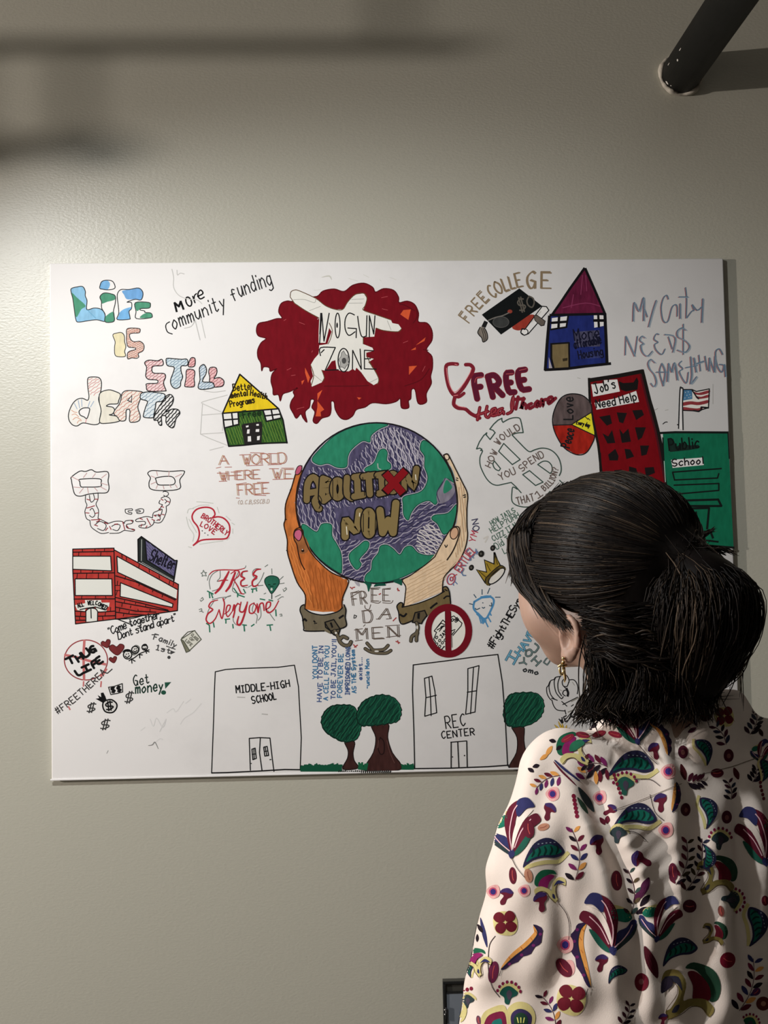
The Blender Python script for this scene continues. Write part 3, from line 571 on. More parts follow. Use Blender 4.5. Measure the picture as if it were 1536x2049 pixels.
# --- my city needs something
D = Drawing('my_city_lettering', 'thin double line lettering reading My City NEED$ SOMETHING', 1160, 510, 4.518, 158)
CB, CR = (74, 94, 110), (122, 82, 84)
CITY = ('480,600 490,430 535,510 575,385 575,595', '585,490 610,560', '690,410 660,500 620,650', '800,400 785,365 755,390 735,470 745,570 770,610 800,590 830,480 860,450 880,470 880,555', '905,440 905,575', '955,295 965,400 960,570', '895,380 975,380', '965,570 1010,510 1030,500 1015,450 1060,500 1100,470', '1110,395 1100,610',
 '410,905 415,735', '415,735 495,915', '495,915 520,735', '590,750 560,735 540,770 575,800 550,820 565,880 610,915 655,870', '715,720 690,715 670,760 705,790 675,810 690,860 740,900 770,850', '765,720 860,745 840,880', '800,740 835,850', '960,680 920,660 880,690 885,740 960,780 990,830 950,880 880,860', '935,625 935,900',
 '680,975 640,945 615,980 630,1030 670,1080 690,1150 670,1190 640,1160', '740,980 720,1060 755,1185', '740,980 770,1060 750,1180', '690,1060 800,1060', '790,1145 800,980', '800,980 830,1060', '830,1060 855,975 880,1130', '920,960 895,990 930,1030 900,1060 960,1160 980,1060', '1000,920 1010,1080 1000,1165 1055,1100', '955,1020 1060,1000', '1030,930 1050,1060', '1075,905 1090,1050', '1030,990 1120,960', '1130,915 1150,1040', '1165,1050 1170,930', '1170,930 1215,1060', '1215,1060 1220,915', '1290,900 1260,850 1225,880 1240,1000 1280,1060 1300,1000 1260,990', '1305,990 1315,1100')
for q in CITY: D.line(CR, 1.4, [(x-9, y+4) for x, y in pts(q)], True)
for q in CITY: D.line(CB, 2.0, q, True)
for q in CITY[::2]: D.line((105, 118, 130), 1.1, [(x+10, y+6) for x, y in pts(q)], True)
D.done()
# --- flag
D = Drawing('flag_drawing', 'small striped flag on a pole with a blue corner', 1090, 730, 3.84, 150)
D.fill((158, 155, 148), '1062,192 1130,190 1162,205 1262,185 1255,330 1200,345 1180,355 1060,350', False, 0)
for q in ('1140,205 1180,215 1260,195 1260,215 1200,232 1150,225', '1155,240 1200,245 1258,228 1258,250 1190,262 1170,262', '1060,290 1120,280 1180,285 1255,270 1255,292 1180,310 1120,305 1060,315', '1060,325 1110,330 1170,335 1210,325 1190,350 1060,352'): D.fill((104, 40, 44), q, True, .15)
D.fill((52, 88, 116), '1060,192 1130,193 1132,262 1060,275', False, .2)
for x, y in ((1078, 212), (1100, 208), (1090, 235), (1112, 228), (1075, 255), (1105, 252), (1120, 245)): D.dot((150, 165, 175), x, y, 3)
D.line(K, 2.0, '1062,190 1130,190 1162,205 1262,185 1255,330 1200,345 1180,355 1060,350', False); D.line(K, 2.4, '1130,195 1160,240 1180,262'); D.line(K, 3.2, '1140,352 1180,358 1200,345 1200,325 1255,330', False)
D.fill((168, 165, 158), '1030,490 1038,200 1048,180 1060,192 1058,500', False, 0)
for q in ('1026,490 1036,200 1048,178 1060,192 1056,300 1060,500',): D.line(K, 2.2, q)
D.dot(K, 1018, 460, 5); D.line(K, 1.6, '905,455 925,440 940,440'); D.done()
# --- red building
D = Drawing('red_building_drawing', 'tall dark red tower with black windows reading Jobs Need Help', 1090, 730, 3.84, 158)
D.fill((92, 3, 14), '335,120 745,45 800,280 868,512 905,700 970,1250 500,1250 380,500', False, .12)
for wd, q in ((5, '338,105 345,300 375,460 410,620 445,940 470,1100 490,1250'), (8, '345,118 560,85 745,50'), (8, '745,45 800,270 830,370 868,520 905,700 935,900 970,1160 975,1260'), (5, '420,680 435,940')): D.line((20, 18, 17), wd, q, False)
D.line((60, 15, 22), 4, '735,75 790,300 850,520 890,730 925,930')
D.fill((168, 166, 160), '355,150 455,140 452,118 555,112 575,205 370,245', False, 0); D.fill((168, 166, 160), '380,292 540,258 700,200 722,285 395,345', False, 0)
D.text(K, 2.3, "Job's", '385,225 545,175', 75); D.text(K, 2.3, 'Need Help', '395,330 540,310 705,270', 62)
D.fill((18, 16, 16), '565,125 600,140 680,135 705,95 718,125 710,190 620,205 580,190', False, 0)
WN = ('415,400 500,385 515,450 475,468', '550,365 630,370 600,450 570,440', '670,350 745,345 760,385 700,425', '440,525 485,550 515,500 540,600 480,605', '570,490 600,530 640,490 660,590 590,600', '690,480 775,480 745,560 715,580', '485,690 540,645 565,700 560,735 495,735', '610,645 655,650 685,705 625,725', '730,620 800,620 780,690 740,700', '530,810 590,805 600,870 555,855', '645,780 700,795 715,845 645,855', '765,790 835,785 845,830 775,860', '600,990 690,975 780,1040 790,1090 640,1080')
for q in WN: D.fill((20, 16, 17), q, False, 0)
D.text((25, 14, 16), 2.2, 'WALK', '840,950 900,1080', 36); D.done()
# --- pie chart
D = Drawing('pie_chart_drawing', 'round drawing split into dark, red and yellow sectors', 1090, 730, 3.84, 160)
D.fill((70, 60, 60), '62,462 65,370 110,270 170,228 250,225 310,250 355,310 355,372 205,458', False, .3); D.fill((124, 26, 18), '62,465 205,462 385,545 355,620 310,680 240,690 150,640 90,550', False, .25)
D.fill((188, 158, 34), '205,458 352,365 365,420 385,545', False, .1)
D.line(K, 2.0, '60,460 65,370 110,270 170,228 250,225 310,250 355,310 365,420 383,540 355,620 310,680 240,690 150,640 90,550', True, True); D.line(K, 1.8, '62,464 205,460 385,545', False); D.line(K, 1.8, '205,458 352,368', False)
D.text(K, 2.6, 'Love', '215,420 215,250', 75); D.text(K, 2.6, 'Peace', '190,640 225,500', 70); D.text(K, 1.6, 'Every day', '240,455 340,480', 30); D.line(K, 1.4, '310,400 330,420'); D.line(K, 1.4, '330,410 345,425'); D.done()
# --- green school
D = Drawing('green_school_drawing', 'dark green school building reading Public School', 1090, 730, 3.84, 150)
D.fill((12, 78, 56), '905,525 1405,518 1415,720 1448,1400 1020,1400 960,1200 912,750', False, .14)
for wd, q in ((4.5, '865,525 1000,518 1405,520'), (4.5, '1020,1340 1200,1385 1450,1405'), (2.5, '905,560 915,800 945,1000 990,1300'), (2, '1405,520 1415,720')): D.line((14, 18, 17), wd, q, False)
D.line((120, 140, 130), 1.2, '915,740 925,900', False)
D.fill((16, 30, 26), '950,575 985,570 1010,630 1050,600 1110,620 1180,615 1185,640 1110,655 960,670', False, .3); D.text((10, 15, 14), 3, 'Public', '955,660 1185,635', 85)
D.fill((160, 160, 153), '968,730 1215,712 1220,770 980,792', False, 0); D.text(K, 2.3, 'School', '980,780 1215,760', 55)
for wd, q in ((2.6, '980,825 1355,797'), (2.6, '980,825 995,885 1325,870 1335,835'), (2.6, '990,925 1335,912 1335,965 990,995 975,960'), (4.4, '1000,1045 1330,1035 1355,1085 1020,1085 1000,1045'), (4.4, '1080,1105 1260,1100 1245,1260'), (4.4, '1085,1105 1095,1255 1180,1245'), (3.6, '1160,1130 1170,1250'), (3.6, '1080,1180 1150,1175'), (4.4, '1090,1290 1270,1280 1290,1330'), (3.8, '1070,1330 1330,1360'), (3.6, '1110,1290 1120,1340')): D.line((12, 18, 17), wd, q, False)
D.done()
# --- how would you spend
D = Drawing('dollar_sign_drawing', 'outlined dollar sign asking HOW WOULD YOU SPEND THAT 1 BILLION', 940, 820, 6.982, 165)
DG = (48, 66, 60)
for q, s_ in (('145,570 175,575 140,660 140,760 170,850 230,960 300,1030 380,1055 480,1035 575,1015', 1), ('575,1015 640,1075 715,1160', 0), ('660,1110 600,1080 585,1150 585,1270 640,1330 750,1358 860,1350 880,1335 910,1345', 1), ('145,570 165,550 135,535 90,548 130,450 190,360 235,320 225,350 280,415 350,320 320,285 275,272 330,200 390,145 445,118', 0), ('445,118 445,150 460,175', 1), ('460,175 540,130 620,110 690,118 715,180 742,318', 1), ('742,318 650,325 585,350', 1), ('585,350 690,460 790,560 840,585 900,560 1000,535 1100,550 1180,600 1240,680 1270,780 1270,860 1245,920', 1), ('1250,985 1335,1065 1270,1190', 0), ('1190,1190 1115,1140 1050,1215 1070,1230', 0), ('400,580 470,470 700,695 590,765 400,580', 0), ('735,905 830,850 1020,1010 915,1058 735,905', 0), ('340,715 320,760 345,820 400,850 425,820', 1), ('340,715 425,820', 0), ('945,765 1020,720 1090,725 1140,780 1145,850 1120,890', 1), ('1120,890 945,765', 0)): D.line(DG, 2.0, q, bool(s_))
TW = (84, 74, 70)
D.text(TW, 1.9, 'HOW', '285,810 390,590', 88); D.text(TW, 1.9, 'WOULD', '410,500 500,400 700,270', 92); D.text(TW, 1.9, 'YOU', '430,985 640,885', 95); D.text(TW, 1.9, 'SPEND', '735,865 870,750 1035,655', 95); D.text(TW, 1.9, 'THAT', '665,1330 900,1265', 100); D.text(TW, 1.9, '1', '950,1240 1020,1190', 90); D.text(TW, 1.9, 'BILLION?', '1045,1135 1170,1010 1235,825', 80); D.done()
D = Drawing('jails_question_lettering', 'small dark green handwriting asking how jails help', 940, 820, 6.982, 165)
TG = (66, 88, 78)
D.text(TG, 1.6, 'HOW JAILS', '305,1620 635,1425', 70); D.text(TG, 1.6, 'HELP?UHH,', '305,1725 715,1480', 75); D.text(TG, 1.6, 'CUZZ IT N', '330,1840 660,1640', 75); D.text(TG, 1.6, 'Did T', '375,1950 560,1835', 90); D.text(TG, 1.6, 'L', '480,2010 520,1990', 80)
D.line((150, 148, 144), 3, '190,1800 250,1770 210,1850'); D.done()
# --- open handcuffs
D = Drawing('open_shackles_drawing', 'two outlined shackles joined by a broken red and white chain', 90, 900, 4.955, 224)
G6, CRK, CRD = (48, 48, 50), (196, 160, 160), (158, 52, 62)
for q in ('262,270 345,212 400,215 460,198 510,222 610,215 632,250 625,310 635,380 610,425 520,430 430,440 350,460 295,440 270,350 262,300', '350,292 540,288 555,330 545,365 400,370 355,365 345,320', '1018,235 1050,208 1120,208 1230,215 1370,208 1375,240 1335,300 1335,385 1180,405 1050,390 1030,330 1045,280', '1100,280 1180,265 1260,268 1290,310 1270,345 1190,350 1120,345 1100,300'): D.line(G6, 1.7, q, True, True)
for q in ('265,268 335,302', '415,230 380,275', '500,235 470,275', '610,240 560,280', '555,330 620,350', '545,365 610,400', '490,375 520,410', '420,375 430,430', '380,380 340,430', '285,370 350,375', '1050,260 1090,275', '1105,215 1115,255', '1230,215 1225,262', '1355,240 1290,270', '1050,340 1100,320', '1100,385 1115,350', '1180,390 1170,358', '1250,375 1235,350', '1310,375 1290,345'): D.line(CRK, 1.3, q)
for q in ('402,450 400,510 415,550 395,610 410,680 445,700', '525,425 525,490 505,540 530,600 525,680', '440,450 445,490 460,520 490,490 480,440', '445,600 470,580 495,640 470,670 440,650', '445,700 455,760 500,800 560,830 630,820', '525,680 570,700 630,730', '500,740 545,710 605,745 580,800 520,780', '640,828 730,825 780,800', '630,730 690,710 760,710 785,730', '660,760 700,740 745,750 720,800 670,790', '785,730 800,705 870,700 860,730 810,740 815,775 885,790 870,808 800,800 780,800', '1170,420 1180,412 1215,420 1222,445 1195,462 1175,450', '1150,480 1195,462 1240,490 1230,540 1200,560', '1140,500 1130,530 1165,545', '1185,490 1205,510 1190,530', '1200,560 1200,620 1165,700 1130,725 1085,720', '1165,545 1125,600 1075,625 1065,675', '1130,600 1160,590 1150,640 1120,660', '1065,675 1000,662 905,690 910,712 985,710 990,740 935,750 940,770 1010,775 1070,740 1080,700', '1085,650 1130,650 1140,690 1105,700', '795,590 860,585 862,602 825,605 830,620 860,625 850,640 800,625 795,590', '895,600 935,585 975,590 970,625 920,632 910,620 945,612 930,600 900,610'): D.line(G6, 1.4, q)
for q in ('415,490 445,500', '495,490 525,490', '415,578 490,555', '405,625 435,628', '500,630 525,625', '460,695 555,690', '510,715 540,700', '590,720 620,735', '490,745 520,755', '600,800 620,775', '640,760 655,790', '690,738 720,735', '770,715 790,790', '810,755 830,780', '850,700 865,710', '860,790 885,795', '940,680 965,690', '1010,680 1045,745', '950,760 960,740', '1000,770 1010,755', '1150,490 1170,500', '1210,510 1235,520', '1150,560 1175,570', '1130,585 1145,600', '1080,650 1100,660', '1125,640 1145,655', '1160,640 1180,645', '1060,690 1085,700', '1120,690 1135,700'): D.line(CRD, 2.6, q, taper=.4)
D.done()
# --- shelter
D = Drawing('brick_shelter_drawing', 'red brick two storey shelter with a purple roof sign', 90, 900, 4.955, 220)
BR = (186, 62, 56)
D.fill(BR, '278,985 683,975 690,995 1322,1335 1312,1595 700,1680 302,1727 275,1200', False, .18)
WHC = (216, 218, 212)
for q in ('280,1058 648,1055 660,1200 280,1180', '298,1285 662,1280 665,1445 300,1445', '712,1055 1310,1385 1302,1482 720,1210', '748,1318 1268,1528 1262,1562 745,1455', '298,1540 400,1520 395,1490 555,1490 560,1515 640,1515 635,1555 612,1560 608,1610 520,1600 500,1560 405,1570 395,1600 320,1590', '405,1600 430,1575 500,1575 522,1605 520,1700 405,1705'): D.fill(WHC, q, False, 0)
for q in ('275,985 683,975', '275,985 275,1200 302,1727', '683,975 690,1220 700,1680', '690,995 1322,1335', '1322,1335 1312,1595', '302,1727 520,1700 700,1678', '700,1680 1000,1640 1312,1595', '278,1015 683,1008', '278,1055 650,1055 660,1200', '280,1185 660,1200', '275,1225 690,1220', '298,1280 662,1280 668,1445', '298,1285 300,1445 668,1445', '285,1480 690,1478', '712,1055 1310,1385', '712,1060 720,1215 1302,1482', '748,1318 745,1455 1262,1562', '748,1318 1268,1528 1262,1562', '700,1250 900,1310 1290,1490', '700,1465 950,1520 1220,1590', '700,1505 1000,1560 1230,1600', '700,1560 900,1600 1100,1610', '700,1610 850,1630 1000,1640', '300,1600 400,1605', '305,1650 405,1655', '305,1690 405,1690', '530,1610 690,1600', '530,1650 695,1645', '345,1585 420,1570 500,1558 600,1590', '405,1600 405,1705', '522,1605 520,1700', '455,1580 458,1670'): D.line(K, 1.9, q, False)
D.line(K, 1.9, '405,1600 430,1577 470,1570 505,1580 522,1605'); D.line(K, 1.9, '720,1680 860,1735', False); D.line(K, 1.6, '710,1680 860,1672 980,1640')
for q in ('370,985 372,1012', '495,985 495,1010', '590,982 588,1008', '335,1020 332,1050', '555,1018 550,1050', '355,1185 355,1220', '475,1190 470,1220', '575,1195 575,1222', '320,1230 315,1278', '415,1228 408,1278', '530,1225 528,1278', '630,1222 628,1278', '365,1450 360,1480', '500,1450 498,1480', '600,1450 605,1480', '760,1040 765,1070', '805,1065 808,1095', '935,1130 930,1165', '1030,1180 1035,1215', '1130,1245 1135,1275', '1235,1300 1230,1330', '1275,1315 1270,1345', '800,1255 790,1285', '935,1320 930,1350', '1070,1385 1065,1410', '1165,1435 1160,1460', '700,1345 745,1345', '700,1395 745,1395', '720,1300 715,1345', '705,1440 715,1400', '790,1490 785,1515', '900,1510 895,1530', '1000,1535 995,1560', '765,1525 760,1555', '850,1545 845,1570', '920,1580 925,1605', '1040,1580 1040,1605', '740,1575 735,1605', '835,1600 830,1625', '780,1625 775,1650', '355,1610 352,1645', '340,1660 345,1690', '600,1610 595,1645', '650,1560 648,1600', '570,1655 575,1690'): D.line((45, 22, 22), 1.4, q, False)
D.text(K, 1.8, 'ALL', '330,1568 385,1548', 42); D.text(K, 1.8, 'WELCOMED', '425,1540 510,1540 600,1590', 40)
D.fill((40, 46, 46), '925,880 955,860 990,880 1005,1090 1280,1260 1275,1300 925,1110', False, .2); D.fill((92, 88, 128), '995,890 1280,1105 1305,1110 1280,1265 1010,1095', False, .3); D.line(K, 2.6, '925,1110 922,890 955,862 1285,1100 1308,1098 1275,1300', False)
D.line(K, 2.2, '990,885 1008,1095 1278,1262', False); D.line((170, 176, 174), 1.2, '958,890 955,1100', False); D.line((150, 156, 154), 1.0, '960,1115 1270,1290', False)
D.hatch((128, 124, 158), 1.0, '1000,900 1280,1110 1275,1255 1015,1085', 50, 20, 3, 6, 40, False); D.text((28, 26, 40), 2.6, 'Shelter', '1030,1095 1265,1190', 115); D.done()
D = Drawing('come_together_lettering', 'cursive black handwriting reading Come together, Dont stand apart', 90, 900, 4.955, 222)
D.text((38, 38, 40), 1.9, '"Come together,', '640,1838 870,1745 1145,1665', 74, .15, gap=.12); D.text((38, 38, 40), 1.9, 'Dont stand apart"', '728,1880 1010,1785 1300,1695', 70, .15, gap=.12); D.done()
# --- thug life sign
D = Drawing('thug_life_sign_drawing', 'red crossed out circle over black block letters reading THUG LIFE', 90, 1220, 4.8, 226)
RL = (205, 120, 120)
D.line((165, 70, 75), 2.0, ell(393, 483, 207, 192, 40), True, True)
for q, wd in (('378,295 370,450 375,670', 5), ('190,435 300,455 420,490 580,525', 5), ('590,570 560,620 535,640', 4)): D.line(RL, wd, q)
BK = (24, 24, 25)
for t, b, h in (('T', '225,530 295,495', 62), ('H', '322,500 368,470', 60), ('U', '385,462 435,420', 62), ('G', '440,425 490,395', 60), ('L', '320,640 372,605', 62), ('I', '375,605 440,575', 55), ('F', '470,560 510,535', 62), ('E', '510,530 555,500', 62)): D.text(BK, 4.9, t, b, h, thick=True, wob=0)
D.done()
D = Drawing('red_marker_drips', None, 90, 1220, 4.8, 226)
for q, wd in (('540,690 535,740', 3), ('370,690 368,735', 2.5), ('225,930 240,960', 3)): D.line(RL, wd, q)
D.done()['kind'] = 'stuff'
D = Drawing('hearts_family_drawing', 'three dark hearts beside three smiling stick people reading Family 1st', 90, 1220, 4.8, 224)
HR = (128, 52, 54)
def heart(cx, cy, w_, h_, rot):
    P = [(-.0, -.28), (.25, -.5), (.5, -.35), (.45, 0), (0, .5), (-.45, 0), (-.5, -.35), (-.25, -.5)]; c, s = math.cos(rot), math.sin(rot)
    return [(cx+(x*w_)*c-(y*h_)*s, cy+(x*w_)*s+(y*h_)*c) for x, y in P]
for a in ((588, 330, 90, 75, -.35), (690, 385, 140, 105, -.1), (655, 482, 72, 60, -.25)): D.shape(HR, (80, 30, 32), 1.2, heart(*a), True, .15)
D.fill((120, 122, 120), '830,375 870,337 910,360 900,410 855,440 830,420', True, .2)
for cx, cy, r in ((793, 433, 40), (865, 385, 33), (957, 362, 26)): D.fill((216, 216, 214), ell(cx, cy, r, r), True, 0); D.line(K, 2.2, ell(cx, cy, r, r), True, True)
D.fill(K, '742,412 760,385 800,378 830,395 800,405 770,402', True, 0); D.fill(K, '928,350 945,330 970,328 982,345 960,350', True, 0)
for q in ('768,445 790,460 812,440', '848,395 866,405 884,390', '945,370 957,378 968,368', '830,470 835,515', '805,490 830,475 860,460 905,425 950,405 1000,385', '840,480 865,495', '905,425 910,465', '905,430 935,435', '965,390 975,420', '970,395 1000,405', '780,425 782,430', '800,420 802,425', '858,375 860,380', '874,372 876,377'): D.line(K, 1.9, q)
D.text((85, 85, 86), 2.0, 'Family', '1040,285 1150,320 1250,365', 52); D.text((85, 85, 86), 2.0, '1st', '1065,385 1200,420', 48); D.line((85, 85, 86), 1.8, '1025,240 1085,240', False); D.line((85, 85, 86), 1.8, '1165,350 1250,380', False)
D.fill((75, 75, 76), '1205,390 1252,408 1205,430', False, 0); D.dot((75, 75, 76), 1190, 458, 16); D.done()
D = Drawing('class_book_drawing', 'small pale green open book reading CLASS', 90, 1220, 4.8, 216)
D.fill((205, 206, 196), '1305,285 1435,200 1500,285 1385,395', False, .04); D.fill((128, 128, 108), '1305,290 1330,300 1390,395 1355,410', False, .2)
for q in ('1305,285 1435,200 1500,285 1388,392', '1305,285 1330,300 1390,395', '1305,290 1355,410 1390,395', '1310,275 1370,215 1440,200'): D.line((90, 92, 80), 1.6, q, False)
D.text((120, 120, 110), 1.4, 'CLASS', '1400,245 1460,300', 24); D.text((120, 120, 110), 1.4, 'OF', '1385,280 1415,310', 24); D.text((120, 120, 110), 1.4, 'LIFE', '1345,300 1400,350', 24); D.done()
D = Drawing('hashtag_free_lettering', 'slanted grey handwriting reading #FREETHEREAL', 90, 1220, 4.8, 226)
D.text((72, 70, 70), 1.9, '#FREETHEREA', '125,1005 330,850 590,610', 62); D.line((60, 60, 60), 1.8, '560,600 600,610 645,570', False); D.done()
D = Drawing('money_drawing', 'dollar signs, a money bag and a bill reading Get money!', 90, 1220, 4.8, 224)
GY = (66, 66, 66)
for x, y, h, r in ((443, 940, 95, -.3), (805, 840, 110, -.25), (578, 1100, 100, -.55)):
    d = (math.cos(r+.3), math.sin(r+.3)); D.text(GY, 2.2, '$', [(x-36+20*r, y+h*.45), (x+30, y+h*.45-8)], h*.8, .35)
D.shape((214, 214, 212), K, 2.6, '560,890 590,870 640,865 685,900 688,940 660,980 620,990 575,975 555,930', True, 0); D.fill(K, '485,855 520,850 505,820 540,840 535,800 560,795 580,835 590,865 555,895 530,880', False, 0); D.text(K, 2.6, '$', '590,965 655,950', 70, .1)
D.line((70, 70, 70), 2.0, '610,745 660,738 742,710 745,790 690,805 632,815 610,745', False); D.text(K, 2.6, '$$', '640,795 730,780', 48, gap=.4)
D.text((40, 52, 48), 2.1, 'Get', '850,735 1000,705', 95, .1); D.text((30, 62, 50), 2.3, 'money', '870,805 1130,775', 100, .1)
D.fill((40, 90, 72), '1148,698 1212,695 1155,760', False, .1); D.fill((40, 90, 72), ell(1138, 795, 24, 21), True, .1); D.done()
# --- a world where we free
D = Drawing('a_world_lettering', 'thin brown serif lettering reading A WORLD WHERE WE FREE', 360, 890, 5.123, 208)
OB, OB2 = (176, 142, 110), (170, 110, 100)
for c, ox, oy in ((OB, 0, 0), (OB2, 13, 3)):
    D.text(c, 1.25, 'A', '395,205 490,200', 95, dx=ox, dy=oy, wob=0); D.text(c, 1.25, 'WORLD', '640,205 1080,185', 105, dx=ox, dy=oy, wob=0, gap=.12); D.text(c, 1.25, 'WHERE', '405,365 810,345', 90, dx=ox, dy=oy, wob=0, gap=.12); D.text(c, 1.25, 'WE', '945,345 1155,345', 95, dx=ox, dy=oy, wob=0, gap=.2); D.text(c, 1.25, 'FREE', '590,518 905,495', 108, dx=ox, dy=oy, wob=0, gap=.15)
for q in ('370,240 420,228', '460,230 530,228', '610,105 720,100', '720,82 860,85', '900,90 1000,90', '680,215 850,208', '900,205 1040,200', '400,375 480,372', '380,290 480,292', '520,280 620,280', '915,245 1010,245', '1040,240 1165,240', '950,355 1150,350', '575,405 680,390', '575,545 610,548', '760,515 880,520', '790,385 910,385'): D.line(OB2, 1.2, q, False)
D.text((170, 155, 145), 1.2, '(Q.C.B,SSCB.D)', '595,612 920,598', 40, .2); D.done()
D = Drawing('heart_drawing', 'red outlined heart reading BROTHERLY LOVE', 360, 890, 5.123, 214)
RH = (184, 44, 62)
D.line(RH, 2.8, '330,750 358,715 340,665 290,642 220,645 160,670 125,725 135,780 180,840 198,910 180,985 135,1032'); D.line(RH, 2.8, '330,750 390,738 450,755 500,810 510,880 490,945 450,965 330,968 215,980 135,1032')
D.text((178, 50, 66), 1.9, 'BROTHERLY', '215,745 300,800 380,860 470,930', 52); D.text((178, 50, 66), 1.9, 'LOVE', '205,830 270,865 350,920', 48)
for x, y in ((228, 882), (255, 905), (285, 925)): D.dot((60, 60, 60), x, y, 6)
for q in ('170,585 260,590 340,600', '130,650 210,620 300,618', '75,700 90,660 140,655', '65,740 90,840 140,920 130,990', '380,640 400,700', '470,730 520,775', '530,800 560,820', '540,860 540,910', '510,950 480,975', '440,985 330,1000 200,1020', '85,1045 120,1055', '90,760 130,830 170,900'): D.line((186, 190, 184), 1.3, q)
D.done()
D = Drawing('free_everyone_lettering', 'red and green dripping script reading FREE Everyone', 360, 890, 5.123, 210)
RF, GF, GG = (180, 44, 58), (40, 118, 92), (118, 124, 120)
for q in ('280,1390 300,1330 350,1290 450,1280 580,1282 660,1265 675,1240', '310,1480 300,1400 330,1330 390,1290', '410,1290 410,1360 380,1400 440,1390 480,1390', '330,1500 400,1470 440,1390 500,1300', '600,1300 560,1400 540,1500 640,1530 660,1525', '690,1290 640,1300 620,1350 660,1370 620,1400 630,1450 690,1465', '830,1275 780,1270 745,1300 750,1350 790,1370 745,1400 760,1455 820,1400 860,1310', '640,1310 640,1350', '700,1460 740,1440 790,1470', '330,1590 400,1570 480,1560 520,1550', '300,1850 270,1800 290,1700 350,1600', '440,1600 480,1560 520,1545', '590,1620 560,1700 545,1800 590,1850 640,1800', '780,1830 790,1750 740,1700 760,1620', '900,1700 940,1760 970,1800', '820,1650 830,1750 800,1800', '1000,1590 1040,1560 1060,1560'): D.line(GG, 1.4, q)
for q, wd in (('500,1300 455,1390 410,1470 360,1522', 5), ('395,1398 440,1388 490,1388', 2.2), ('300,1330 350,1292 450,1282 580,1284 660,1266', 2.0), ('565,1310 535,1390 510,1450 470,1502', 5), ('520,1322 570,1290 605,1300 600,1345 550,1385', 2.2), ('550,1385 590,1450 625,1520 655,1528', 2.4), ('690,1295 640,1305 625,1345 660,1370 625,1400 630,1445 690,1440', 3.4), ('825,1275 780,1285 750,1330 785,1352 742,1400 750,1450 800,1438', 3.8)): D.line(RF, wd, q, True, False, .35)
for q, wd in (('385,1592 320,1612 295,1660 335,1690 285,1735 268,1795 305,1832 360,1785 400,1690', 2.8), ('400,1690 430,1782 455,1640 440,1575', 2.4), ('455,1735 500,1700 515,1650 485,1650 470,1710 490,1762 540,1700', 2.4), ('540,1700 555,1640 560,1700 545,1770', 2.8), ('560,1670 590,1630 615,1640', 2.4), ('625,1612 610,1700 650,1710 680,1640', 2.8), ('690,1612 665,1720 620,1840 585,1830 600,1760', 3.8), ('760,1620 715,1650 712,1720 755,1722 780,1660 755,1625', 2.6), ('790,1630 800,1720 815,1640 850,1625 862,1700', 2.6), ('880,1690 920,1660 925,1615 890,1620 880,1680 905,1722 960,1690 1010,1600', 2.8)): D.line(RF, wd, q, True, False, .35)
for q in ('280,1500 340,1530', '300,1520 305,1570', '320,1525 335,1570', '550,1470 600,1540 660,1560', '590,1530 590,1560', '650,1480 670,1520', '730,1480 780,1475 785,1500', '745,1485 742,1515', '270,1830 300,1850 305,1920', '340,1820 350,1870', '460,1790 510,1785', '470,1795 470,1830', '540,1840 545,1880', '640,1845 680,1850', '655,1850 660,1910', '730,1860 760,1840', '890,1850 950,1845', '920,1850 930,1905', '980,1690 985,1755', '820,1580 870,1590', '910,1590 950,1600'): D.line(GF, 2.2, q, False)
D.fill((42, 106, 86), '868,1410 880,1365 935,1342 1000,1360 1018,1410 990,1465 940,1525 905,1480', True, .15); D.line((24, 56, 46), 1.6, '868,1410 880,1365 935,1342 1000,1360 1018,1410 990,1465 940,1525 905,1480', True, True); D.fill((190, 196, 190), ell(938, 1482, 11, 15), True, 0)
for q in ('905,1435 925,1435', '955,1430 980,1425', '925,1450 955,1450', '940,1530 940,1580'): D.line((20, 44, 36), 1.6, q, False)
for q in ('940,1270 942,1325', '1020,1385 1058,1350', '1020,1425 1068,1418', '860,1530 880,1520', '800,1445 850,1440', '975,1560 1030,1535', '870,1250 900,1230', '1055,1480 1065,1505 1092,1480 1085,1465 1070,1475', '205,1590 215,1605 240,1585 230,1565 215,1580', '240,1285 232,1310 215,1315 230,1330 225,1348 245,1340 270,1345 258,1320 272,1310 250,1308 240,1285', '195,1690 220,1680 225,1700 200,1710', '215,1705 240,1718', '1020,1740 1040,1735 1045,1755 1025,1755'): D.line((112, 122, 116), 1.4, q, False)
D.done()
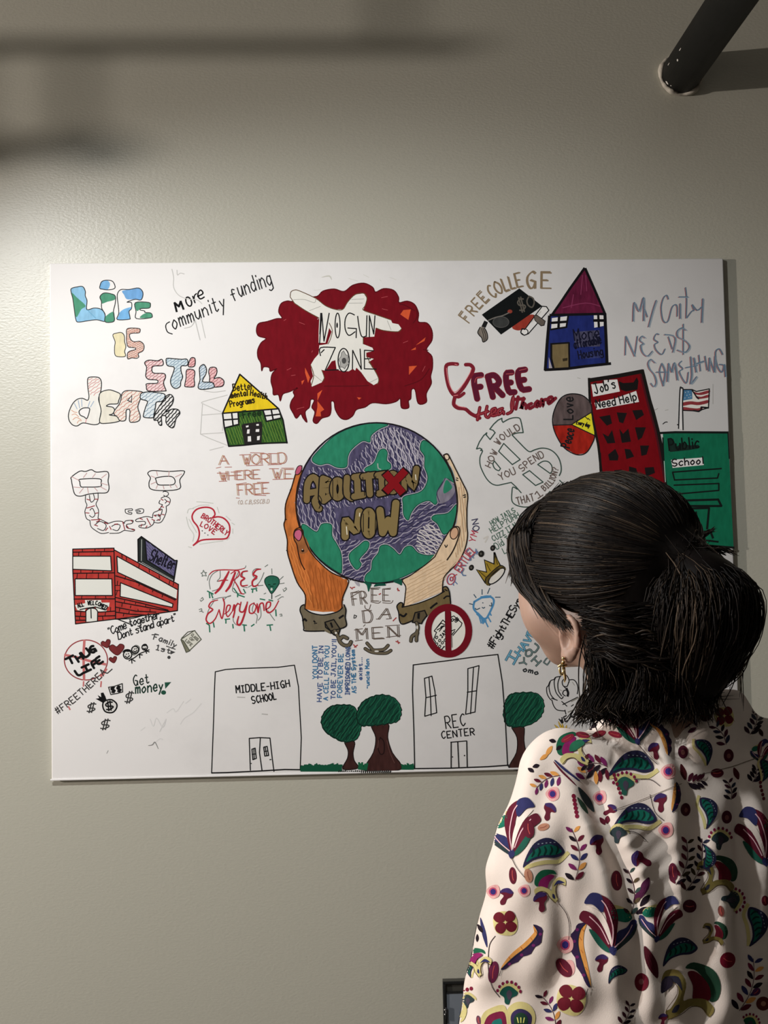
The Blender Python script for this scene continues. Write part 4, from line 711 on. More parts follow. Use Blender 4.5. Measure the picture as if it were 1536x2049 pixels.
# --- the hands and globe
D = Drawing('globe_and_hands_drawing', 'painted globe reading ABOLITION NOW held by two hands in broken cuffs', 560, 830, 3.84, 194)
GC = ell(742, 678, 620, 617, 64)
D.fill((176, 102, 50), '168,392 125,440 88,560 42,690 40,800 30,850 55,960 55,1045 75,1125 130,1285 193,1385 189,1490 240,1505 330,1515 420,1510 476,1493 480,1409 521,1304 515,1262 400,1260 200,1000 170,500', False, .3)
D.fill((194, 174, 146), '1255,310 1285,300 1310,340 1350,420 1400,520 1440,610 1435,720 1435,850 1440,930 1420,1030 1370,1130 1310,1190 1265,1240 1250,1290 1247,1360 1100,1420 950,1478 962,1382 965,1320 940,1270 1100,1100 1250,700', False, .12)
PU = (76, 72, 100); D.fill(PU, GC, False, .35)
for P, ang in (('250,400 500,420 690,200 860,90 1080,200 1120,400 1120,560 900,620 640,680 400,720 140,640 150,560', 62), ('130,640 400,720 460,930 480,1100 460,1200 400,1000 300,880 170,850', 75), ('470,960 720,960 900,640 1200,680 1340,690 1180,770 1260,950 1190,1080 1000,1000 860,1000 700,1100 660,1270 480,1230', -28), ('1060,900 1160,840 1260,950 1190,1085 1060,1050', 20), ('690,200 860,90 1080,200 1120,420 900,420', 70)):
    D.hatch((148, 144, 158), 1.5, P, ang, 24, 7, 5, 85); D.hatch((48, 46, 78), 2.0, P, ang+4, 40, 9, 5, 110)
D.hatch((176, 172, 172), 2.2, '1060,900 1160,840 1255,950 1190,1080 1060,1050', 30, 22, 6, 4, 70); D.hatch((172, 168, 176), 1.4, '700,180 850,95 960,160 1060,260 1050,400 930,420 840,280 720,260', 72, 30, 8, 6, 90)
GR = (40, 122, 94)
conts = ('245,345 300,270 420,160 560,95 700,65 830,75 760,110 700,160 690,210 640,200 590,230 540,280 520,330 510,400 440,405 370,375 300,385', '655,410 720,370 760,280 800,262 825,290 820,350 850,380 830,425 670,438', '1105,195 1200,260 1270,350 1320,430 1340,520 1280,490 1240,530 1205,600 1210,660 1190,690 1140,660 1060,690 1010,750 985,810 950,770 945,690 950,630 1060,600 1110,560 1135,480 1110,400 1110,320 1075,260', '1352,690 1355,740 1340,850 1260,920 1210,840 1165,800 1190,770 1290,755', '165,855 195,845 280,900 320,840 395,845 400,930 440,1000 470,1070 475,1190 455,1215 330,1130 235,1040 180,960', '650,970 685,985 670,1040 610,1110 625,1150 590,1190 545,1140 530,1080 560,1040 600,1010', '655,1280 660,1230 700,1190 710,1120 755,1060 770,1010 820,1000 870,1030 920,1075 960,1020 1010,1010 1060,1060 1130,1080 1190,1080 1120,1150 1000,1220 880,1270 740,1293')
for q in conts: D.line((168, 164, 172), 4.0, q, True, True); D.fill(GR, q, True, .16); D.line((26, 74, 62), 1.5, q, True, True)
D.fill((120, 116, 130), '1270,485 1240,540 1205,600 1215,680 1290,660 1340,600 1335,540', True, .25); D.fill(GR, '1278,500 1255,560 1262,605 1320,565 1310,530', True, .1); D.line((60, 56, 84), 1.5, '1270,485 1240,540 1205,600 1225,670', True)
D.line((140, 150, 146), 2, '750,375 755,410 775,420'); D.line((26, 22, 28), 2.6, GC, False, True)
D.fill((20, 84, 66), '640,1285 700,1296 690,1330 678,1360 665,1310', True, 0); D.fill((20, 84, 66), '870,1280 930,1262 935,1310 910,1300', True, 0); D.fill((20, 74, 60), '720,1320 740,1298 800,1296 810,1312 760,1315', True, 0); D.fill((150, 148, 156), '570,1280 600,1285 610,1315 590,1310', True, 0)
# lettering
GDo = (116, 100, 66)
AB = (('205,655 212,530 255,480 298,530 300,610 268,660 285,710 300,720', '225,600 285,590'), ('330,490 322,640', '330,490 378,515 345,560 388,610 335,660'), (ell(442, 570, 34, 66, 16),), ('515,485 512,600 550,640',), ('592,480 598,620', '570,480 620,472', '570,628 640,615'), ('680,465 690,610', '640,475 730,462'), ('778,462 788,598', '750,465 810,455', '760,605 815,592'), (ell(865, 520, 32, 66, 16),), ('950,575 958,450 1022,545 1048,415',))
NO = (('500,935 498,780 588,925 610,745',), (ell(682, 832, 30, 88, 16),), ('768,735 788,905', '788,905 832,810', '832,810 868,905', '868,905 890,680'))
BKO = (20, 18, 20)
for L in AB:
    for q in L: D.thick(BKO, 17.5, q, True, isinstance(q, list))
    for q in L: D.thick(GDo, 12.4, q, True, isinstance(q, list))
for L in NO:
    for q in L: D.thick(BKO, 20, q, isinstance(q, list), isinstance(q, list))
    for q in L: D.thick((124, 108, 70), 14.6, q, isinstance(q, list), isinstance(q, list))
for q in ('300,620 320,660 300,720', '405,500 405,640', '480,490 490,650', '545,480 540,640', '635,480 650,620', '735,470 740,610', '930,480 930,590', '640,760 640,900', '735,740 730,920'): D.line((30, 26, 24), 1.5, q)
for q in ('510,860 515,920', '1040,460 1045,500'): D.line((200, 195, 180), 1.6, q, False)
D.line((200, 195, 180), 1.6, '612,755 610,780', False); D.line((26, 22, 18), 3.0, '682,790 680,870', False)
D.ribbon(D.m((24, 14, 16)), 17.5, [D.P((812, 452)), D.P((940, 600))]); D.ribbon(D.m((24, 14, 16)), 17.5, [D.P((960, 432)), D.P((812, 590))])
RX = (126, 18, 26); D.ribbon(D.m(RX), 15, [D.P((818, 458)), D.P((934, 592))]); D.ribbon(D.m(RX), 15, [D.P((954, 438)), D.P((820, 582))])
# left hand over the globe
D.fill((172, 96, 46), '110,930 125,885 160,875 190,940 240,1050 320,1150 400,1215 520,1290 480,1409 476,1490 380,1500 200,1300 140,1100', True, .3)
D.fill((140, 88, 52), '120,960 180,930 225,1010 200,1060 150,1060', True, .3); D.hatch((196, 120, 62), 1.4, '80,900 110,1000 150,1120 230,1250 240,1480 210,1380 120,1200 70,1050', 72, 20, 3, 3, 90); D.hatch((150, 80, 36), 1.6, '240,1150 400,1240 480,1300 460,1480 250,1480 220,1300', 82, 26, 4, 4, 120)
for q in ('168,392 125,440 88,560 42,690 40,800 30,850 55,960 55,1045 75,1125 130,1285 193,1385 189,1490', '170,430 132,600 124,700 140,800 165,880', '165,880 220,1030 300,1130 400,1215 515,1262 521,1304 480,1409 476,1493', '105,920 110,960 130,1000 145,1080 165,1145 190,1190', '105,920 115,885 150,868 175,890 178,925'): D.line((44, 26, 18), 2.0, q)
D.shape((178, 88, 118), (50, 26, 28), 1.6, '108,925 118,892 150,882 168,905 165,940 145,968 120,950'); D.shape((170, 78, 106), (50, 26, 28), 1.4, '118,440 135,400 160,390 168,410 150,450 125,460'); D.fill((30, 20, 16), ell(175, 1045, 12, 10), True, 0); D.dot((190, 190, 185), 172, 1035, 4)
for q in ('85,570 78,580', '40,800 48,805', '50,1040 58,1050'): D.line(K, 2.0, q, False)
# right hand over the globe
D.fill((194, 172, 144), '1330,860 1375,870 1380,910 1355,980 1320,1060 1280,1120 1350,1130 1300,1190 1250,1290 1247,1360 1100,1420 950,1478 962,1382 965,1320 940,1270 1060,1200 1160,1110 1200,1060 1260,960 1300,890', False, .12)
D.hatch((176, 148, 116), 1.2, '1000,1260 1200,1120 1280,1150 1230,1340 970,1450', -28, 24, 4, 3, 150); D.hatch((180, 152, 120), 1.2, '1370,520 1425,620 1420,950 1340,1100 1380,850', 84, 18, 3, 3, 120)
for q in ('1255,310 1285,300 1310,340 1350,420 1400,520 1440,610 1435,720 1435,850 1440,930 1420,1030 1370,1130 1310,1190 1265,1240 1250,1290 1247,1360', '1190,1090 1220,1030 1260,960 1300,895 1335,862 1370,862 1380,900 1360,970 1325,1050 1282,1115', '1255,310 1300,400 1340,520 1360,660 1352,780 1325,870', '1190,1090 1120,1150 1000,1235 940,1270 965,1320 962,1382 950,1478'): D.line((38, 30, 26), 2.0, q)
D.shape((186, 150, 122), (50, 36, 30), 1.7, ell(1338, 910, 30, 46, 18, .25)); D.shape((198, 180, 160), (50, 40, 34), 1.3, '1262,312 1285,305 1298,325 1290,345 1272,340')
for q in ('1265,1000 1275,1020', '1285,1000 1280,1015', '1355,485 1368,490', '1352,500 1366,505', '1405,620 1425,615', '1410,635 1425,630'): D.line(K, 1.8, q, False)
# cuffs
D.at(550, 1000, 5.486); OL = (104, 96, 78)
D.fill(OL, '320,1150 285,1170 275,1220 300,1290 315,1400 335,1440 540,1440 600,1470 715,1420 760,1400 785,1370 770,1290 778,1210 755,1150 740,1185 680,1232 530,1265 400,1242 325,1195', False, .15)
D.line(K, 2.2, '320,1150 285,1170 275,1220 300,1290 315,1400 335,1440 540,1440', True); D.line(K, 2.2, '755,1150 778,1210 770,1290 785,1370 760,1400 715,1415', True); D.line(K, 2.2, '325,1195 400,1242 530,1265 680,1232 740,1185', True)
for q, wd in (('305,1330 325,1310 345,1330', 4), ('425,1330 440,1345', 3), ('430,1360 460,1355', 1.6), ('705,1300 750,1270', 4)): D.line(K, wd, q)
def claw(paths, wd=5.2):
    for q in paths: D.thick(K, wd+2.6, q)
    for q in paths: D.thick((98, 90, 74), wd, q)
D.shape((88, 80, 64), K, 2.2, '548,1345 645,1315 715,1420 690,1500 640,1480 610,1440 555,1400', False); D.fill(K, '600,1350 622,1345 640,1400 622,1408', False, 0); D.line(K, 1.8, '610,1440 720,1415', False); D.line(K, 1.8, '548,1345 575,1395 610,1440 615,1470', False)
claw(('655,1440 690,1500 712,1560 760,1598 810,1595 832,1560', '712,1530 745,1500 790,1520')); D.dot((190, 190, 186), 668, 1462, 12)
claw(('1010,1575 1050,1620 1080,1650 1150,1650 1200,1640 1240,1600', '990,1635 1040,1665 1100,1680 1180,1685 1230,1680 1270,1655'), 4.6); D.fill((192, 192, 188), ell(1115, 1663, 24, 9), True, 0)
D.at(780, 1000, 5.486)
D.fill((106, 92, 62), '580,960 620,955 650,1010 665,1140 560,1180 480,1230 410,1275 345,1285 240,1330 140,1365 105,1330 95,1240 75,1170 110,1130 140,1140 130,1180 150,1180 300,1140 470,1075 590,1010', False, .15)
D.line(K, 2.2, '590,1010 580,965 620,955 650,1010 665,1140', True); D.line(K, 2.2, '405,1280 345,1290 240,1330 140,1365 105,1330 95,1240 75,1170 110,1130 140,1140 132,1178', True); D.line(K, 2.0, '132,1180 300,1140 470,1075 600,1005')
for q, wd in (('110,1260 150,1280 180,1250', 4), ('445,1190 480,1160 515,1135', 4), ('590,1085 620,1060 650,1060', 3), ('600,985 630,1000', 2)): D.line(K, wd, q)
D.shape((86, 76, 58), K, 2.2, '275,1240 380,1215 405,1270 360,1330 345,1360 245,1345', False); D.fill(K, '300,1245 330,1238 325,1310 300,1305', False, 0)
claw(('290,1350 305,1400 290,1460 240,1500 228,1550', '300,1460 290,1500 288,1545'), 4.6); D.fill((192, 192, 188), ell(298, 1400, 9, 22), True, 0); D.done()
D = Drawing('free_da_men_lettering', 'brown outlined serif lettering reading FREE DA MEN', 550, 1000, 5.486, 192)
FB, FR2 = (92, 80, 72), (150, 62, 62)
for ox, oy in ((0, 0), (16, 2)):
    D.text(FB, 1.4, 'FR', '850,1160 1000,1140', 140, dx=ox, dy=oy, wob=0, gap=.3); D.text(FB, 1.4, 'EE', '1055,1110 1250,1110', 130, dx=ox, dy=oy, wob=0, gap=.5); D.text(FB, 1.4, 'D', '970,1350 1060,1340', 130, dx=ox, dy=oy, wob=0); D.text(FB, 1.4, 'A', '1130,1310 1260,1300', 110, .3, dx=ox, dy=oy, wob=0); D.text(FB, 1.5, 'MEN', '895,1535 1350,1505', 120, dx=ox, dy=oy, wob=0, gap=.35)
for q in ('830,1070 940,1005', '850,1020 920,1000', '1040,970 1150,965', '1180,980 1270,970', '1050,1120 1130,1135 1160,1115', '1180,1130 1270,1135 1295,1105', '985,1160 990,1190 1030,1205 1050,1150', '950,1220 1060,1215', '970,1390 990,1370', '1150,1310 1110,1310', '1220,1310 1275,1305', '870,1430 960,1415', '880,1550 960,1540', '1080,1530 1200,1525', '1220,1510 1380,1490', '1210,1385 1370,1375'): D.line(FB, 1.3, q)
for q in ('825,960 850,980', '850,965 875,960', '1340,980 1365,1000', '1345,970 1350,1000', '1295,1330 1330,1295', '860,1590 890,1620', '870,1620 905,1595', '1325,1555 1370,1570', '1345,1545 1355,1580', '1140,1040 1160,1030'): D.line(FR2, 2.0, q, False)
D.line((60, 60, 60), 1.6, '865,1300 870,1265 895,1275 885,1295 865,1300', False); D.done()
# --- no jail sign
D = Drawing('no_jail_sign_drawing', 'dark red prohibition ring over a small outlined jail', 780, 1000, 5.486, 186)
D.fill((190, 189, 183), ell(640, 1438, 222, 258, 36), False, 0)
for q in ('485,1440 580,1320 605,1345', '485,1440 510,1455 480,1530 500,1560 478,1590 480,1620 550,1655 600,1610', '670,1290 700,1275 790,1355 780,1385 690,1490', '700,1320 740,1290', '510,1410 560,1355 600,1370', '515,1430 600,1385', '670,1440 715,1425', '680,1480 710,1440', '560,1660 590,1610', '540,1445 590,1380', '555,1400 575,1385'): D.line(K, 1.7, q, False)
for x, y in ((512, 1512), (545, 1545), (575, 1570), (512, 1585), (545, 1610), (605, 1540), (685, 1320), (725, 1330), (740, 1318)): D.line(K, 1.6, ell(x, y, 11, 15, 10, .5), True, True)
D.text(K, 1.8, 'JAIL', '570,1520 640,1440', 36)
RS = (104, 16, 30); D.line(RS, 13.5, ell(640, 1438, 224, 258, 44), False, True); D.ribbon(D.m(RS), 11, [D.P((634, 1215)), D.P((642, 1670))]); D.line((66, 8, 18), 1.0, '605,1225 610,1650', False); D.line((66, 8, 18), 1.0, '665,1230 680,1620', False); D.done()
D = Drawing('handle_lettering', 'small red and blue dripping handle starting with @', 780, 1000, 5.486, 176)
for c, o in (((84, 104, 138), 8), ((150, 56, 62), 0)):
    D.line(c, 1.7, ell(668+o, 872, 42, 60, 18, .3), True, True); D.line(c, 1.6, ell(672+o, 870, 16, 22, 12), True, True); D.line(c, 1.7, '690,880 700,840 735,820', True)
    D.text(c, 1.8, 'ERTUEL', '775,800 870,650 950,560', 85, dx=o, dy=o*.6, wob=0, gap=.15)
D.text((150, 56, 70), 1.7, 'YM', '930,470 965,360', 70); D.text((60, 60, 82), 1.9, 'ON', '985,330 960,210', 70)
for q in ('690,920 700,940', '715,900 738,925', '780,790 800,830 830,830', '870,640 885,665', '900,620 915,640', '935,560 965,580', '940,540 955,600'): D.line((78, 102, 136), 1.8, q, False)
D.done()
D = Drawing('crown_drawing', 'tilted gold crown with three black dots above it', 780, 1000, 5.486, 172)
D.shape((128, 108, 40), K, 2.0, '948,768 1060,795 1035,660 1140,705 1145,575 1212,722 1262,750 1250,790 1090,940 1045,915', False, .2)
D.fill((78, 66, 32), '1045,905 1060,850 1200,725 1262,745 1255,790 1090,938', True, .2); D.line(K, 1.6, '1045,905 1060,850 1200,725 1262,745', True); D.shape((168, 166, 160), K, 2.0, ell(1170, 838, 116, 44, 22, -.78))
for q in ('1070,850 1190,750', '1080,870 1220,750', '975,780 1050,850', '1060,700 1100,780', '1150,610 1180,710'): D.line((60, 50, 22), 1.4, q, False)
for x, y, r in ((893, 745, 30), (1000, 593, 33), (1128, 530, 30)): D.fill((26, 25, 24), ell(x, y, r*.92, r*1.1, 18, .4), True, 0); D.line((90, 88, 82), 1.0, ell(x-2, y, 7, 9, 10), True, True)
D.done()
D = Drawing('blue_diamond_drawing', 'blue outlined smiling diamond with rays', 780, 1000, 5.486, 172)
DB = (62, 112, 150)
D.thick(DB, 4.0, '925,1120 1030,1058 1110,1062 1150,1110 1100,1230 1045,1330 950,1240 910,1190 925,1120', False); D.line(DB, 6, '960,1250 1045,1335', False); D.line(DB, 5, '1000,1072 1105,1062', False)
for q in ('975,1270 1000,1355', '1000,1290 1020,1360', '1075,1285 1105,1340', '1095,1240 1110,1270', '1045,1330 1075,1395', '1030,1335 1020,1360'): D.line(DB, 2.4, q, False)
for q in ('1010,985 1010,1040', '1095,970 1070,1030', '920,1040 945,1075', '1155,1070 1210,1070', '870,1140 908,1150', '935,1190 950,1205 985,1190', '1010,1180 1025,1190 1040,1180', '1090,1160 1115,1165 1112,1130', '1015,1130 1022,1133'): D.line((48, 70, 86), 1.7, q)
D.done()
D = Drawing('hashtag_fight_lettering', 'slanted black handwriting reading #FightTheSys', 780, 1000, 5.486, 170)
D.text(K, 2.2, '#FightTHESys', '1130,1640 1280,1400 1450,1110', 82, gap=.15); D.done()
# --- blue vertical lines
D = Drawing('blue_vertical_lettering', 'lines of blue handwriting turned upright above the trees', 410, 1260, 4.389, 196)
for i, (t, b, h) in enumerate((('YOU DONT', '988,430 985,140', 42), ('HAVE TO BE IN', '1022,632 1038,145', 38), ('A CELL FOR YOU', '1078,620 1090,145', 38), ("TO BE JAIL,YOU'll", '1142,608 1152,88', 36), ('FOREVER BE', '1202,595 1212,212', 40), ('IMPRISONED LONG', '1268,570 1272,155', 36), ('AS THE System', '1328,555 1312,178', 36), ('exist...', '1378,440 1380,248', 34), ('-uncle Mon', '1442,515 1440,260', 34))):
    D.text(((62, 112, 150), (72, 92, 134))[i % 2], 1.9, t, b, h)
D.done()
# --- middle high school
D = Drawing('middle_high_school_drawing', 'plain black outlined building reading MIDDLE-HIGH SCHOOL', 410, 1260, 4.389, 200)
for q, wd in (('58,1258 75,800 82,550 90,370', 1.9), ('90,370 180,350 280,342 640,330 785,312', 1.9), ('785,312 820,500 845,950 835,1235', 1.9), ('58,1258 200,1255 500,1240 700,1228 838,1230', 2.4), ('388,955 480,948 570,952', 2.0), ('388,955 398,1235', 1.9), ('485,955 478,1080 500,1235', 1.9), ('570,952 590,1130 605,1245', 1.9), ('412,1050 440,1040 450,1130 420,1142 412,1050', 2.0), ('428,1045 432,1138', 1.8), ('412,1095 448,1090', 1.8), ('515,1032 545,1025 558,1105 525,1110 515,1032', 2.0), ('528,1030 542,1106', 1.8), ('518,1070 552,1065', 1.8)): D.line(K, wd, q, len(pts(q)) > 3 and wd < 2.0 and False)
D.dot(K, 406, 1175, 5); D.line(K, 1.8, '568,1142 580,1140', False); D.text(K, 2.1, 'MIDDLE-HIGH', '275,555 560,528 745,500', 62); D.text(K, 2.1, 'SCHOOL', '418,652 625,610', 62)
for q in ('285,592 350,595', '500,740 550,745', '355,1275 400,1272', '445,1275 490,1270'): D.line((160, 160, 158), 1.8, q, False)
D.done()
# --- trees and grass
TGn, TRK = (16, 62, 48), (58, 34, 32)
def scallop(P, amp, n):
    P = catmull(P, True, n); return [(x+amp*math.sin(k*2.1), y+amp*math.cos(k*2.3)) for k, (x, y) in enumerate(P)]
def tree(label, ox, oy, sc, wht, crown, trunk, extra=()):
    global D
    D = Drawing('tree_drawing', label, ox, oy, sc, wht); D.fill(TRK, trunk, True, .25); D.line((22, 16, 16), 1.6, trunk, True, True)
    C_ = scallop(pts(crown), 4, 5); D.fill(TGn, C_, False, .2); D.hatch((28, 92, 66), 1.2, crown, -58, 24, 3, 12, 60); D.hatch((8, 40, 32), 1.8, crown, -52, 40, 4, 26, 80); D.line((30, 108, 78), 1.8, [(x*.985+.015*pts(crown)[0][0], y) for x, y in C_], False, True); D.line((10, 30, 25), 1.7, C_, False, True)
    for c, wd, q in extra: D.line(c, wd, q)
    D.done()
tree('round dark green tree leaning toward a broader one', 410, 1260, 4.389, 192, '1020,800 1050,720 1120,668 1220,660 1300,672 1345,740 1372,830 1360,900 1325,965 1220,985 1110,935 1045,880', '1225,980 1312,985 1300,1080 1310,1150 1345,1215 1210,1225 1250,1130 1255,1060')
tree('broad dark green tree with a thick flared trunk and knothole', 720, 1290, 3.339, 186, '-20,450 15,385 80,348 150,335 220,352 265,400 275,460 250,512 180,528 100,538 10,540 -20,500', '78,535 188,528 185,620 215,720 275,832 35,845 90,720 105,620', (((30, 18, 18), 1.8, '135,620 120,680 135,730 160,720 160,650 135,620'), ((88, 60, 56), 1.2, '125,640 118,690'), ((88, 60, 56), 1.2, '180,640 200,720 230,790')))
tree('dark green tree just right of the recreation center', 720, 1290, 3.339, 178, '958,440 975,370 1010,330 1090,320 1175,325 1222,370 1225,440 1190,500 1110,542 1010,548 968,515', '1012,545 1092,545 1095,640 1110,720 1150,830 1000,825 1045,720 1048,620')
D = Drawing('grass_drawing', 'strip of green grass at the foot of the trees', 410, 1260, 4.389, 192)
GS = (18, 78, 56)
for k in range(28): x = 845+k*13; D.thick(GS, 3.4, [(x, 1240), (x-3, 1215+D.rng.uniform(-6, 6)), (x+4, 1192+D.rng.uniform(-8, 12)-k*.5)], True)
for k in range(9): D.thick((24, 92, 62), 4.2, [(1350+k*8, 1220+k), (1355+k*8, 1200), (1352+k*9, 1182+D.rng.uniform(-12, 20))], True)
for k in range(26): x = 1170+k*18; D.line((40, 42, 40), 1.5, [(x, 1252), (x+10, 1236+D.rng.uniform(-6, 6)), (x+4, 1258)], False)
D.at(720, 1290, 3.339)
for k in range(11): x = 280+k*7.5; D.thick((20, 84, 58), 2.6, [(x, 832), (x+2, 815), (x-2, 797+D.rng.uniform(-6, 10))], True)
D.done()
# --- rec center
D = Drawing('rec_center_drawing', 'plain black outlined building reading REC CENTER', 720, 1290, 3.339, 180)
for q, wd in (('355,135 350,300 360,600 365,830', 1.9), ('355,135 560,110 740,85 920,65', 1.9), ('920,65 950,250 970,500 985,800', 1.9), ('362,828 600,825 850,815 992,805', 2.2), ('985,800 998,828', 1.8), ('605,652 712,643', 1.9), ('608,652 608,822', 1.9), ('652,650 660,822', 1.9), ('712,643 716,820', 1.9), ('430,225 480,210 500,310 512,455 432,478 440,350 430,225', 1.9), ('460,215 470,340 475,475', 1.9), ('438,355 510,338', 1.9), ('720,160 795,140 780,290 768,450 705,465 720,310 720,160', 1.9), ('758,150 748,310 738,462', 1.9), ('715,318 778,308', 1.9)): D.line(K, wd, q, False)
D.dot(K, 618, 750, 4.5); D.dot(K, 698, 741, 5); D.text(K, 2.0, 'REC', '575,560 705,542', 82); D.text(K, 2.0, 'CENTER', '545,628 650,615 765,602', 46); D.done()
# --- i have ..., fist, plant
D = Drawing('i_have_lettering', 'slanted blue and dark lettering beginning I HAVE', 900, 1060, 4.658, 168)
for c, wd in (((42, 70, 84), 5.0), ((80, 126, 148), 2.6)): D.text(c, wd, 'I', '590,1255 640,1165', 80, wob=0); D.text(c, wd*.9, 'HAVE', '655,1175 740,1060 800,950', 66, wob=0, gap=.2)
for c, wd in (((40, 46, 46), 3.8), ((92, 112, 112), 1.4)): D.text(c, wd, 'Y', '690,1282 735,1228', 60, wob=0); D.text(c, wd, 'O', '740,1190 775,1140', 60, wob=0); D.text(c, wd, 'U', '785,1150 830,1090', 50, wob=0); D.text(c, wd, 'I', '800,1270 850,1220', 62, wob=0); D.text(c, wd*.7, 'D', '905,1260 940,1210', 40, wob=0)
D.text((38, 42, 44), 2.4, 'omo', '680,1320 750,1335 815,1355', 45); D.done()
D = Drawing('fist_drawing', 'black outlined raised fist reading WE CAN', 900, 1060, 4.658, 166)
for q in ('915,1455 900,1475 905,1530 930,1575 950,1590', '915,1455 935,1410 970,1395', '935,1410 922,1470 940,1540 975,1580', '970,1395 985,1375 1025,1368', '985,1375 970,1420 985,1510 1020,1560', '1025,1368 1055,1348 1085,1358 1105,1390 1110,1420', '1025,1368 1005,1430 1010,1500 1040,1550', '1110,1400 1150,1398 1180,1430 1192,1480 1185,1530', '1065,1388 1045,1415 1055,1455 1090,1460 1105,1420', '1055,1455 1085,1490 1060,1500 1050,1530 1075,1550', '1020,1560 1040,1575 1055,1555', '950,1590 965,1640 1000,1680 1075,1690', '945,1570 1000,1590', '1040,1600 1090,1645', '1050,1630 1190,1560', '1130,1645 1150,1630', '1070,1680 1080,1720'): D.line(K, 1.7, q)
D.line(K, 4.5, '1085,1480 1100,1520 1095,1550'); D.line((120, 118, 112), 1.0, '1140,1420 1160,1450'); D.line((120, 118, 112), 1.0, '1020,1490 1040,1500')
for q in ('1130,1600 1250,1560 1300,1700', '1100,1700 1250,1640'): D.line((110, 108, 102), 2.2, q)
D.text(K, 2.0, 'WE CAN', '1035,1810 1240,1700', 48, .1); D.done()
D = Drawing('yellow_plant_drawing', 'spiky yellow tuft drawn at the lower right', 900, 1060, 4.658, 160)
for x, y in ((945, 1860), (975, 1820), (1010, 1790), (1045, 1810), (1085, 1825), (940, 1905), (960, 1955), (930, 1930), (1110, 1850)):
    D.line((52, 44, 20), 4.6, [(1070, 1930), ((x+1070)/2, (y+1930)/2-6), (x, y)], True, False, .8); D.line((158, 132, 46), 3.0, [(1070, 1928), ((x+1070)/2, (y+1930)/2-6), (x, y)], True, False, .8)
D.done()
# --- smudges of erased pencil on the cloth
D = Drawing('pencil_smudges', 'grey pencil smudges along the canvas edges', 500, 540, 4.042, 190)
for q in ('580,60 640,50 660,80', '800,70 870,90', '920,40 960,60', '1050,80 1060,90', '520,165 570,160', '1130,60 1180,80'): D.line((168, 168, 162), 3.0, q, True, False, .8)
D.at(1090, 730, 3.84)
for q in ('840,350 865,335', '925,350 945,345', '250,100 270,105', '1290,150 1290,300'): D.line((128, 126, 120), 2.0, q, True, False, .7)
D.at(60, 1480, 3.84)
for q in ('590,105 600,85', '450,308 470,304', '650,306 675,303', '910,45 940,40 960,20 985,70'): D.line((120, 120, 118), 1.8, q, True, False, .5)
D.done()['kind'] = 'stuff'

# ================================================================== the person
RTn, UPn, FWn, CMn = np.array(RT), np.array(UP), np.array(fw), np.array(CAM)
def Wp(px, py, y):
    d = RTn*((px-768)/FPX)-UPn*((py-1024.5)/FPX)+FWn; return CMn+d*((y-CMn[1])/d[1])
def surface_nets(f, lo_, hi_, h):
    """mesh of the zero level of f sampled on a grid"""
    ax = [np.arange(lo_[k], hi_[k]+h, h).astype(np.float32) for k in range(3)]; n = [len(a) for a in ax]
    S = np.empty(n, np.float32)
    for i0 in range(0, n[0], 24):
        X, Y, Z = np.meshgrid(ax[0][i0:i0+24], ax[1], ax[2], indexing='ij'); S[i0:i0+24] = f(X, Y, Z)
    c = [S[i:n[0]-1+i, j:n[1]-1+j, k:n[2]-1+k] for i in (0, 1) for j in (0, 1) for k in (0, 1)]
    neg = sum((q < 0).astype(np.int8) for q in c); act = (neg > 0) & (neg < 8); idx = np.argwhere(act)
    cv = np.stack([q[act] for q in c], 1); off = np.array([(i, j, k) for i in (0, 1) for j in (0, 1) for k in (0, 1)], float)
    P = np.zeros((len(idx), 3)); cnt = np.zeros(len(idx))
    for a in range(8):
        for b in range(a+1, 8):
            if np.abs(off[a]-off[b]).sum() != 1: continue
            m = (cv[:, a] < 0) != (cv[:, b] < 0); t = cv[m, a]/(cv[m, a]-cv[m, b]); P[m] += off[a]+(off[b]-off[a])*t[:, None]; cnt[m] += 1
    V = (idx+P/cnt[:, None])*h+np.array(lo_); num = -np.ones(act.shape, int); num[act] = np.arange(len(idx)); F = []
    for d in range(3):
        e, g = [(1, 2), (2, 0), (0, 1)][d]; sl0 = [slice(None)]*3; sl1 = [slice(None)]*3; sl0[d] = slice(0, n[d]-1); sl1[d] = slice(1, n[d])
        A, B = S[tuple(sl0)], S[tuple(sl1)]; E = np.argwhere((A < 0) != (B < 0)); E = E[(E[:, e] > 0) & (E[:, g] > 0) & (E[:, e] < n[e]-1) & (E[:, g] < n[g]-1)]
        o = []
        for de, dg in ((0, 0), (1, 0), (1, 1), (0, 1)):
            q = E.copy(); q[:, e] -= de; q[:, g] -= dg; o.append(num[q[:, 0], q[:, 1], q[:, 2]])
        Q = np.stack(o, 1); fl = A[E[:, 0], E[:, 1], E[:, 2]] < 0; Q[~fl] = Q[~fl][:, ::-1]; F.append(Q)
    F = np.concatenate(F); return V, F[(F >= 0).all(1)]
def npmesh(name, V, F, mats, parent=None, smooth=True):
    me = bpy.data.meshes.new(name); V = np.asarray(V, np.float32); F = np.asarray(F, np.int32); k = F.shape[1]
    me.vertices.add(len(V)); me.vertices.foreach_set('co', V.ravel()); me.loops.add(len(F)*k); me.loops.foreach_set('vertex_index', F.ravel())
    me.polygons.add(len(F)); me.polygons.foreach_set('loop_start', np.arange(0, len(F)*k, k, dtype=np.int32))
    if smooth: me.polygons.foreach_set('use_smooth', np.ones(len(F), bool))
    for m in (mats if isinstance(mats, list) else [mats]): me.materials.append(m)
    me.update(calc_edges=True); me.validate(); o = bpy.data.objects.new(name, me); COL.objects.link(o); return put(o, parent)
def smin(a, b, k):
    h = np.clip(.5+.5*(b-a)/k, 0, 1); return b+(a-b)*h-k*h*(1-h)
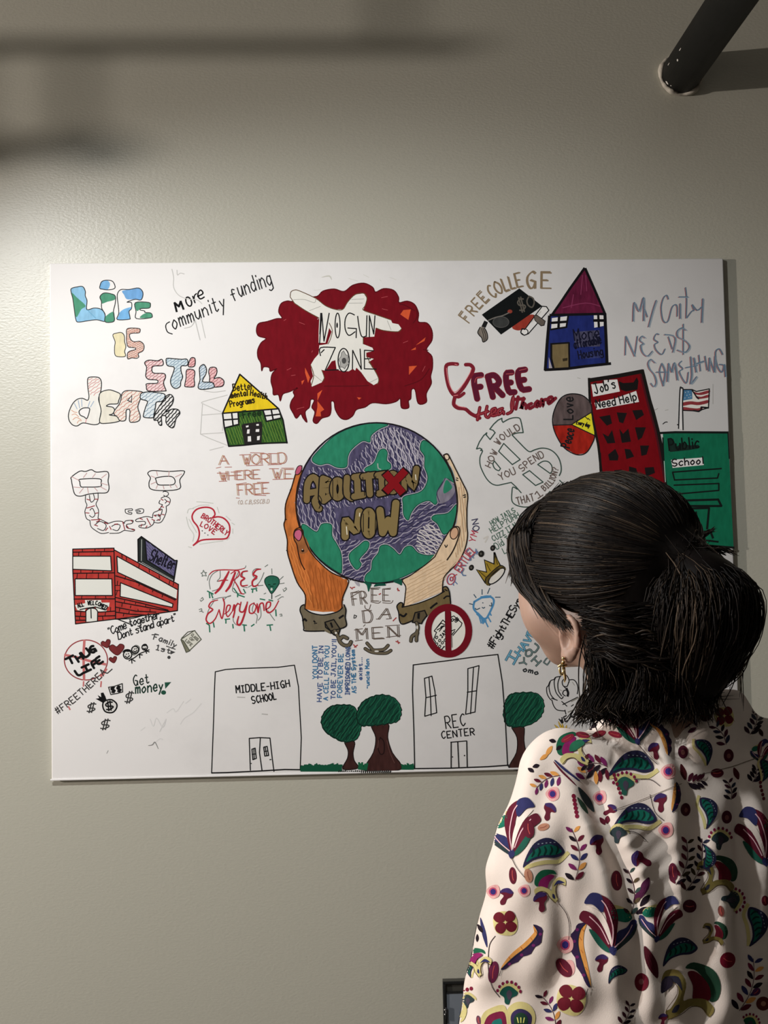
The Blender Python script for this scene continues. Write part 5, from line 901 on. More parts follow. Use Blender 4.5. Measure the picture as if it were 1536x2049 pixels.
def sph(X, Y, Z, c, r): return np.sqrt((X-c[0])**2+(Y-c[1])**2+(Z-c[2])**2)-r
def elp(X, Y, Z, c, r):
    a, b, d = (X-c[0])/r[0], (Y-c[1])/r[1], (Z-c[2])/r[2]; k = np.sqrt(a*a+b*b+d*d); return (k-1)*min(r)
def cone(X, Y, Z, a, b, ra, rb):
    a, b = np.asarray(a, float), np.asarray(b, float); d = b-a; L = d@d
    t = np.clip(((X-a[0])*d[0]+(Y-a[1])*d[1]+(Z-a[2])*d[2])/L, 0, 1); return np.sqrt((X-a[0]-t*d[0])**2+(Y-a[1]-t*d[1])**2+(Z-a[2]-t*d[2])**2)-(ra+(rb-ra)*t)

SKIN = mat('skin', (.35, .222, .168), .5, .06, 60, Subsurface_Weight=.12, Subsurface_Scale=.02)
YB = -.86
HEAD = Wp(1210, 1163, YB); HY, HP = math.radians(40), math.radians(1)
hf = np.array([-math.sin(HY)*math.cos(HP), math.cos(HY)*math.cos(HP), math.sin(HP)]); hl = np.array([-math.cos(HY), -math.sin(HY), 0]); hu = np.cross(-hl, hf); hu /= np.linalg.norm(hu)
def h2w(f, l, u): return HEAD+hf*f+hl*l+hu*u
def tohead(X, Y, Z):
    dx, dy, dz = X-HEAD[0], Y-HEAD[1], Z-HEAD[2]
    return [dx*a[0]+dy*a[1]+dz*a[2] for a in (hf, hl, hu)]
BY = math.radians(20); bf = np.array([-math.sin(BY), math.cos(BY), 0]); bl = np.array([-math.cos(BY), -math.sin(BY), 0])
NECK = Wp(1300, 1425, YB-.005); BC = np.array([NECK[0]+.035, YB-.005, 0])
def tobody(X, Y): return (X-BC[0])*bl[0]+(Y-BC[1])*bl[1], (X-BC[0])*bf[0]+(Y-BC[1])*bf[1]
def b2w(l, f, z): return BC*[1, 1, 0]+bl*l+bf*f+np.array([0, 0, z])
person = empty('person', (float(BC[0]), float(BC[1]), 0), 'person with dark ponytail in a cream floral blouse facing the canvas', 'person')

# --- head, neck and body
EARL = (-.012, .0745, -.070)
def head_sdf(X, Y, Z):
    f, l, u = tohead(X, Y, Z); al = np.abs(l)
    d = elp(f, l, u, (-.012, 0, .03), (.096, .076, .086)); d = smin(d, elp(f, l, u, (.034, 0, -.022), (.058, .060, .072)), .03)
    d = smin(d, cone(f, al, u, (.0, .055, -.058), (.050, .026, -.083), .018, .019), .03); d = smin(d, sph(f, al, u, (.046, .054, -.042), .030), .03); d = smin(d, sph(f, al, u, (.056, .050, -.012), .027), .03)
    d = smin(d, sph(f, l, u, (.062, 0, -.086), .019), .02); d = smin(d, cone(f, l, u, (.092, 0, .012), (.112, 0, -.03), .006, .0105), .012)
    d = smin(d, cone(f, al, u, (.086, .012, .026), (.074, .045, .024), .007, .006), .012)
    d = np.maximum(d, -(sph(f, al, u, (.098, .032, .004), .014))); d = smin(d, sph(f, al, u, (.077, .032, .004), .0125), .003)
    d = smin(d, cone(f, al, u, (.094, 0, -.056), (.083, .022, -.058), .0055, .003), .006); d = smin(d, cone(f, al, u, (.092, 0, -.066), (.082, .02, -.062), .0055, .003), .005)
    # ears: plate, rim, lobe, hollow
    c = EARL; e = elp(f, al, u, (c[0]-.004, c[1]+.006, c[2]+.004), (.013, .006, .022)); rim = None
    for k in range(11):
        a0, a1 = [math.radians(205-235*(k+j)/11) for j in (0, 1)]
        p0, p1 = [(c[0]-.004+.0140*math.cos(a), c[1]+.010+.006*math.sin(a)*.3+(.004 if math.cos(a) < 0 else 0), c[2]+.004+.0225*math.sin(a)) for a in (math.pi-a0, math.pi-a1)]
        q = cone(f, al, u, p0, p1, .0042, .0042); rim = q if rim is None else np.minimum(rim, q)
    e = smin(e, rim, .004); e = smin(e, elp(f, al, u, (c[0]+.004, c[1]+.008, c[2]-.019), (.0095, .0055, .0095)), .006)
    e = np.maximum(e, -elp(f, al, u, (c[0]+.001, c[1]+.016, c[2]-.001), (.0085, .0095, .0125)))
    d = smin(d, e, .006)
    nb = NECK; t0 = h2w(-.028, 0, -.05); d = smin(d, cone(X, Y, Z, t0, (nb[0], nb[1], nb[2]-.03), .057, .062), .025)
    return d
V1, F1 = surface_nets(head_sdf, (HEAD[0]-.2, HEAD[1]-.2, NECK[2]-.05), (HEAD[0]+.24, HEAD[1]+.2, HEAD[2]+.15), .003)
SHZ = 1.300                      # shoulder height
LSH = Wp(1134, 1562, YB-.055); RSH = b2w(-.185, .0, 1.283)
LA = [LSH, Wp(1112, 1730, YB-.06), Wp(1092, 1890, YB-.035), Wp(1070, 2050, YB-.01), Wp(1052, 2190, YB+.03)]
RA = [RSH, RSH+np.array([.035, .0, -.14]), RSH+np.array([.05, .02, -.28]), RSH+np.array([.045, .06, -.42]), RSH+np.array([.04, .09, -.51])]
def hand(X, Y, Z, w, dr, side):
    """palm and five curled fingers below wrist w, pointing along dr"""
    dr = dr/np.linalg.norm(dr); a = bf-dr*(bf@dr); a /= np.linalg.norm(a); b = np.cross(dr, a)*side; P = lambda u, v, s: w+dr*u+a*v+b*s
    d = smin(cone(X, Y, Z, P(.0, 0, 0), P(.07, .018, 0), .022, .017), cone(X, Y, Z, P(.01, -.006, 0), P(.075, -.02, 0), .018, .015), .012)
    for v, L in ((.028, .072), (.010, .08), (-.008, .074), (-.026, .058)):
        d = smin(d, cone(X, Y, Z, P(.072, v, 0), P(.072+L*.5, v, .008), .0088, .008), .005); d = smin(d, cone(X, Y, Z, P(.072+L*.5, v, .008), P(.072+L*.9, v, .028), .008, .0065), .002)
    d = smin(d, cone(X, Y, Z, P(.018, .022, .004), P(.052, .046, .014), .011, .0095), .006); return smin(d, cone(X, Y, Z, P(.052, .046, .014), P(.082, .048, .026), .0095, .0075), .003)
def body_sdf(X, Y, Z):
    l, f = tobody(X, Y); d = elp(l, f, Z, (0, .0, 1.18), (.155, .098, .21)); d = smin(d, elp(l, f, Z, (0, .0, .95), (.145, .1, .18)), .06)
    d = smin(d, cone(X, Y, Z, (NECK[0], NECK[1], NECK[2]+.02), (NECK[0]+.02, NECK[1], 1.26), .058, .075), .04)
    for A, sd in ((LA, 1), (RA, -1)):
        d = smin(d, cone(X, Y, Z, A[0], A[2], .045, .038), .03); d = smin(d, cone(X, Y, Z, A[2], A[4], .037, .025), .01); d = smin(d, hand(X, Y, Z, A[4], A[4]-A[3], sd), .01)
    for s in (-1, 1):
        d = smin(d, cone(X, Y, Z, b2w(s*.085, 0, .86), b2w(s*.09, .01, .48), .082, .055), .04); d = smin(d, cone(X, Y, Z, b2w(s*.09, .01, .48), b2w(s*.09, -.01, .09), .053, .036), .02)
        d = smin(d, cone(X, Y, Z, b2w(s*.09, -.02, .05), b2w(s*.10, .13, .035), .036, .026), .03)
    return d
V2, F2 = surface_nets(body_sdf, (BC[0]-.42, BC[1]-.28, -.01), (BC[0]+.42, BC[1]+.34, NECK[2]+.03), .009)
body = npmesh('body', np.concatenate([V1, V2]), np.concatenate([F1, F2+len(V1)]), SKIN, person)

# --- blouse
def shirt_r(Z):                 # half width of the garment at each height
    zz = [.74, .90, 1.05, 1.18, 1.27, 1.325, 1.365, 1.40, 1.43, 1.47]; rr = [.225, .222, .215, .212, .203, .176, .128, .092, .075, .05]
    return np.interp(Z, zz, rr)
SH_TOP = float(Wp(1290, 1405, YB)[2])
def shirt_sdf(X, Y, Z):
    l, f = tobody(X, Y); zc = Z+.0*l; r = shirt_r(zc-(SH_TOP-1.40)); k = .56+.10*np.clip((zc-1.3)/.12, 0, 1)
    fo = f+.012*np.clip((1.38-Z)/.2, 0, 1)           # a little hunched
    d = (np.sqrt(l*l+(fo/k)**2+1e-9)-r)*.75; d = np.maximum(d, np.maximum(Z-SH_TOP-.012, .74-Z))
    for A, R_ in ((LA, (.061, .074, .082, .088, .075)), (RA, (.064, .072, .08, .085, .07))):
        s_ = None
        for i in range(4):
            q = cone(X, Y, Z, A[i], A[i+1], R_[i], R_[i+1]); s_ = q if s_ is None else smin(s_, q, .02)
        d = smin(d, s_, .022 if A is LA else .05)
    return d
VS, FS = surface_nets(shirt_sdf, (BC[0]-.46, BC[1]-.28, .72), (BC[0]+.46, BC[1]+.30, SH_TOP+.05), .0045)
def normals(V, F):
    n = np.cross(V[F[:, 2]]-V[F[:, 0]], V[F[:, 3]]-V[F[:, 1]]); N = np.zeros_like(V)
    for k in range(4): np.add.at(N, F[:, k], n)
    return N/np.maximum(np.linalg.norm(N, axis=1), 1e-9)[:, None]
def relax(V, F, it):
    for _ in range(it):
        A = np.zeros_like(V); c = np.zeros(len(V))
        for a, b in ((0, 1), (1, 2), (2, 3), (3, 0)):
            np.add.at(A, F[:, a], V[F[:, b]]); np.add.at(A, F[:, b], V[F[:, a]]); np.add.at(c, F[:, a], 1); np.add.at(c, F[:, b], 1)
        V = V*.4+.6*A/c[:, None]
    return V
VS = relax(VS, FS, 4); NS = normals(VS, FS)
# folds: ridges (+) and creases (-) running between two points of the back, width in metres
FOLDS = []
def fold(amp, wd, *p, y=-.97): FOLDS.append((amp, wd, [Wp(a, b, y)[[0, 2]] for a, b in p]))
fold(-.016, .011, (1168, 1545), (1185, 1600), (1210, 1680), (1235, 1740), (1250, 1850), (1262, 2049)); fold(.010, .014, (1205, 1560), (1230, 1650), (1262, 1720), (1285, 1830), (1300, 2000))
fold(.008, .012, (1150, 1600), (1190, 1700), (1215, 1800), (1225, 2040))
for k, (a, b) in enumerate((((1235, 1720), (1330, 1640)), ((1245, 1750), (1345, 1670)), ((1250, 1785), (1355, 1700)), ((1258, 1820), (1350, 1745)), ((1230, 1690), (1310, 1620)), ((1275, 1850), (1352, 1790)))): fold(.0022+.0008*(k % 3), .0060, a, ((a[0]+b[0])/2+3, (a[1]+b[1])/2+4), b); fold(-.002, .005, (a[0]+12, a[1]+15), (b[0]-12, b[1]+22))
fold(-.011, .012, (1360, 1500), (1368, 1600), (1372, 1720), (1385, 1850), (1380, 2049)); fold(.009, .013, (1330, 1480), (1340, 1600), (1345, 1720), (1340, 1860)); fold(.010, .016, (1410, 1600), (1420, 1750), (1440, 1900), (1430, 2049))
fold(-.012, .012, (1478, 1560), (1482, 1680), (1478, 1760), (1465, 1900)); fold(.010, .014, (1510, 1600), (1515, 1760), (1505, 1880))
for y0 in (1735, 1752, 1772, 1795, 1900, 1925, 1960): fold(.003, .005, (1490, y0), (1515, y0+3), (1536, y0-4))
fold(.005, .010, (1080, 1500), (1060, 1600), (1050, 1750)); fold(-.005, .010, (1130, 1640), (1110, 1760), (1120, 1900), (1090, 2040)); fold(.006, .012, (1010, 1800), (1000, 1900), (960, 2040)); fold(-.005, .010, (960, 1850), (945, 1930), (930, 2049)); fold(.005, .011, (1180, 1760), (1170, 1900), (1150, 2040))
fold(-.004, .006, (1110, 1540), (1170, 1560), (1235, 1590)); fold(.004, .007, (1150, 1490), (1230, 1500), (1290, 1540)); fold(-.005, .007, (1340, 1420), (1365, 1450), (1350, 1520))
fold(.003, .006, (1400, 1530), (1440, 1510), (1500, 1490)); fold(-.006, .012, (1290, 1860), (1310, 1960), (1300, 2049))
disp = np.zeros(len(VS)); XZ = VS[:, [0, 2]]
for amp, wd, P in FOLDS:
    best = np.full(len(VS), 9.); par = np.zeros(len(VS)); n = len(P)-1
    for i in range(n):
        a, b = P[i], P[i+1]; d = b-a; t = np.clip(((XZ-a)@d)/(d@d), 0, 1); q = np.linalg.norm(XZ-a-t[:, None]*d, axis=1); m = q < best; best[m] = q[m]; par[m] = (i+t[m])/n
    disp += amp*np.exp(-(best/wd)**2)*np.clip(np.sin(np.clip(par*.92+.04, 0, 1)*math.pi)*1.6, 0, 1)
back = np.clip((-NS[:, 1]+.15)*1.6, 0, 1); rnd = .0016*np.sin(VS[:, 0]*62+5*np.sin(VS[:, 2]*21))+.0014*np.sin(VS[:, 2]*55+4*np.sin(VS[:, 0]*33)+VS[:, 1]*40)
VS = relax(VS+NS*(disp*back+rnd)[:, None], FS, 1)
def cloth_mat():
    m = mat('cream_cotton', (.76, .68, .62), .85, .03, 30, .12, 900, spec=.2); return m
blouse = npmesh('blouse', VS, FS, cloth_mat(), person)
sm = blouse.modifiers.new('soft', 'SUBSURF'); sm.levels = 1; sm.render_levels = 1

# --- trousers and shoes
def trou_sdf(X, Y, Z):
    l, f = tobody(X, Y); d = elp(l, f, Z, (0, .0, .86), (.165, .118, .16))
    for s in (-1, 1): d = smin(d, cone(X, Y, Z, b2w(s*.085, 0, .84), b2w(s*.09, .01, .48), .098, .075), .03); d = smin(d, cone(X, Y, Z, b2w(s*.09, .01, .48), b2w(s*.09, -.01, .07), .075, .065), .02)
    return np.maximum(d, .06-Z)
VT, FT = surface_nets(trou_sdf, (BC[0]-.3, BC[1]-.26, .04), (BC[0]+.3, BC[1]+.26, 1.04), .009); npmesh('trousers', VT, FT, mat('dark_denim', (.025, .028, .04), .85, .1, 80), person)
for s in (-1, 1):
    def shoe_sdf(X, Y, Z):
        d = cone(X, Y, Z, b2w(s*.09, -.035, .045), b2w(s*.10, .15, .03), .048, .04); return np.maximum(smin(d, cone(X, Y, Z, b2w(s*.09, -.02, .05), b2w(s*.09, -.02, .085), .048, .046), .02), .001-Z)
    c = b2w(s*.095, .06, 0); VV, FF = surface_nets(shoe_sdf, (c[0]-.2, c[1]-.2, -.006), (c[0]+.2, c[1]+.2, .15), .007); npmesh('shoe', VV, FF, mat('black_leather', (.012, .012, .012), .4), person)

# --- hair
def hair_mat(name, rgb, rough): return mat(name, rgb, rough, .2, 300, spec=.13)
HM = [hair_mat('hair_black_brown', (.005, .0038, .0035), .45), hair_mat('hair_dark_brown', (.011, .008, .0065), .42), hair_mat('hair_brown', (.028, .02, .014), .42), hair_mat('hair_light_brown', (.07, .05, .034), .45)]
HC_ = np.array((-.014, 0, .036)); HR_ = np.array((.113, .1015, .097))
KN = Wp(1368, 1118, YB-.10)                                                       # where the ponytail is tied
f_, l_, u_ = [float(v) for v in tohead(*KN)]; kd = (np.array((f_, l_, u_))-HC_)/HR_; kd /= np.linalg.norm(kd)
def cap_pt(d, s=1.0): return h2w(*(HC_+HR_*d*s))
def hair_sdf(X, Y, Z):
    f, l, u = tohead(X, Y, Z); d = elp(f, l, u, HC_, HR_)
    side = np.minimum(-(u+.060-.62*f), f+.014)                                    # below the line from the cheek to the top of the ear
    front = np.minimum(np.minimum(.078-u, f-.050), .060-np.abs(l))
    d = np.maximum(d, np.maximum(side, front)*.8)
    d = smin(d, cone(X, Y, Z, cap_pt(kd, .80), KN, .048, .022), .03)
    d = smin(d, cone(X, Y, Z, h2w(-.066, .0, -.02), h2w(-.068, .01, -.10), .052, .040), .03)
    return d
VH, FH = surface_nets(hair_sdf, HEAD-.24, HEAD+.24, .0042); VH = relax(VH, FH, 2); hair = npmesh('hair', VH, FH, HM[0], person)
def strands(name, paths, parent, n=4, mats=HM):
    V = []; F = []; MI = []; base = 0
    for P, r, mi in paths:
        P = np.asarray(P); T = np.gradient(P, axis=0); T /= np.maximum(np.linalg.norm(T, axis=1), 1e-9)[:, None]; a = np.cross(T, [.3, .2, .93]); a /= np.maximum(np.linalg.norm(a, axis=1), 1e-9)[:, None]; b = np.cross(T, a); m = len(P)
        rr = r*np.clip(np.minimum(np.linspace(.5, 4, m), np.linspace(5, .25, m)), 0, 1)
        ring = np.stack([P+(a*math.cos(2*math.pi*k/n)+b*math.sin(2*math.pi*k/n))*rr[:, None] for k in range(n)], 1).reshape(-1, 3); V.append(ring)
        i = np.arange(m-1)[:, None]*n; k = np.arange(n)[None]; F.append(np.stack([base+i+k, base+i+(k+1) % n, base+i+n+(k+1) % n, base+i+n+k], -1).reshape(-1, 4)); MI.append(np.full(len(F[-1]), mi)); base += len(ring)
    o = npmesh(name, np.concatenate(V), np.concatenate(F), mats, parent); o.data.polygons.foreach_set('material_index', np.concatenate(MI).astype(np.int32)); o['kind'] = 'stuff'; return o
R = np.random.RandomState(5)
def slerp(a, b, n):
    w_ = math.acos(np.clip(a@b, -1, 1)); t = np.linspace(0, 1, n)[:, None]; return (np.sin((1-t)*w_)*a+np.sin(t*w_)*b)/max(math.sin(w_), 1e-6)
def pick(p): return int(R.choice(4, p=p))
paths = []
while len(paths) < 3200:                                                          # combed back over the skull into the tie
    d = R.normal(size=3); d /= np.linalg.norm(d); p = HC_+HR_*d
    if p[0] > -.012 and p[2] < -.058+.62*p[0]: continue
    if p[2] < .08 and p[0] > .048 and abs(p[1]) < .062: continue
    if p[2] < -.075 or d@kd > .96: continue
    sl = slerp(d, kd, 14)[:R.randint(10, 14)]; lift = 1+.022*R.rand()*np.sin(np.linspace(.2, 2.6, len(sl)))+.006*np.sin(np.linspace(0, R.uniform(3, 9), len(sl))+R.rand()*6)
    Q = np.array([cap_pt(x, k) for x, k in zip(sl, lift)]+([KN+R.normal(size=3)*.012] if len(sl) > 11 else [])); paths.append((Q, R.uniform(.0005, .0012), pick((.55, .32, .11, .02))))
for i in range(420):                                                              # laid over the rear edge of the fringe
    pf, pu = R.uniform(.015, .075), R.uniform(-.005, .105); a = (pf-HC_[0])/HR_[0]; b = (pu-HC_[2])/HR_[2]; c = math.sqrt(max(.02, 1-a*a-b*b)); d = np.array((a, c, b)); d /= np.linalg.norm(d)
    sl = slerp(d, kd, 14)[:R.randint(7, 12)]; paths.append((np.array([cap_pt(x, 1.012+.05*math.exp(-k*.55)+.004*R.rand()) for k, x in enumerate(sl)]), R.uniform(.0005, .0013), pick((.5, .34, .13, .03))))
strands('combed_strands', paths, hair)
def spline(P, n=16):
    P = np.asarray(P, float); m = len(P)-1; s = np.minimum(np.linspace(0, m, n+1), m-1e-6); i = s.astype(int); t = (s-i)[:, None]
    a, b, c, d = P[np.maximum(i-1, 0)], P[i], P[i+1], P[np.minimum(i+2, m)]
    return .5*((2*b)+(c-a)*t+(2*a-5*b+4*c-d)*t*t+(3*b-a-3*c+d)*t**3)
def J(s): return R.normal(size=3)*s
# fringe and face framing locks
paths = []
for i in range(620):
    t = R.rand(); s = R.rand()
    top = h2w(.01+.045*R.rand(), .02*R.rand()-.01+.01*t, .124-.006*R.rand()); a = h2w(.088-.055*s, .032+.034*s, .089+.006*s); b = h2w(.089-.057*s+.006*t, .068+.026*s, .050+.01*s); c = h2w(.070-.045*s, .085-.001*s, .0-.012*s); e = h2w(.024-.046*s, .086+.008*s+.004*R.rand(), -.036-.016*s-.006*R.rand())
    paths.append((spline([top+J(.002), a+J(.003), b+J(.003), c+J(.002), e+J(.003)]), R.uniform(.0005, .0012), pick((.34, .38, .23, .05))))
for i in range(240):
    s = R.rand(); top = h2w(.04, -.01, .122); a = h2w(.094-.01*s, .008+.03*s, .089); b = h2w(.106-.012*s, .028+.03*s, .052); c = h2w(.100-.010*s, .046+.024*s, .012-.012*R.rand())
    paths.append((spline([top+J(.003), a+J(.003), b+J(.003), c+J(.003)]), R.uniform(.0006, .0014), pick((.25, .35, .3, .1))))
strands('fringe_locks', paths, hair)
# ponytail: a full body plus strands
def px3(px, py, dy): return Wp(px, py, YB+dy)
PT = [((1375, 1125), -.10, .030), ((1405, 1180), -.12, .052), ((1405, 1260), -.115, .060), ((1388, 1330), -.10, .050), ((1372, 1388), -.085, .030)]
def tail_sdf(X, Y, Z):
    d = None
    for (p0, d0, r0_), (p1, d1, r1_) in zip(PT, PT[1:]):
        q = cone(X, Y, Z, px3(*p0, d0), px3(*p1, d1), r0_*.8, r1_*.8); d = q if d is None else smin(d, q, .02)
    d = smin(d, cone(X, Y, Z, px3(1300, 1290, -.04), px3(1285, 1375, -.04), .036, .022), .03)
    return smin(d, cone(X, Y, Z, px3(1330, 1365, -.09), px3(1250, 1390, -.07), .022, .014), .03)
c = px3(1370, 1260, -.1); VP, FP_ = surface_nets(tail_sdf, c-.27, c+.27, .0045); VP = relax(VP, FP_, 2); tail = npmesh('ponytail', VP, FP_, HM[0], person)
paths = []
for i in range(2600):
    th = R.uniform(0, 2*math.pi); q = math.sqrt(R.rand()); ox, oy = math.cos(th)*q, math.sin(th)*q
    sc = np.array([1, 0, 0]); dp = np.array([0, 1, 0])
    P = [KN+J(.010)]
    for (p, d, r), k in zip(PT[1:], (1.06, 1.08, 1.05, 1.15)): P.append(px3(*p, d)+sc*ox*r*k+dp*oy*r*k+J(.004))
    P[1] += np.array([0, 0, .012*R.rand()]); P.append(P[-1]+np.array([R.normal()*.012-.006, R.normal()*.01, -R.uniform(0, .035)]))
    paths.append((spline(P[:R.randint(5, 7)], 18), R.uniform(.0004, .0010), pick((.16, .30, .38, .16) if math.sin(3*th+1) > .35 else (.46, .36, .15, .03))))
for i in range(520):                                                              # hair hanging at the nape, swept toward the left shoulder
    s = R.rand(); a = px3(1178+70*s, 1285+20*s, -.095+.03*R.rand()); b = px3(1184+115*s, 1350, -.10+.03*R.rand()); c = px3(1168+160*s+R.normal()*8, 1400+R.rand()*22, -.09+.03*R.rand()); e = px3(1150+175*s+R.normal()*8, 1428+R.rand()*26, -.10+.03*R.rand())
    paths.append((spline([a+J(.005), b+J(.006), c+J(.003), e+J(.004)], 14), R.uniform(.0004, .0009), pick((.4, .36, .2, .04))))
for i in range(1100):                                                              # from the side of the head back round to the tail underside
    s = R.rand(); g = R.rand(); a = px3(1168+30*s, 1225+80*s, -.112); b = px3(1235+30*s, 1225+100*s, -.130); c = px3(1295+30*g, 1225+110*s, -.128); e = px3(1340+40*g, 1230+120*s, -.13)
    paths.append((spline([a+J(.004), b+J(.005), c+J(.006), e+J(.006)], 14), R.uniform(.0006, .0014), pick((.5, .34, .14, .02))))
for i in range(420):                                                              # underside of the tail falling to the back
    s = R.rand(); a = px3(1270+110*s, 1300+R.rand()*30, -.13); b = px3(1275+110*s, 1355, -.135+.01*R.rand()); e = px3(1262+135*s+R.normal()*8, 1398+R.rand()*26, -.13+.015*R.rand())
    paths.append((spline([a+J(.004), b+J(.004), e+J(.004)], 12), R.uniform(.0004, .001), pick((.42, .36, .18, .04))))
strands('ponytail_strands', paths, tail)
# loose ends and flyaways
paths = []
LOOP = [((1370, 1115), (1430, 1125), (1475, 1160), (1495, 1210), (1480, 1240)), ((1372, 1120), (1440, 1140), (1480, 1190), (1488, 1250), (1465, 1320)), ((1370, 1110), (1395, 1090), (1410, 1070), (1430, 1058)), ((1368, 1108), (1385, 1085), (1390, 1062)), ((1372, 1112), (1400, 1098), (1425, 1096), (1450, 1105)), ((1365, 1112), (1350, 1098), (1335, 1100)), ((1375, 1112), (1410, 1105), (1440, 1100), (1470, 1108))]
for L in LOOP:
    for i in range(14): P = [px3(x+R.normal()*3, y+R.normal()*3, -.10+.012*R.normal()) for x, y in L]; paths.append((spline(P, 16), R.uniform(.0004, .001), pick((.3, .35, .25, .1))))
for i in range(70): x = R.uniform(1380, 1470); y = R.uniform(1180, 1300); P = [px3(x, y, -.12), px3(x+R.uniform(0, 25), y+60, -.12), px3(x+R.uniform(-15, 30), y+R.uniform(90, 140), -.11)]; paths.append((spline(P, 12), R.uniform(.0003, .0007), pick((.3, .3, .3, .1))))
for i in range(50): x = R.uniform(1150, 1250); P = [px3(x+20, 1380, -.10), px3(x, 1415, -.11), px3(x+R.uniform(-40, 30), 1440+R.uniform(-10, 12), -.13)]; paths.append((spline(P, 10), R.uniform(.0004, .0008), pick((.3, .4, .25, .05))))
for i in range(26): t = R.uniform(-.9, .9); d = np.array((math.sin(t)*.75+.2, .2*R.normal(), math.cos(t))); d /= np.linalg.norm(d); sl = slerp(d, kd, 10)[:6]; paths.append((np.array([cap_pt(x, 1.01+.012*k*R.rand()) for k, x in enumerate(sl)]), .0004, 2))
strands('flyaway_strands', paths, hair)
V, F = [], []
for k in range(3):
    a, b = np.cross(KN-HEAD, [0, 0, 1]), None; dr = (KN-cap_pt(kd, .8)); dr /= np.linalg.norm(dr); a = np.cross(dr, [0, 0, 1]); a /= np.linalg.norm(a); b = np.cross(dr, a); cc = KN+dr*(.003*k-.004)
    v, f = tube([Vector(cc+(a*math.cos(t)+b*math.sin(t))*.024) for t in np.linspace(0, 2*math.pi, 25)], .0035, 8); f = [tuple(i+len(V) for i in q) for q in f]; V += v; F += f
meshobj('hair_tie', V, F, mat('black_elastic', (.01, .01, .01), .8), tail, True)
# --- earring
GOLD = mat('gold', (.83, .62, .30), .22, metal=1); ear = h2w(EARL[0]+.004, EARL[1]+.0155, EARL[2]-.0245)
def ball(c, r, n=10):
    return lathe([(max(r*math.sin(math.pi*i/n), .0001), -r*math.cos(math.pi*i/n)) for i in range(n+1)], c, 'z', 14)
eo = empty('earring', tuple(float(v) for v in ear), 'gold drop earring hanging from the person\'s left ear lobe', 'earring')
for dz, r in ((.0025, .0021), (-.002, .0023)): V, F = ball(Vector(ear)+Vector((0, 0, dz)), r); meshobj('bead', V, F, GOLD, eo, True)
tubeobj('bar', [Vector(ear)+Vector((-.007, -.001, -.007)), Vector(ear)+Vector((-.002, -.001, -.0055)), Vector(ear)+Vector((.004, 0, -.006))], .0017, GOLD, eo, 10)
tubeobj('hoop', [Vector(ear)+Vector((.0022*math.cos(t)-.0025, -.001, -.0105+.006*math.sin(t))) for t in np.linspace(0, 2*math.pi, 22)], .0015, GOLD, eo, 10)
tubeobj('drop', [Vector(ear)+Vector((x, -.001, z)) for x, z in ((.001, -.006), (.0005, -.014), (.0015, -.021), (.0005, -.026))], [.0010, .0018, .0017, .0008], GOLD, eo, 10)

# --- printed pattern of the blouse: flat shapes that follow the cloth
dg = bpy.context.evaluated_depsgraph_get(); ev = blouse.evaluated_get(dg); me_ = ev.to_mesh()
BV = BVHTree.FromPolygons([tuple(v.co) for v in me_.vertices], [tuple(p.vertices) for p in me_.polygons]); ev.to_mesh_clear()
PGRID = np.zeros((1700, 2200), np.int16)
def on_cloth(x, y, l):
    d = ray(x, y).normalized(); h = BV.ray_cast(CAM, d)
    if h[0] is None: return None
    n = h[1] if h[1].dot(d) < 0 else -h[1]
    return h[0]+n*(.00035+.00012*l)
class Print(Drawing):
    mx = 6.5
    def add(s, P2, faces, i, lay):
        bm = bmesh.new(); vs = [bm.verts.new((x, y, 0)) for x, y in P2]
        for f in faces:
            try: bm.faces.new([vs[k] for k in f])
            except ValueError: pass
        for _ in range(5):
            E_ = [e for e in bm.edges if e.calc_length() > s.mx]
            if not E_: break
            bmesh.ops.subdivide_edges(bm, edges=E_, cuts=1, use_grid_fill=False); bmesh.ops.triangulate(bm, faces=[f for f in bm.faces if len(f.verts) > 3])
        bm.verts.index_update(); M_ = [s.mapper(v.co.x, v.co.y, lay) for v in bm.verts]; b = len(s.V); mp = {}
        for f in bm.faces:
            ids = [v.index for v in f.verts]
            if any(M_[k] is None for k in ids): continue
            if any((M_[ids[k]]-M_[ids[k-1]]).length > .0022+.0045*math.hypot(f.verts[k].co.x-f.verts[k-1].co.x, f.verts[k].co.y-f.verts[k-1].co.y) for k in range(len(ids))): continue
            q = []
            for k in ids:
                if k not in mp: mp[k] = len(s.V); s.V.append(M_[k])
                q.append(mp[k])
            s.F.append(tuple(q)); s.MI.append(i)
        bm.free()
BU, NV, TE, SL, YE, OG, PL, DK, TN, PKc, WHT = (92, 26, 44), (46, 48, 92), (18, 92, 78), (44, 58, 62), (182, 173, 118), (196, 138, 72), (112, 36, 88), (30, 20, 30), (168, 120, 98), (196, 148, 146), (212, 198, 190)
PR_ = None
def T(P, cx, cy, s, rot=0, flip=1):
    c, n = math.cos(rot), math.sin(rot); return [(cx+(x*flip*c-y*n)*s, cy+(x*flip*n+y*c)*s) for x, y in (pts(P) if isinstance(P, str) else P)]
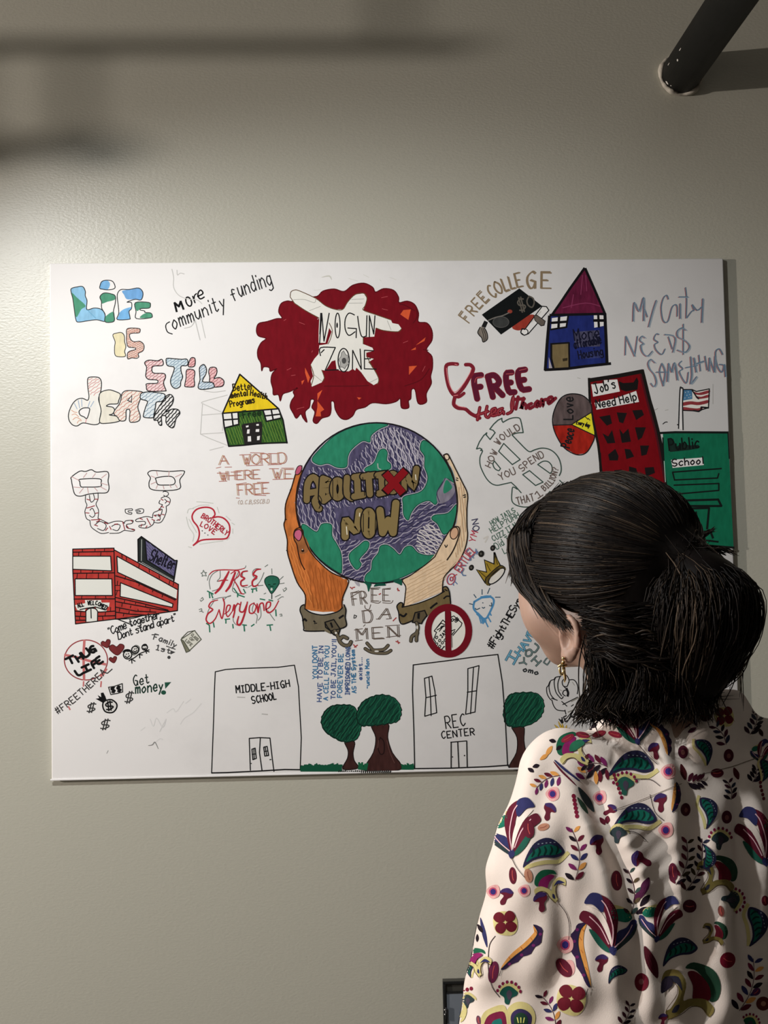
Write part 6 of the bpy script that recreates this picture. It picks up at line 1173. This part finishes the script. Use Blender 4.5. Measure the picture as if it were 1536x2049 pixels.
def leaf(cx, cy, s, rot=0, flip=1, yel=True):
    """pointed green paisley with dark edge and veins; unit length is one"""
    body = '-.55,.35 -.42,.05 -.2,-.22 .1,-.32 .35,-.2 .52,.08 .3,.2 0,.16 -.3,.2'
    if yel: PR_.line(YE, s*.10, T('-.5,.36 -.25,.3 .05,.28 .35,.3 .6,.12', cx, cy, s, rot, flip))
    PR_.fill((38, 38, 66), T(body, cx, cy, s, rot, flip), True, .1); PR_.fill(TE, T('-.45,.22 -.33,.04 -.1,-.1 .15,-.15 .35,-.05 .45,.07 .25,.13 0,.1 -.28,.14', cx, cy, s, rot, flip), True, .15)
    for k in range(5): x = -.3+k*.15; PR_.line((10, 44, 40), s*.05, T([(x, .1), (x+.06, 0), (x+.04, -.1)], cx, cy, s, rot, flip), True, False, .5)
    for k in range(5): x = -.12+k*.1; PR_.line((128, 140, 150), max(1, s*.022), T([(x, -.19+.2*(x-.05)**2), (x+.03, -.19+.2*(x-.02)**2)], cx, cy, s, rot, flip))
def drop(c, cx, cy, L, W_, rot):
    PR_.fill(c, T([(-.5*L, 0), (-.2*L, -.42*W_), (.15*L, -.5*W_), (.5*L, 0), (.15*L, .45*W_), (-.2*L, .4*W_)], cx, cy, 1, rot), True, .1)
def sprig(x0, y0, x1, y1, n=6, L=22, cols=None, bend=.12):
    cols = cols or [DK, BU, PL, OG, NV, NV, BU, PL]; dx, dy = x1-x0, y1-y0; H_ = math.hypot(dx, dy); nx, ny = -dy/H_, dx/H_
    P = [(x0+dx*t+nx*H_*bend*math.sin(t*math.pi), y0+dy*t+ny*H_*bend*math.sin(t*math.pi)) for t in np.linspace(0, 1, 9)]; PR_.line((86, 60, 66), 1.3, P)
    for k in range(n):
        t = k/(n-1)*.92; px, py = x0+dx*t+nx*H_*bend*math.sin(t*math.pi), y0+dy*t+ny*H_*bend*math.sin(t*math.pi); a = math.atan2(dy, dx)
        for sd in (-1, 1): c = cols[(k*2+(sd > 0)) % len(cols)]; r = a+sd*.85; l = L*(1-.25*t); drop(c, px+math.cos(r)*l*.62, py+math.sin(r)*l*.62, l, l*.42, r)
def tulip(bx, by, s, rot=0, flip=1):
    """fan of long petals rising from a point, unit height is one"""
    for c, P in ((YE, '-.42,-.62 -.18,-.78 -.1,-.66 -.4,-.5'), ((24, 104, 84), '-.44,-.5 -.36,-.66 -.12,-.7 -.08,-.58 -.3,-.45'), (NV, '0,0 -.12,-.12 -.36,-.2 -.5,-.42 -.42,-.46 -.3,-.36 -.12,-.3'), (SL, '0,0 -.16,-.06 -.42,-.22 -.5,-.4 -.36,-.24 -.1,-.14'), (BU, '0,-.02 -.12,-.3 -.2,-.6 -.14,-.86 .02,-1 .12,-.9 0,-.7 .0,-.3'), (NV, '-.02,-.82 .0,-1.0 .16,-1.06 .3,-.92 .16,-.86 .04,-.7'), (WHT, '0,-.05 -.02,-.4 .06,-.7 .28,-.86 .12,-.6 .06,-.3'), (BU, '.02,-.05 .06,-.4 .16,-.66 .34,-.8 .44,-.68 .3,-.52 .2,-.28'), ((30, 84, 70), '.02,0 .12,-.2 .24,-.42 .32,-.46 .24,-.2 .12,-.04'), (NV, '0,.06 -.06,-.04 0,-.12 .06,-.04')):
        PR_.fill(c, T(P, bx, by, s, rot, flip), True, .1)
    for P in ('0,-.1 -.08,-.4 -.06,-.75 .0,-.9', '.04,-.15 .12,-.45 .26,-.68', '-.04,-.08 -.22,-.2 -.42,-.38'): PR_.line((196, 160, 168), max(1.1, s*.018), T(P, bx, by, s, rot, flip))
def boot(cx, cy, s, rot=0, flip=1):
    PR_.fill(BU, T('-.3,-.3 0,-.48 .3,-.35 .3,-.1 .12,.1 .1,.4 -.08,.52 -.2,.35 -.12,.0 -.36,-.08', cx, cy, s, rot, flip), True, .15); PR_.fill((58, 42, 92), T('-.38,-.1 -.3,-.34 0,-.5 .32,-.36 .2,-.24 -.1,-.22', cx, cy, s, rot, flip), True, .15)
def eye(cx, cy, s): PR_.fill(PKc, T('-.5,0 -.2,-.4 .3,-.5 .5,-.1 .4,.35 -.1,.5', cx, cy, s), True, .15); PR_.fill((170, 70, 100), ell(cx, cy, s*.3, s*.32), True, .1); PR_.fill((52, 42, 110), ell(cx+s*.02, cy, s*.2, s*.22), True, 0)
def blossom(cx, cy, r, rot=0):
    PR_.fill(YE, T('-1,-.3 -.3,-.9 .8,-.6 1,.5 .5,1.1 -.7,.9', cx, cy, r, rot), True, .15)
    for k in range(4): a = rot+k*math.pi/2+.7; PR_.fill((96, 22, 36), T('-.02,0 .3,-.42 .8,-.4 .95,0 .75,.35 .3,.38', cx+math.cos(a)*r*.12, cy+math.sin(a)*r*.12, r, a), True, .12)
def feather(P, w_, sd=1):
    P = catmull(P, False, 5); n = len(P)
    def offs(o): return [(P[k][0]-(P[min(k+1, n-1)][1]-P[max(k-1, 0)][1])/max(1e-6, math.hypot(P[min(k+1, n-1)][0]-P[max(k-1, 0)][0], P[min(k+1, n-1)][1]-P[max(k-1, 0)][1]))*o(k/(n-1)), P[k][1]+(P[min(k+1, n-1)][0]-P[max(k-1, 0)][0])/max(1e-6, math.hypot(P[min(k+1, n-1)][0]-P[max(k-1, 0)][0], P[min(k+1, n-1)][1]-P[max(k-1, 0)][1]))*o(k/(n-1))) for k in range(n)]
    f = lambda t: math.sin(max(.02, t)*math.pi)**.6
    PR_.fill(OG, P+offs(lambda t: -sd*w_*f(t)*.8)[::-1], False, .15); PR_.fill((48, 32, 66), P+offs(lambda t: sd*w_*f(t)*(1+.18*math.sin(t*32)))[::-1], False, .1)
    for k in range(3, n-3, 4): q = offs(lambda t: sd*w_*.5*f(t))[k]; PR_.fill((104, 34, 90), ell(q[0], q[1], w_*.26, w_*.22), True, 0)
    for k in range(4, n-3, 4): q = offs(lambda t: -sd*w_*.4*f(t))[k]; PR_.line((176, 104, 48), 1.4, [(q[0]-2, q[1]-3), (q[0]+2, q[1]+3)])
    PR_.line((34, 36, 62), 2.4, P)
def spade(cx, cy, s, rot=0, dots=True, c=(24, 74, 66)):
    PR_.fill(YE, T('-.5,-.1 -.3,-.42 .1,-.52 .55,-.2 .62,.05 .4,-.1 0,-.3 -.4,.02', cx, cy, s, rot), True, .1); PR_.fill(c, T('-.48,.05 -.3,-.25 .05,-.35 .45,-.05 .4,.15 .12,.3 0,.62 -.2,.55 -.25,.25', cx, cy, s, rot), True, .15); PR_.fill((66, 60, 74), T('-.12,.05 .02,-.15 .18,.05 .02,.4', cx, cy, s, rot), True, .1)
    if dots:
        for k in range(8): a = math.radians(-165+k*22)+rot; PR_.fill((118, 26, 62), ell(cx+math.cos(a)*s*.62, cy+math.sin(a)*s*.62+s*.05, s*.07, s*.09), True, 0)
def lily(cx, cy, s, rot=0, flip=1, dark=False):  # dark: same flower with the shade of the back painted into its colours
    g, m, y, n_ = ((28, 92, 66), (130, 32, 92), YE, NV) if not dark else ((34, 66, 50), (100, 26, 40), (120, 108, 60), (46, 46, 60))
    for c, P in ((g, '-.5,-.05 -.46,-.3 -.25,-.5 .1,-.5 .2,-.36 .0,-.38 -.3,-.2 -.38,.02'), (m, '-.38,-.02 -.26,-.24 .0,-.36 .14,-.3 -.02,-.12 -.1,.1 -.24,.1'), (y, '-.5,.12 -.3,.02 -.05,.1 .05,.16 .1,-.12 .3,-.28 .5,-.2 .5,0 .4,-.08 .26,-.08 .16,.1 .2,.36 .26,.44 .16,.55 .02,.4 -.1,.22 -.28,.18 -.46,.28'), (n_, '.12,.02 .26,-.18 .48,-.1 .4,-.08 .24,-.06'), (n_, '.08,.26 .14,.3 .16,.42 .08,.38')): PR_.fill(c, T(P, cx, cy, s, rot, flip), True, .1)
    PR_.line((84, 66, 44), 1.2, T('.18,.56 .0,.4 -.12,.22 -.3,.18 -.48,.28', cx, cy, s, rot, flip)); PR_.line((84, 66, 44), 1.2, T('.2,.5 .26,.42 .18,.1 .28,-.06 .5,.0', cx, cy, s, rot, flip))
def seed(c, cx, cy, L, W_, rot): PR_.fill(c, ell(cx, cy, L/2, W_/2, 16, rot), True, .1); PR_.line((178, 74, 70) if c != TN else (142, 84, 70), 1.4, T([(-L*.3, 0), (0, W_*.05), (L*.28, -W_*.05)], cx, cy, 1, rot))
def vine(P): PR_.line((58, 46, 50), 1.3, P)

PR_ = Print('floral_print', 'multicoloured leaf and flower print', 0, 0, 1.0, 205, mapper=on_cloth, parent=blouse, grid=PGRID)
# sleeve
tulip(1024, 1712, 112, .12); leaf(1087, 1703, 80, -.12); sprig(1150, 1762, 1143, 1658, 6, 22); lily(1100, 1772, 62); feather([(1003, 1939), (1028, 1915), (1058, 1892), (1076, 1868), (1068, 1850)], 13, 1); feather([(1180, 1975), (1166, 1930), (1156, 1890), (1160, 1862), (1172, 1846)], 14, -1)
tulip(1227, 1905, 118, -.22, -1); blossom(1011, 1845, 24); blossom(1143, 1998, 29, .3); boot(1012, 1794, 36, .35); boot(1083, 1804, 40, -.2); boot(1196, 1690, 40, -.25); boot(1097, 1624, 36, .35, -1); boot(1203, 1927, 36, .15)
for x, y, s in ((987, 1784, 27), (1048, 1782, 24), (1130, 1890, 34), (1105, 1589, 28), (1199, 1596, 28), (1133, 1938, 34)): eye(x, y, s)
seed(BU, 1058, 1660, 36, 21, 1.45); seed(TN, 1087, 1655, 24, 14, -.3); seed(TN, 1057, 1752, 28, 16, 1.4); seed(BU, 1026, 1752, 34, 15, 1.5); seed(BU, 1233, 1762, 40, 22, 1.5); seed((96, 32, 62), 987, 1945, 44, 20, 1.75); seed(BU, 1128, 1936, 44, 26, .9)
spade(1018, 1986, 38); sprig(1112, 2060, 1082, 1992, 5, 20); PR_.fill(YE, ell(1041, 2036, 30, 32), True, .1); PR_.fill((54, 46, 84), T('-.8,.1 -.7,-.5 -.2,-.85 .4,-.75 .85,-.3 .8,.4 .5,.9 -.5,.9', 1042, 2040, 25), True, .1); PR_.fill((34, 66, 50), ell(1042, 2042, 14, 16), True, 0)
for dx in (-7, 0, 7): PR_.line((196, 200, 110), 2.2, [(1042+dx, 2036), (1042+dx*.7, 2046)])
PR_.fill(YE, T('-1,1 -.9,-.3 -.2,-.9 .9,-1 1,1', 988, 2040, 26), True, .1); PR_.fill((110, 26, 58), T('-.8,1 -.7,-.1 -.1,-.6 .8,-.6 .8,1', 990, 2042, 25), True, .1); PR_.fill((22, 104, 96), T('-.4,1 -.3,.2 .1,-.1 .5,-.05 .5,1', 992, 2042, 24), True, .1)
vine([(1024, 1715), (1034, 1735), (1050, 1755)]); vine([(1118, 1808), (1132, 1826), (1139, 1850), (1138, 1880)]); vine([(991, 1873), (980, 1890), (977, 1920), (978, 1945), (985, 1975), (1000, 1995)]); vine([(1003, 1940), (999, 1952)]); vine([(1176, 1978), (1172, 1990)])
leaf(941, 1935, 34, -1.1); lily(957, 1925, 52, .2); spade(936, 2000, 28, 0, False, SL); PR_.fill((52, 48, 66), ell(907, 2015, 15, 22, 18, .5), True, .15); PR_.fill(YE, T('-.6,.6 0,-.9 .5,-.4 .2,.5', 922, 2030, 26), True, .1); drop(NV, 968, 1866, 62, 8, 1.35); drop(DK, 955, 1877, 16, 6, 1.6); drop(DK, 961, 1858, 20, 8, 1.0)
for k in range(3): PR_.fill((118, 26, 52), ell(927+k*8, 1982-k*2, 3.4, 4), True, 0)
seed((100, 60, 80), 958, 2042, 20, 9, 1.4)
# shoulder and upper back
tulip(1276, 1487, 92, -.35, -1); leaf(1265, 1528, 84, .08); leaf(1272, 1632, 80, .05, 1); leaf(1410, 1500, 50, .9, -1); leaf(1418, 1622, 58, 1.15, -1); spade(1250, 1568, 38, -.1, True, (36, 84, 72)); spade(1237, 1666, 34, 0, False, SL)
sprig(1120, 1552, 1072, 1578, 5, 19, [PL, OG, NV, BU]); sprig(1172, 1560, 1165, 1520, 4, 22, [PL, DK, OG, BU]); sprig(1215, 1535, 1172, 1530, 4, 22, [DK, PL, DK, BU]); boot(1310, 1503, 34, -.35); boot(1322, 1606, 38, -.1); boot(1220, 1622, 28, .9); eye(1336, 1544, 30); eye(1331, 1661, 30)
feather([(1300, 1447), (1322, 1462), (1333, 1488), (1336, 1512)], 10, -1); feather([(1352, 1566), (1352, 1595), (1345, 1625)], 9, -1); lily(1150, 1500, 70, -.35); PR_.fill((40, 104, 78), T('-.6,.2 -.3,-.3 .4,-.4 .7,0 .2,.2 -.2,.3', 1152, 1494, 26, -.3), True, .1); PR_.line(NV, 5, [(1110, 1522), (1130, 1540), (1158, 1562)], True, False, .6); PR_.line(BU, 4, [(1108, 1525), (1125, 1545), (1150, 1570)], True, False, .6)
for x, y, r in ((1165, 1472, .2), (1198, 1469, -.3), (1230, 1470, .3), (1135, 1478, -.5)): seed((142, 40, 62), x, y, 28, 12, r)
for x, y, r in ((1178, 1456, .8), (1188, 1453, -.6), (1062, 1541, .6), (1072, 1533, -.3), (1105, 1483, .2), (1118, 1497, -.6)): drop(DK, x, y, 14, 8, r)
drop(OG, 1098, 1503, 24, 9, -1.0); drop(OG, 1088, 1515, 20, 8, -.6)
for k in range(6): PR_.fill((118, 26, 52), ell(1147+k*1.4, 1593+k*8, 4, 4.4), True, 0); PR_.fill((112, 28, 50), ell(1228+k*3, 1551+k*9, 3.2, 3.8), True, 0)
drop(SL, 1172, 1600, 60, 14, 1.0); drop((50, 74, 60), 1165, 1612, 40, 9, 1.0); drop(BU, 1200, 1553, 24, 9, 1.5); drop(BU, 1214, 1550, 22, 8, 1.4); drop(OG, 1192, 1556, 26, 9, 1.5); drop(BU, 1205, 1643, 18, 10, .9); drop(BU, 1215, 1640, 16, 10, 1.7)
vine([(1276, 1490), (1295, 1512), (1315, 1530)]); vine([(1268, 1560), (1300, 1560), (1320, 1573)]); vine([(1250, 1662), (1275, 1668), (1292, 1682)]); vine([(1300, 1590), (1310, 1625), (1328, 1642)])
# right side of the back; its shade is painted into many motif colours
sprig(1345, 1450, 1380, 1405, 5, 20, [(38, 26, 34), BU, (54, 34, 30), DK]); sprig(1395, 1455, 1352, 1440, 4, 20, [(70, 24, 50), DK]); seed((70, 24, 34), 1410, 1434, 24, 20, .2); blossom(1448, 1433, 19); sprig(1452, 1490, 1430, 1455, 4, 18, [(70, 24, 44), (40, 44, 66), DK]); sprig(1500, 1470, 1512, 1418, 6, 18, [(50, 24, 40), DK, (38, 44, 60), DK]); drop((50, 34, 30), 1521, 1466, 18, 8, 1.1)
for x, y in ((1366, 1505), (1457, 1512), (1371, 1620), (1453, 1635)): PR_.fill((70, 20, 36), ell(x, y, 10, 13), True, .1); PR_.fill((120, 74, 70), ell(x, y+1, 4, 5), True, 0)
tulip(1520, 1525, 44, .1); seed((80, 24, 40), 1434, 1547, 26, 18, 0); sprig(1375, 1566, 1402, 1560, 4, 20, [(70, 22, 40), DK]); drop((74, 26, 30), 1366, 1545, 34, 12, 1.3); drop((74, 26, 30), 1472, 1548, 26, 11, 1.2); sprig(1462, 1600, 1455, 1565, 4, 16, [DK, (60, 24, 40), (38, 44, 60)]); sprig(1505, 1565, 1512, 1540, 4, 17, [DK, (40, 30, 46)]); leaf(1530, 1540, 40, 1.3, -1)
for k in range(5): PR_.fill((100, 28, 44), ell(1519+k*2, 1566+k*8, 3, 3.6), True, 0)
tulip(1531, 1728, 112, -.2, -1); sprig(1352, 1770, 1372, 1680, 6, 20, [(84, 26, 44), DK, BU, (60, 52, 30)]); sprig(1372, 1782, 1404, 1678, 7, 19, [(62, 26, 30), DK, DK, (38, 40, 62), (64, 54, 30)]); lily(1432, 1752, 80, .3, -1, True); leaf(1418, 1715, 46, 1.7, 1, False); spade(1440, 1678, 36, 0, True, SL); spade(1466, 1800, 38, 1.5, True, SL)
seed((84, 26, 46), 1346, 1745, 36, 18, 1.5); seed((74, 24, 40), 1379, 1813, 28, 26, .1); boot(1283, 1720, 42, -1.2); drop((74, 28, 60), 1290, 1775, 42, 16, -1.2); drop((74, 28, 60), 1280, 1790, 40, 14, -.9); drop(DK, 1290, 1802, 30, 12, -.9); drop(DK, 1286, 1822, 30, 12, -.4); sprig(1262, 1830, 1256, 1740, 5, 18, [(54, 34, 40), (52, 70, 66), DK, (84, 70, 50)])
tulip(1312, 1880, 88, .25); leaf(1358, 1900, 72, -.25, 1, False); lily(1378, 1985, 118, .35, -1, True); PR_.fill((40, 34, 48), T('-.3,-.1 -.1,-.4 .3,-.4 .4,0 .1,.3 -.3,.5', 1332, 1970, 34), True, .1); leaf(1233, 1946, 42, -.4, 1, False); leaf(1514, 1850, 72, 1.35, -1); lily(1428, 1868, 50, .5, -1, True)
sprig(1478, 2022, 1506, 1918, 7, 24, [DK, BU, (110, 30, 60), OG, NV, NV, BU, DK]); seed((110, 20, 40), 1455, 1921, 30, 32, .5); PR_.fill((100, 24, 40), ell(1283, 1965, 14, 18), True, .1); PR_.fill((130, 80, 84), ell(1283, 1964, 5, 6), True, 0); drop((74, 20, 34), 1302, 1925, 70, 20, 1.2); sprig(1245, 2049, 1258, 2010, 4, 16, [(58, 24, 34), DK]); boot(1326, 2040, 26, 0)
PR_.fill((86, 34, 26), ell(1526, 2008, 14, 14), True, .1); PR_.fill((150, 110, 90), ell(1526, 2008, 5, 5), True, 0); seed((76, 34, 76), 1512, 1984, 18, 14, -.7); spade(1500, 2046, 30, .5, True, (30, 84, 60)); seed((120, 66, 60), 1442, 1823, 22, 12, 1.4)
seed((96, 30, 44), 1530, 1802, 20, 14, 1.5)
PR_.done(blouse)
# seams of the back yoke
PR_ = Print('yoke_seam', None, 0, 0, 1.0, 205, mapper=on_cloth, parent=blouse, grid=PGRID); PR_.line((120, 108, 98), 1.2, [(1227, 1622), (1270, 1606), (1320, 1586), (1362, 1568)]); PR_.line((110, 98, 88), 1.2, [(1400, 1550), (1460, 1536), (1500, 1522), (1540, 1508)]); PR_.done(blouse)

# --- the same print goes on round the blouse where the back view does not reach
RR = random.Random(11)
for vn, dv in enumerate(((1, 0, 0), (0, -1, 0), (-1, 0, 0), (0, 1, 0))):
    dv = Vector(dv).normalized(); rt = dv.cross(Vector((0, 0, 1))); o0 = Vector((BC[0], BC[1], 1.08))-dv*1.5
    def around(x, y, l, dv=dv, rt=rt, o0=o0):
        h = BV.ray_cast(o0+rt*((x-800)/1621)+Vector((0, 0, (1000-y)/1621)), dv)
        if h[0] is None: return None
        n = h[1] if h[1].dot(dv) < 0 else -h[1]; e = h[0]-CAM; z = e.dot(fw); px, py = 768+FPX*e.dot(RT)/z, 1024.5-FPX*e.dot(UP)/z
        if n.dot(dv) > -.70 or (py < 2062 and px > 870 and px < 1560 and n.dot(e) < 0): return None
        return h[0]+n*(.00035+.00012*l)
    PR_ = Print('floral_print', None, 0, 0, 1.0, 205, mapper=around, parent=blouse, grid=np.zeros((1700, 2200), np.int16)); PR_.mx = 12
    for gy in range(16):
        for gx in range(11):
            x, y = 470+gx*70+35*(gy % 2)+RR.uniform(-12, 12), 560+gy*64+RR.uniform(-12, 12)
            if around(x, y, 0) is None: continue
            k = RR.choice('lttbbeesfp'); a = RR.uniform(-.5, .5)
            if k == 'l': leaf(x, y, 62, a)
            elif k == 't': tulip(x, y+30, 74, a, RR.choice((-1, 1)))
            elif k == 'b': boot(x, y, 36, a)
            elif k == 'e': eye(x, y, 26); seed(BU, x+24, y+12, 26, 14, a+1.2)
            elif k == 's': sprig(x, y+26, x+14, y-30, 5, 18)
            elif k == 'f': blossom(x, y, 22, a)
            else: spade(x, y, 34, a)
    if PR_.F: PR_.done(blouse)['kind'] = 'stuff'
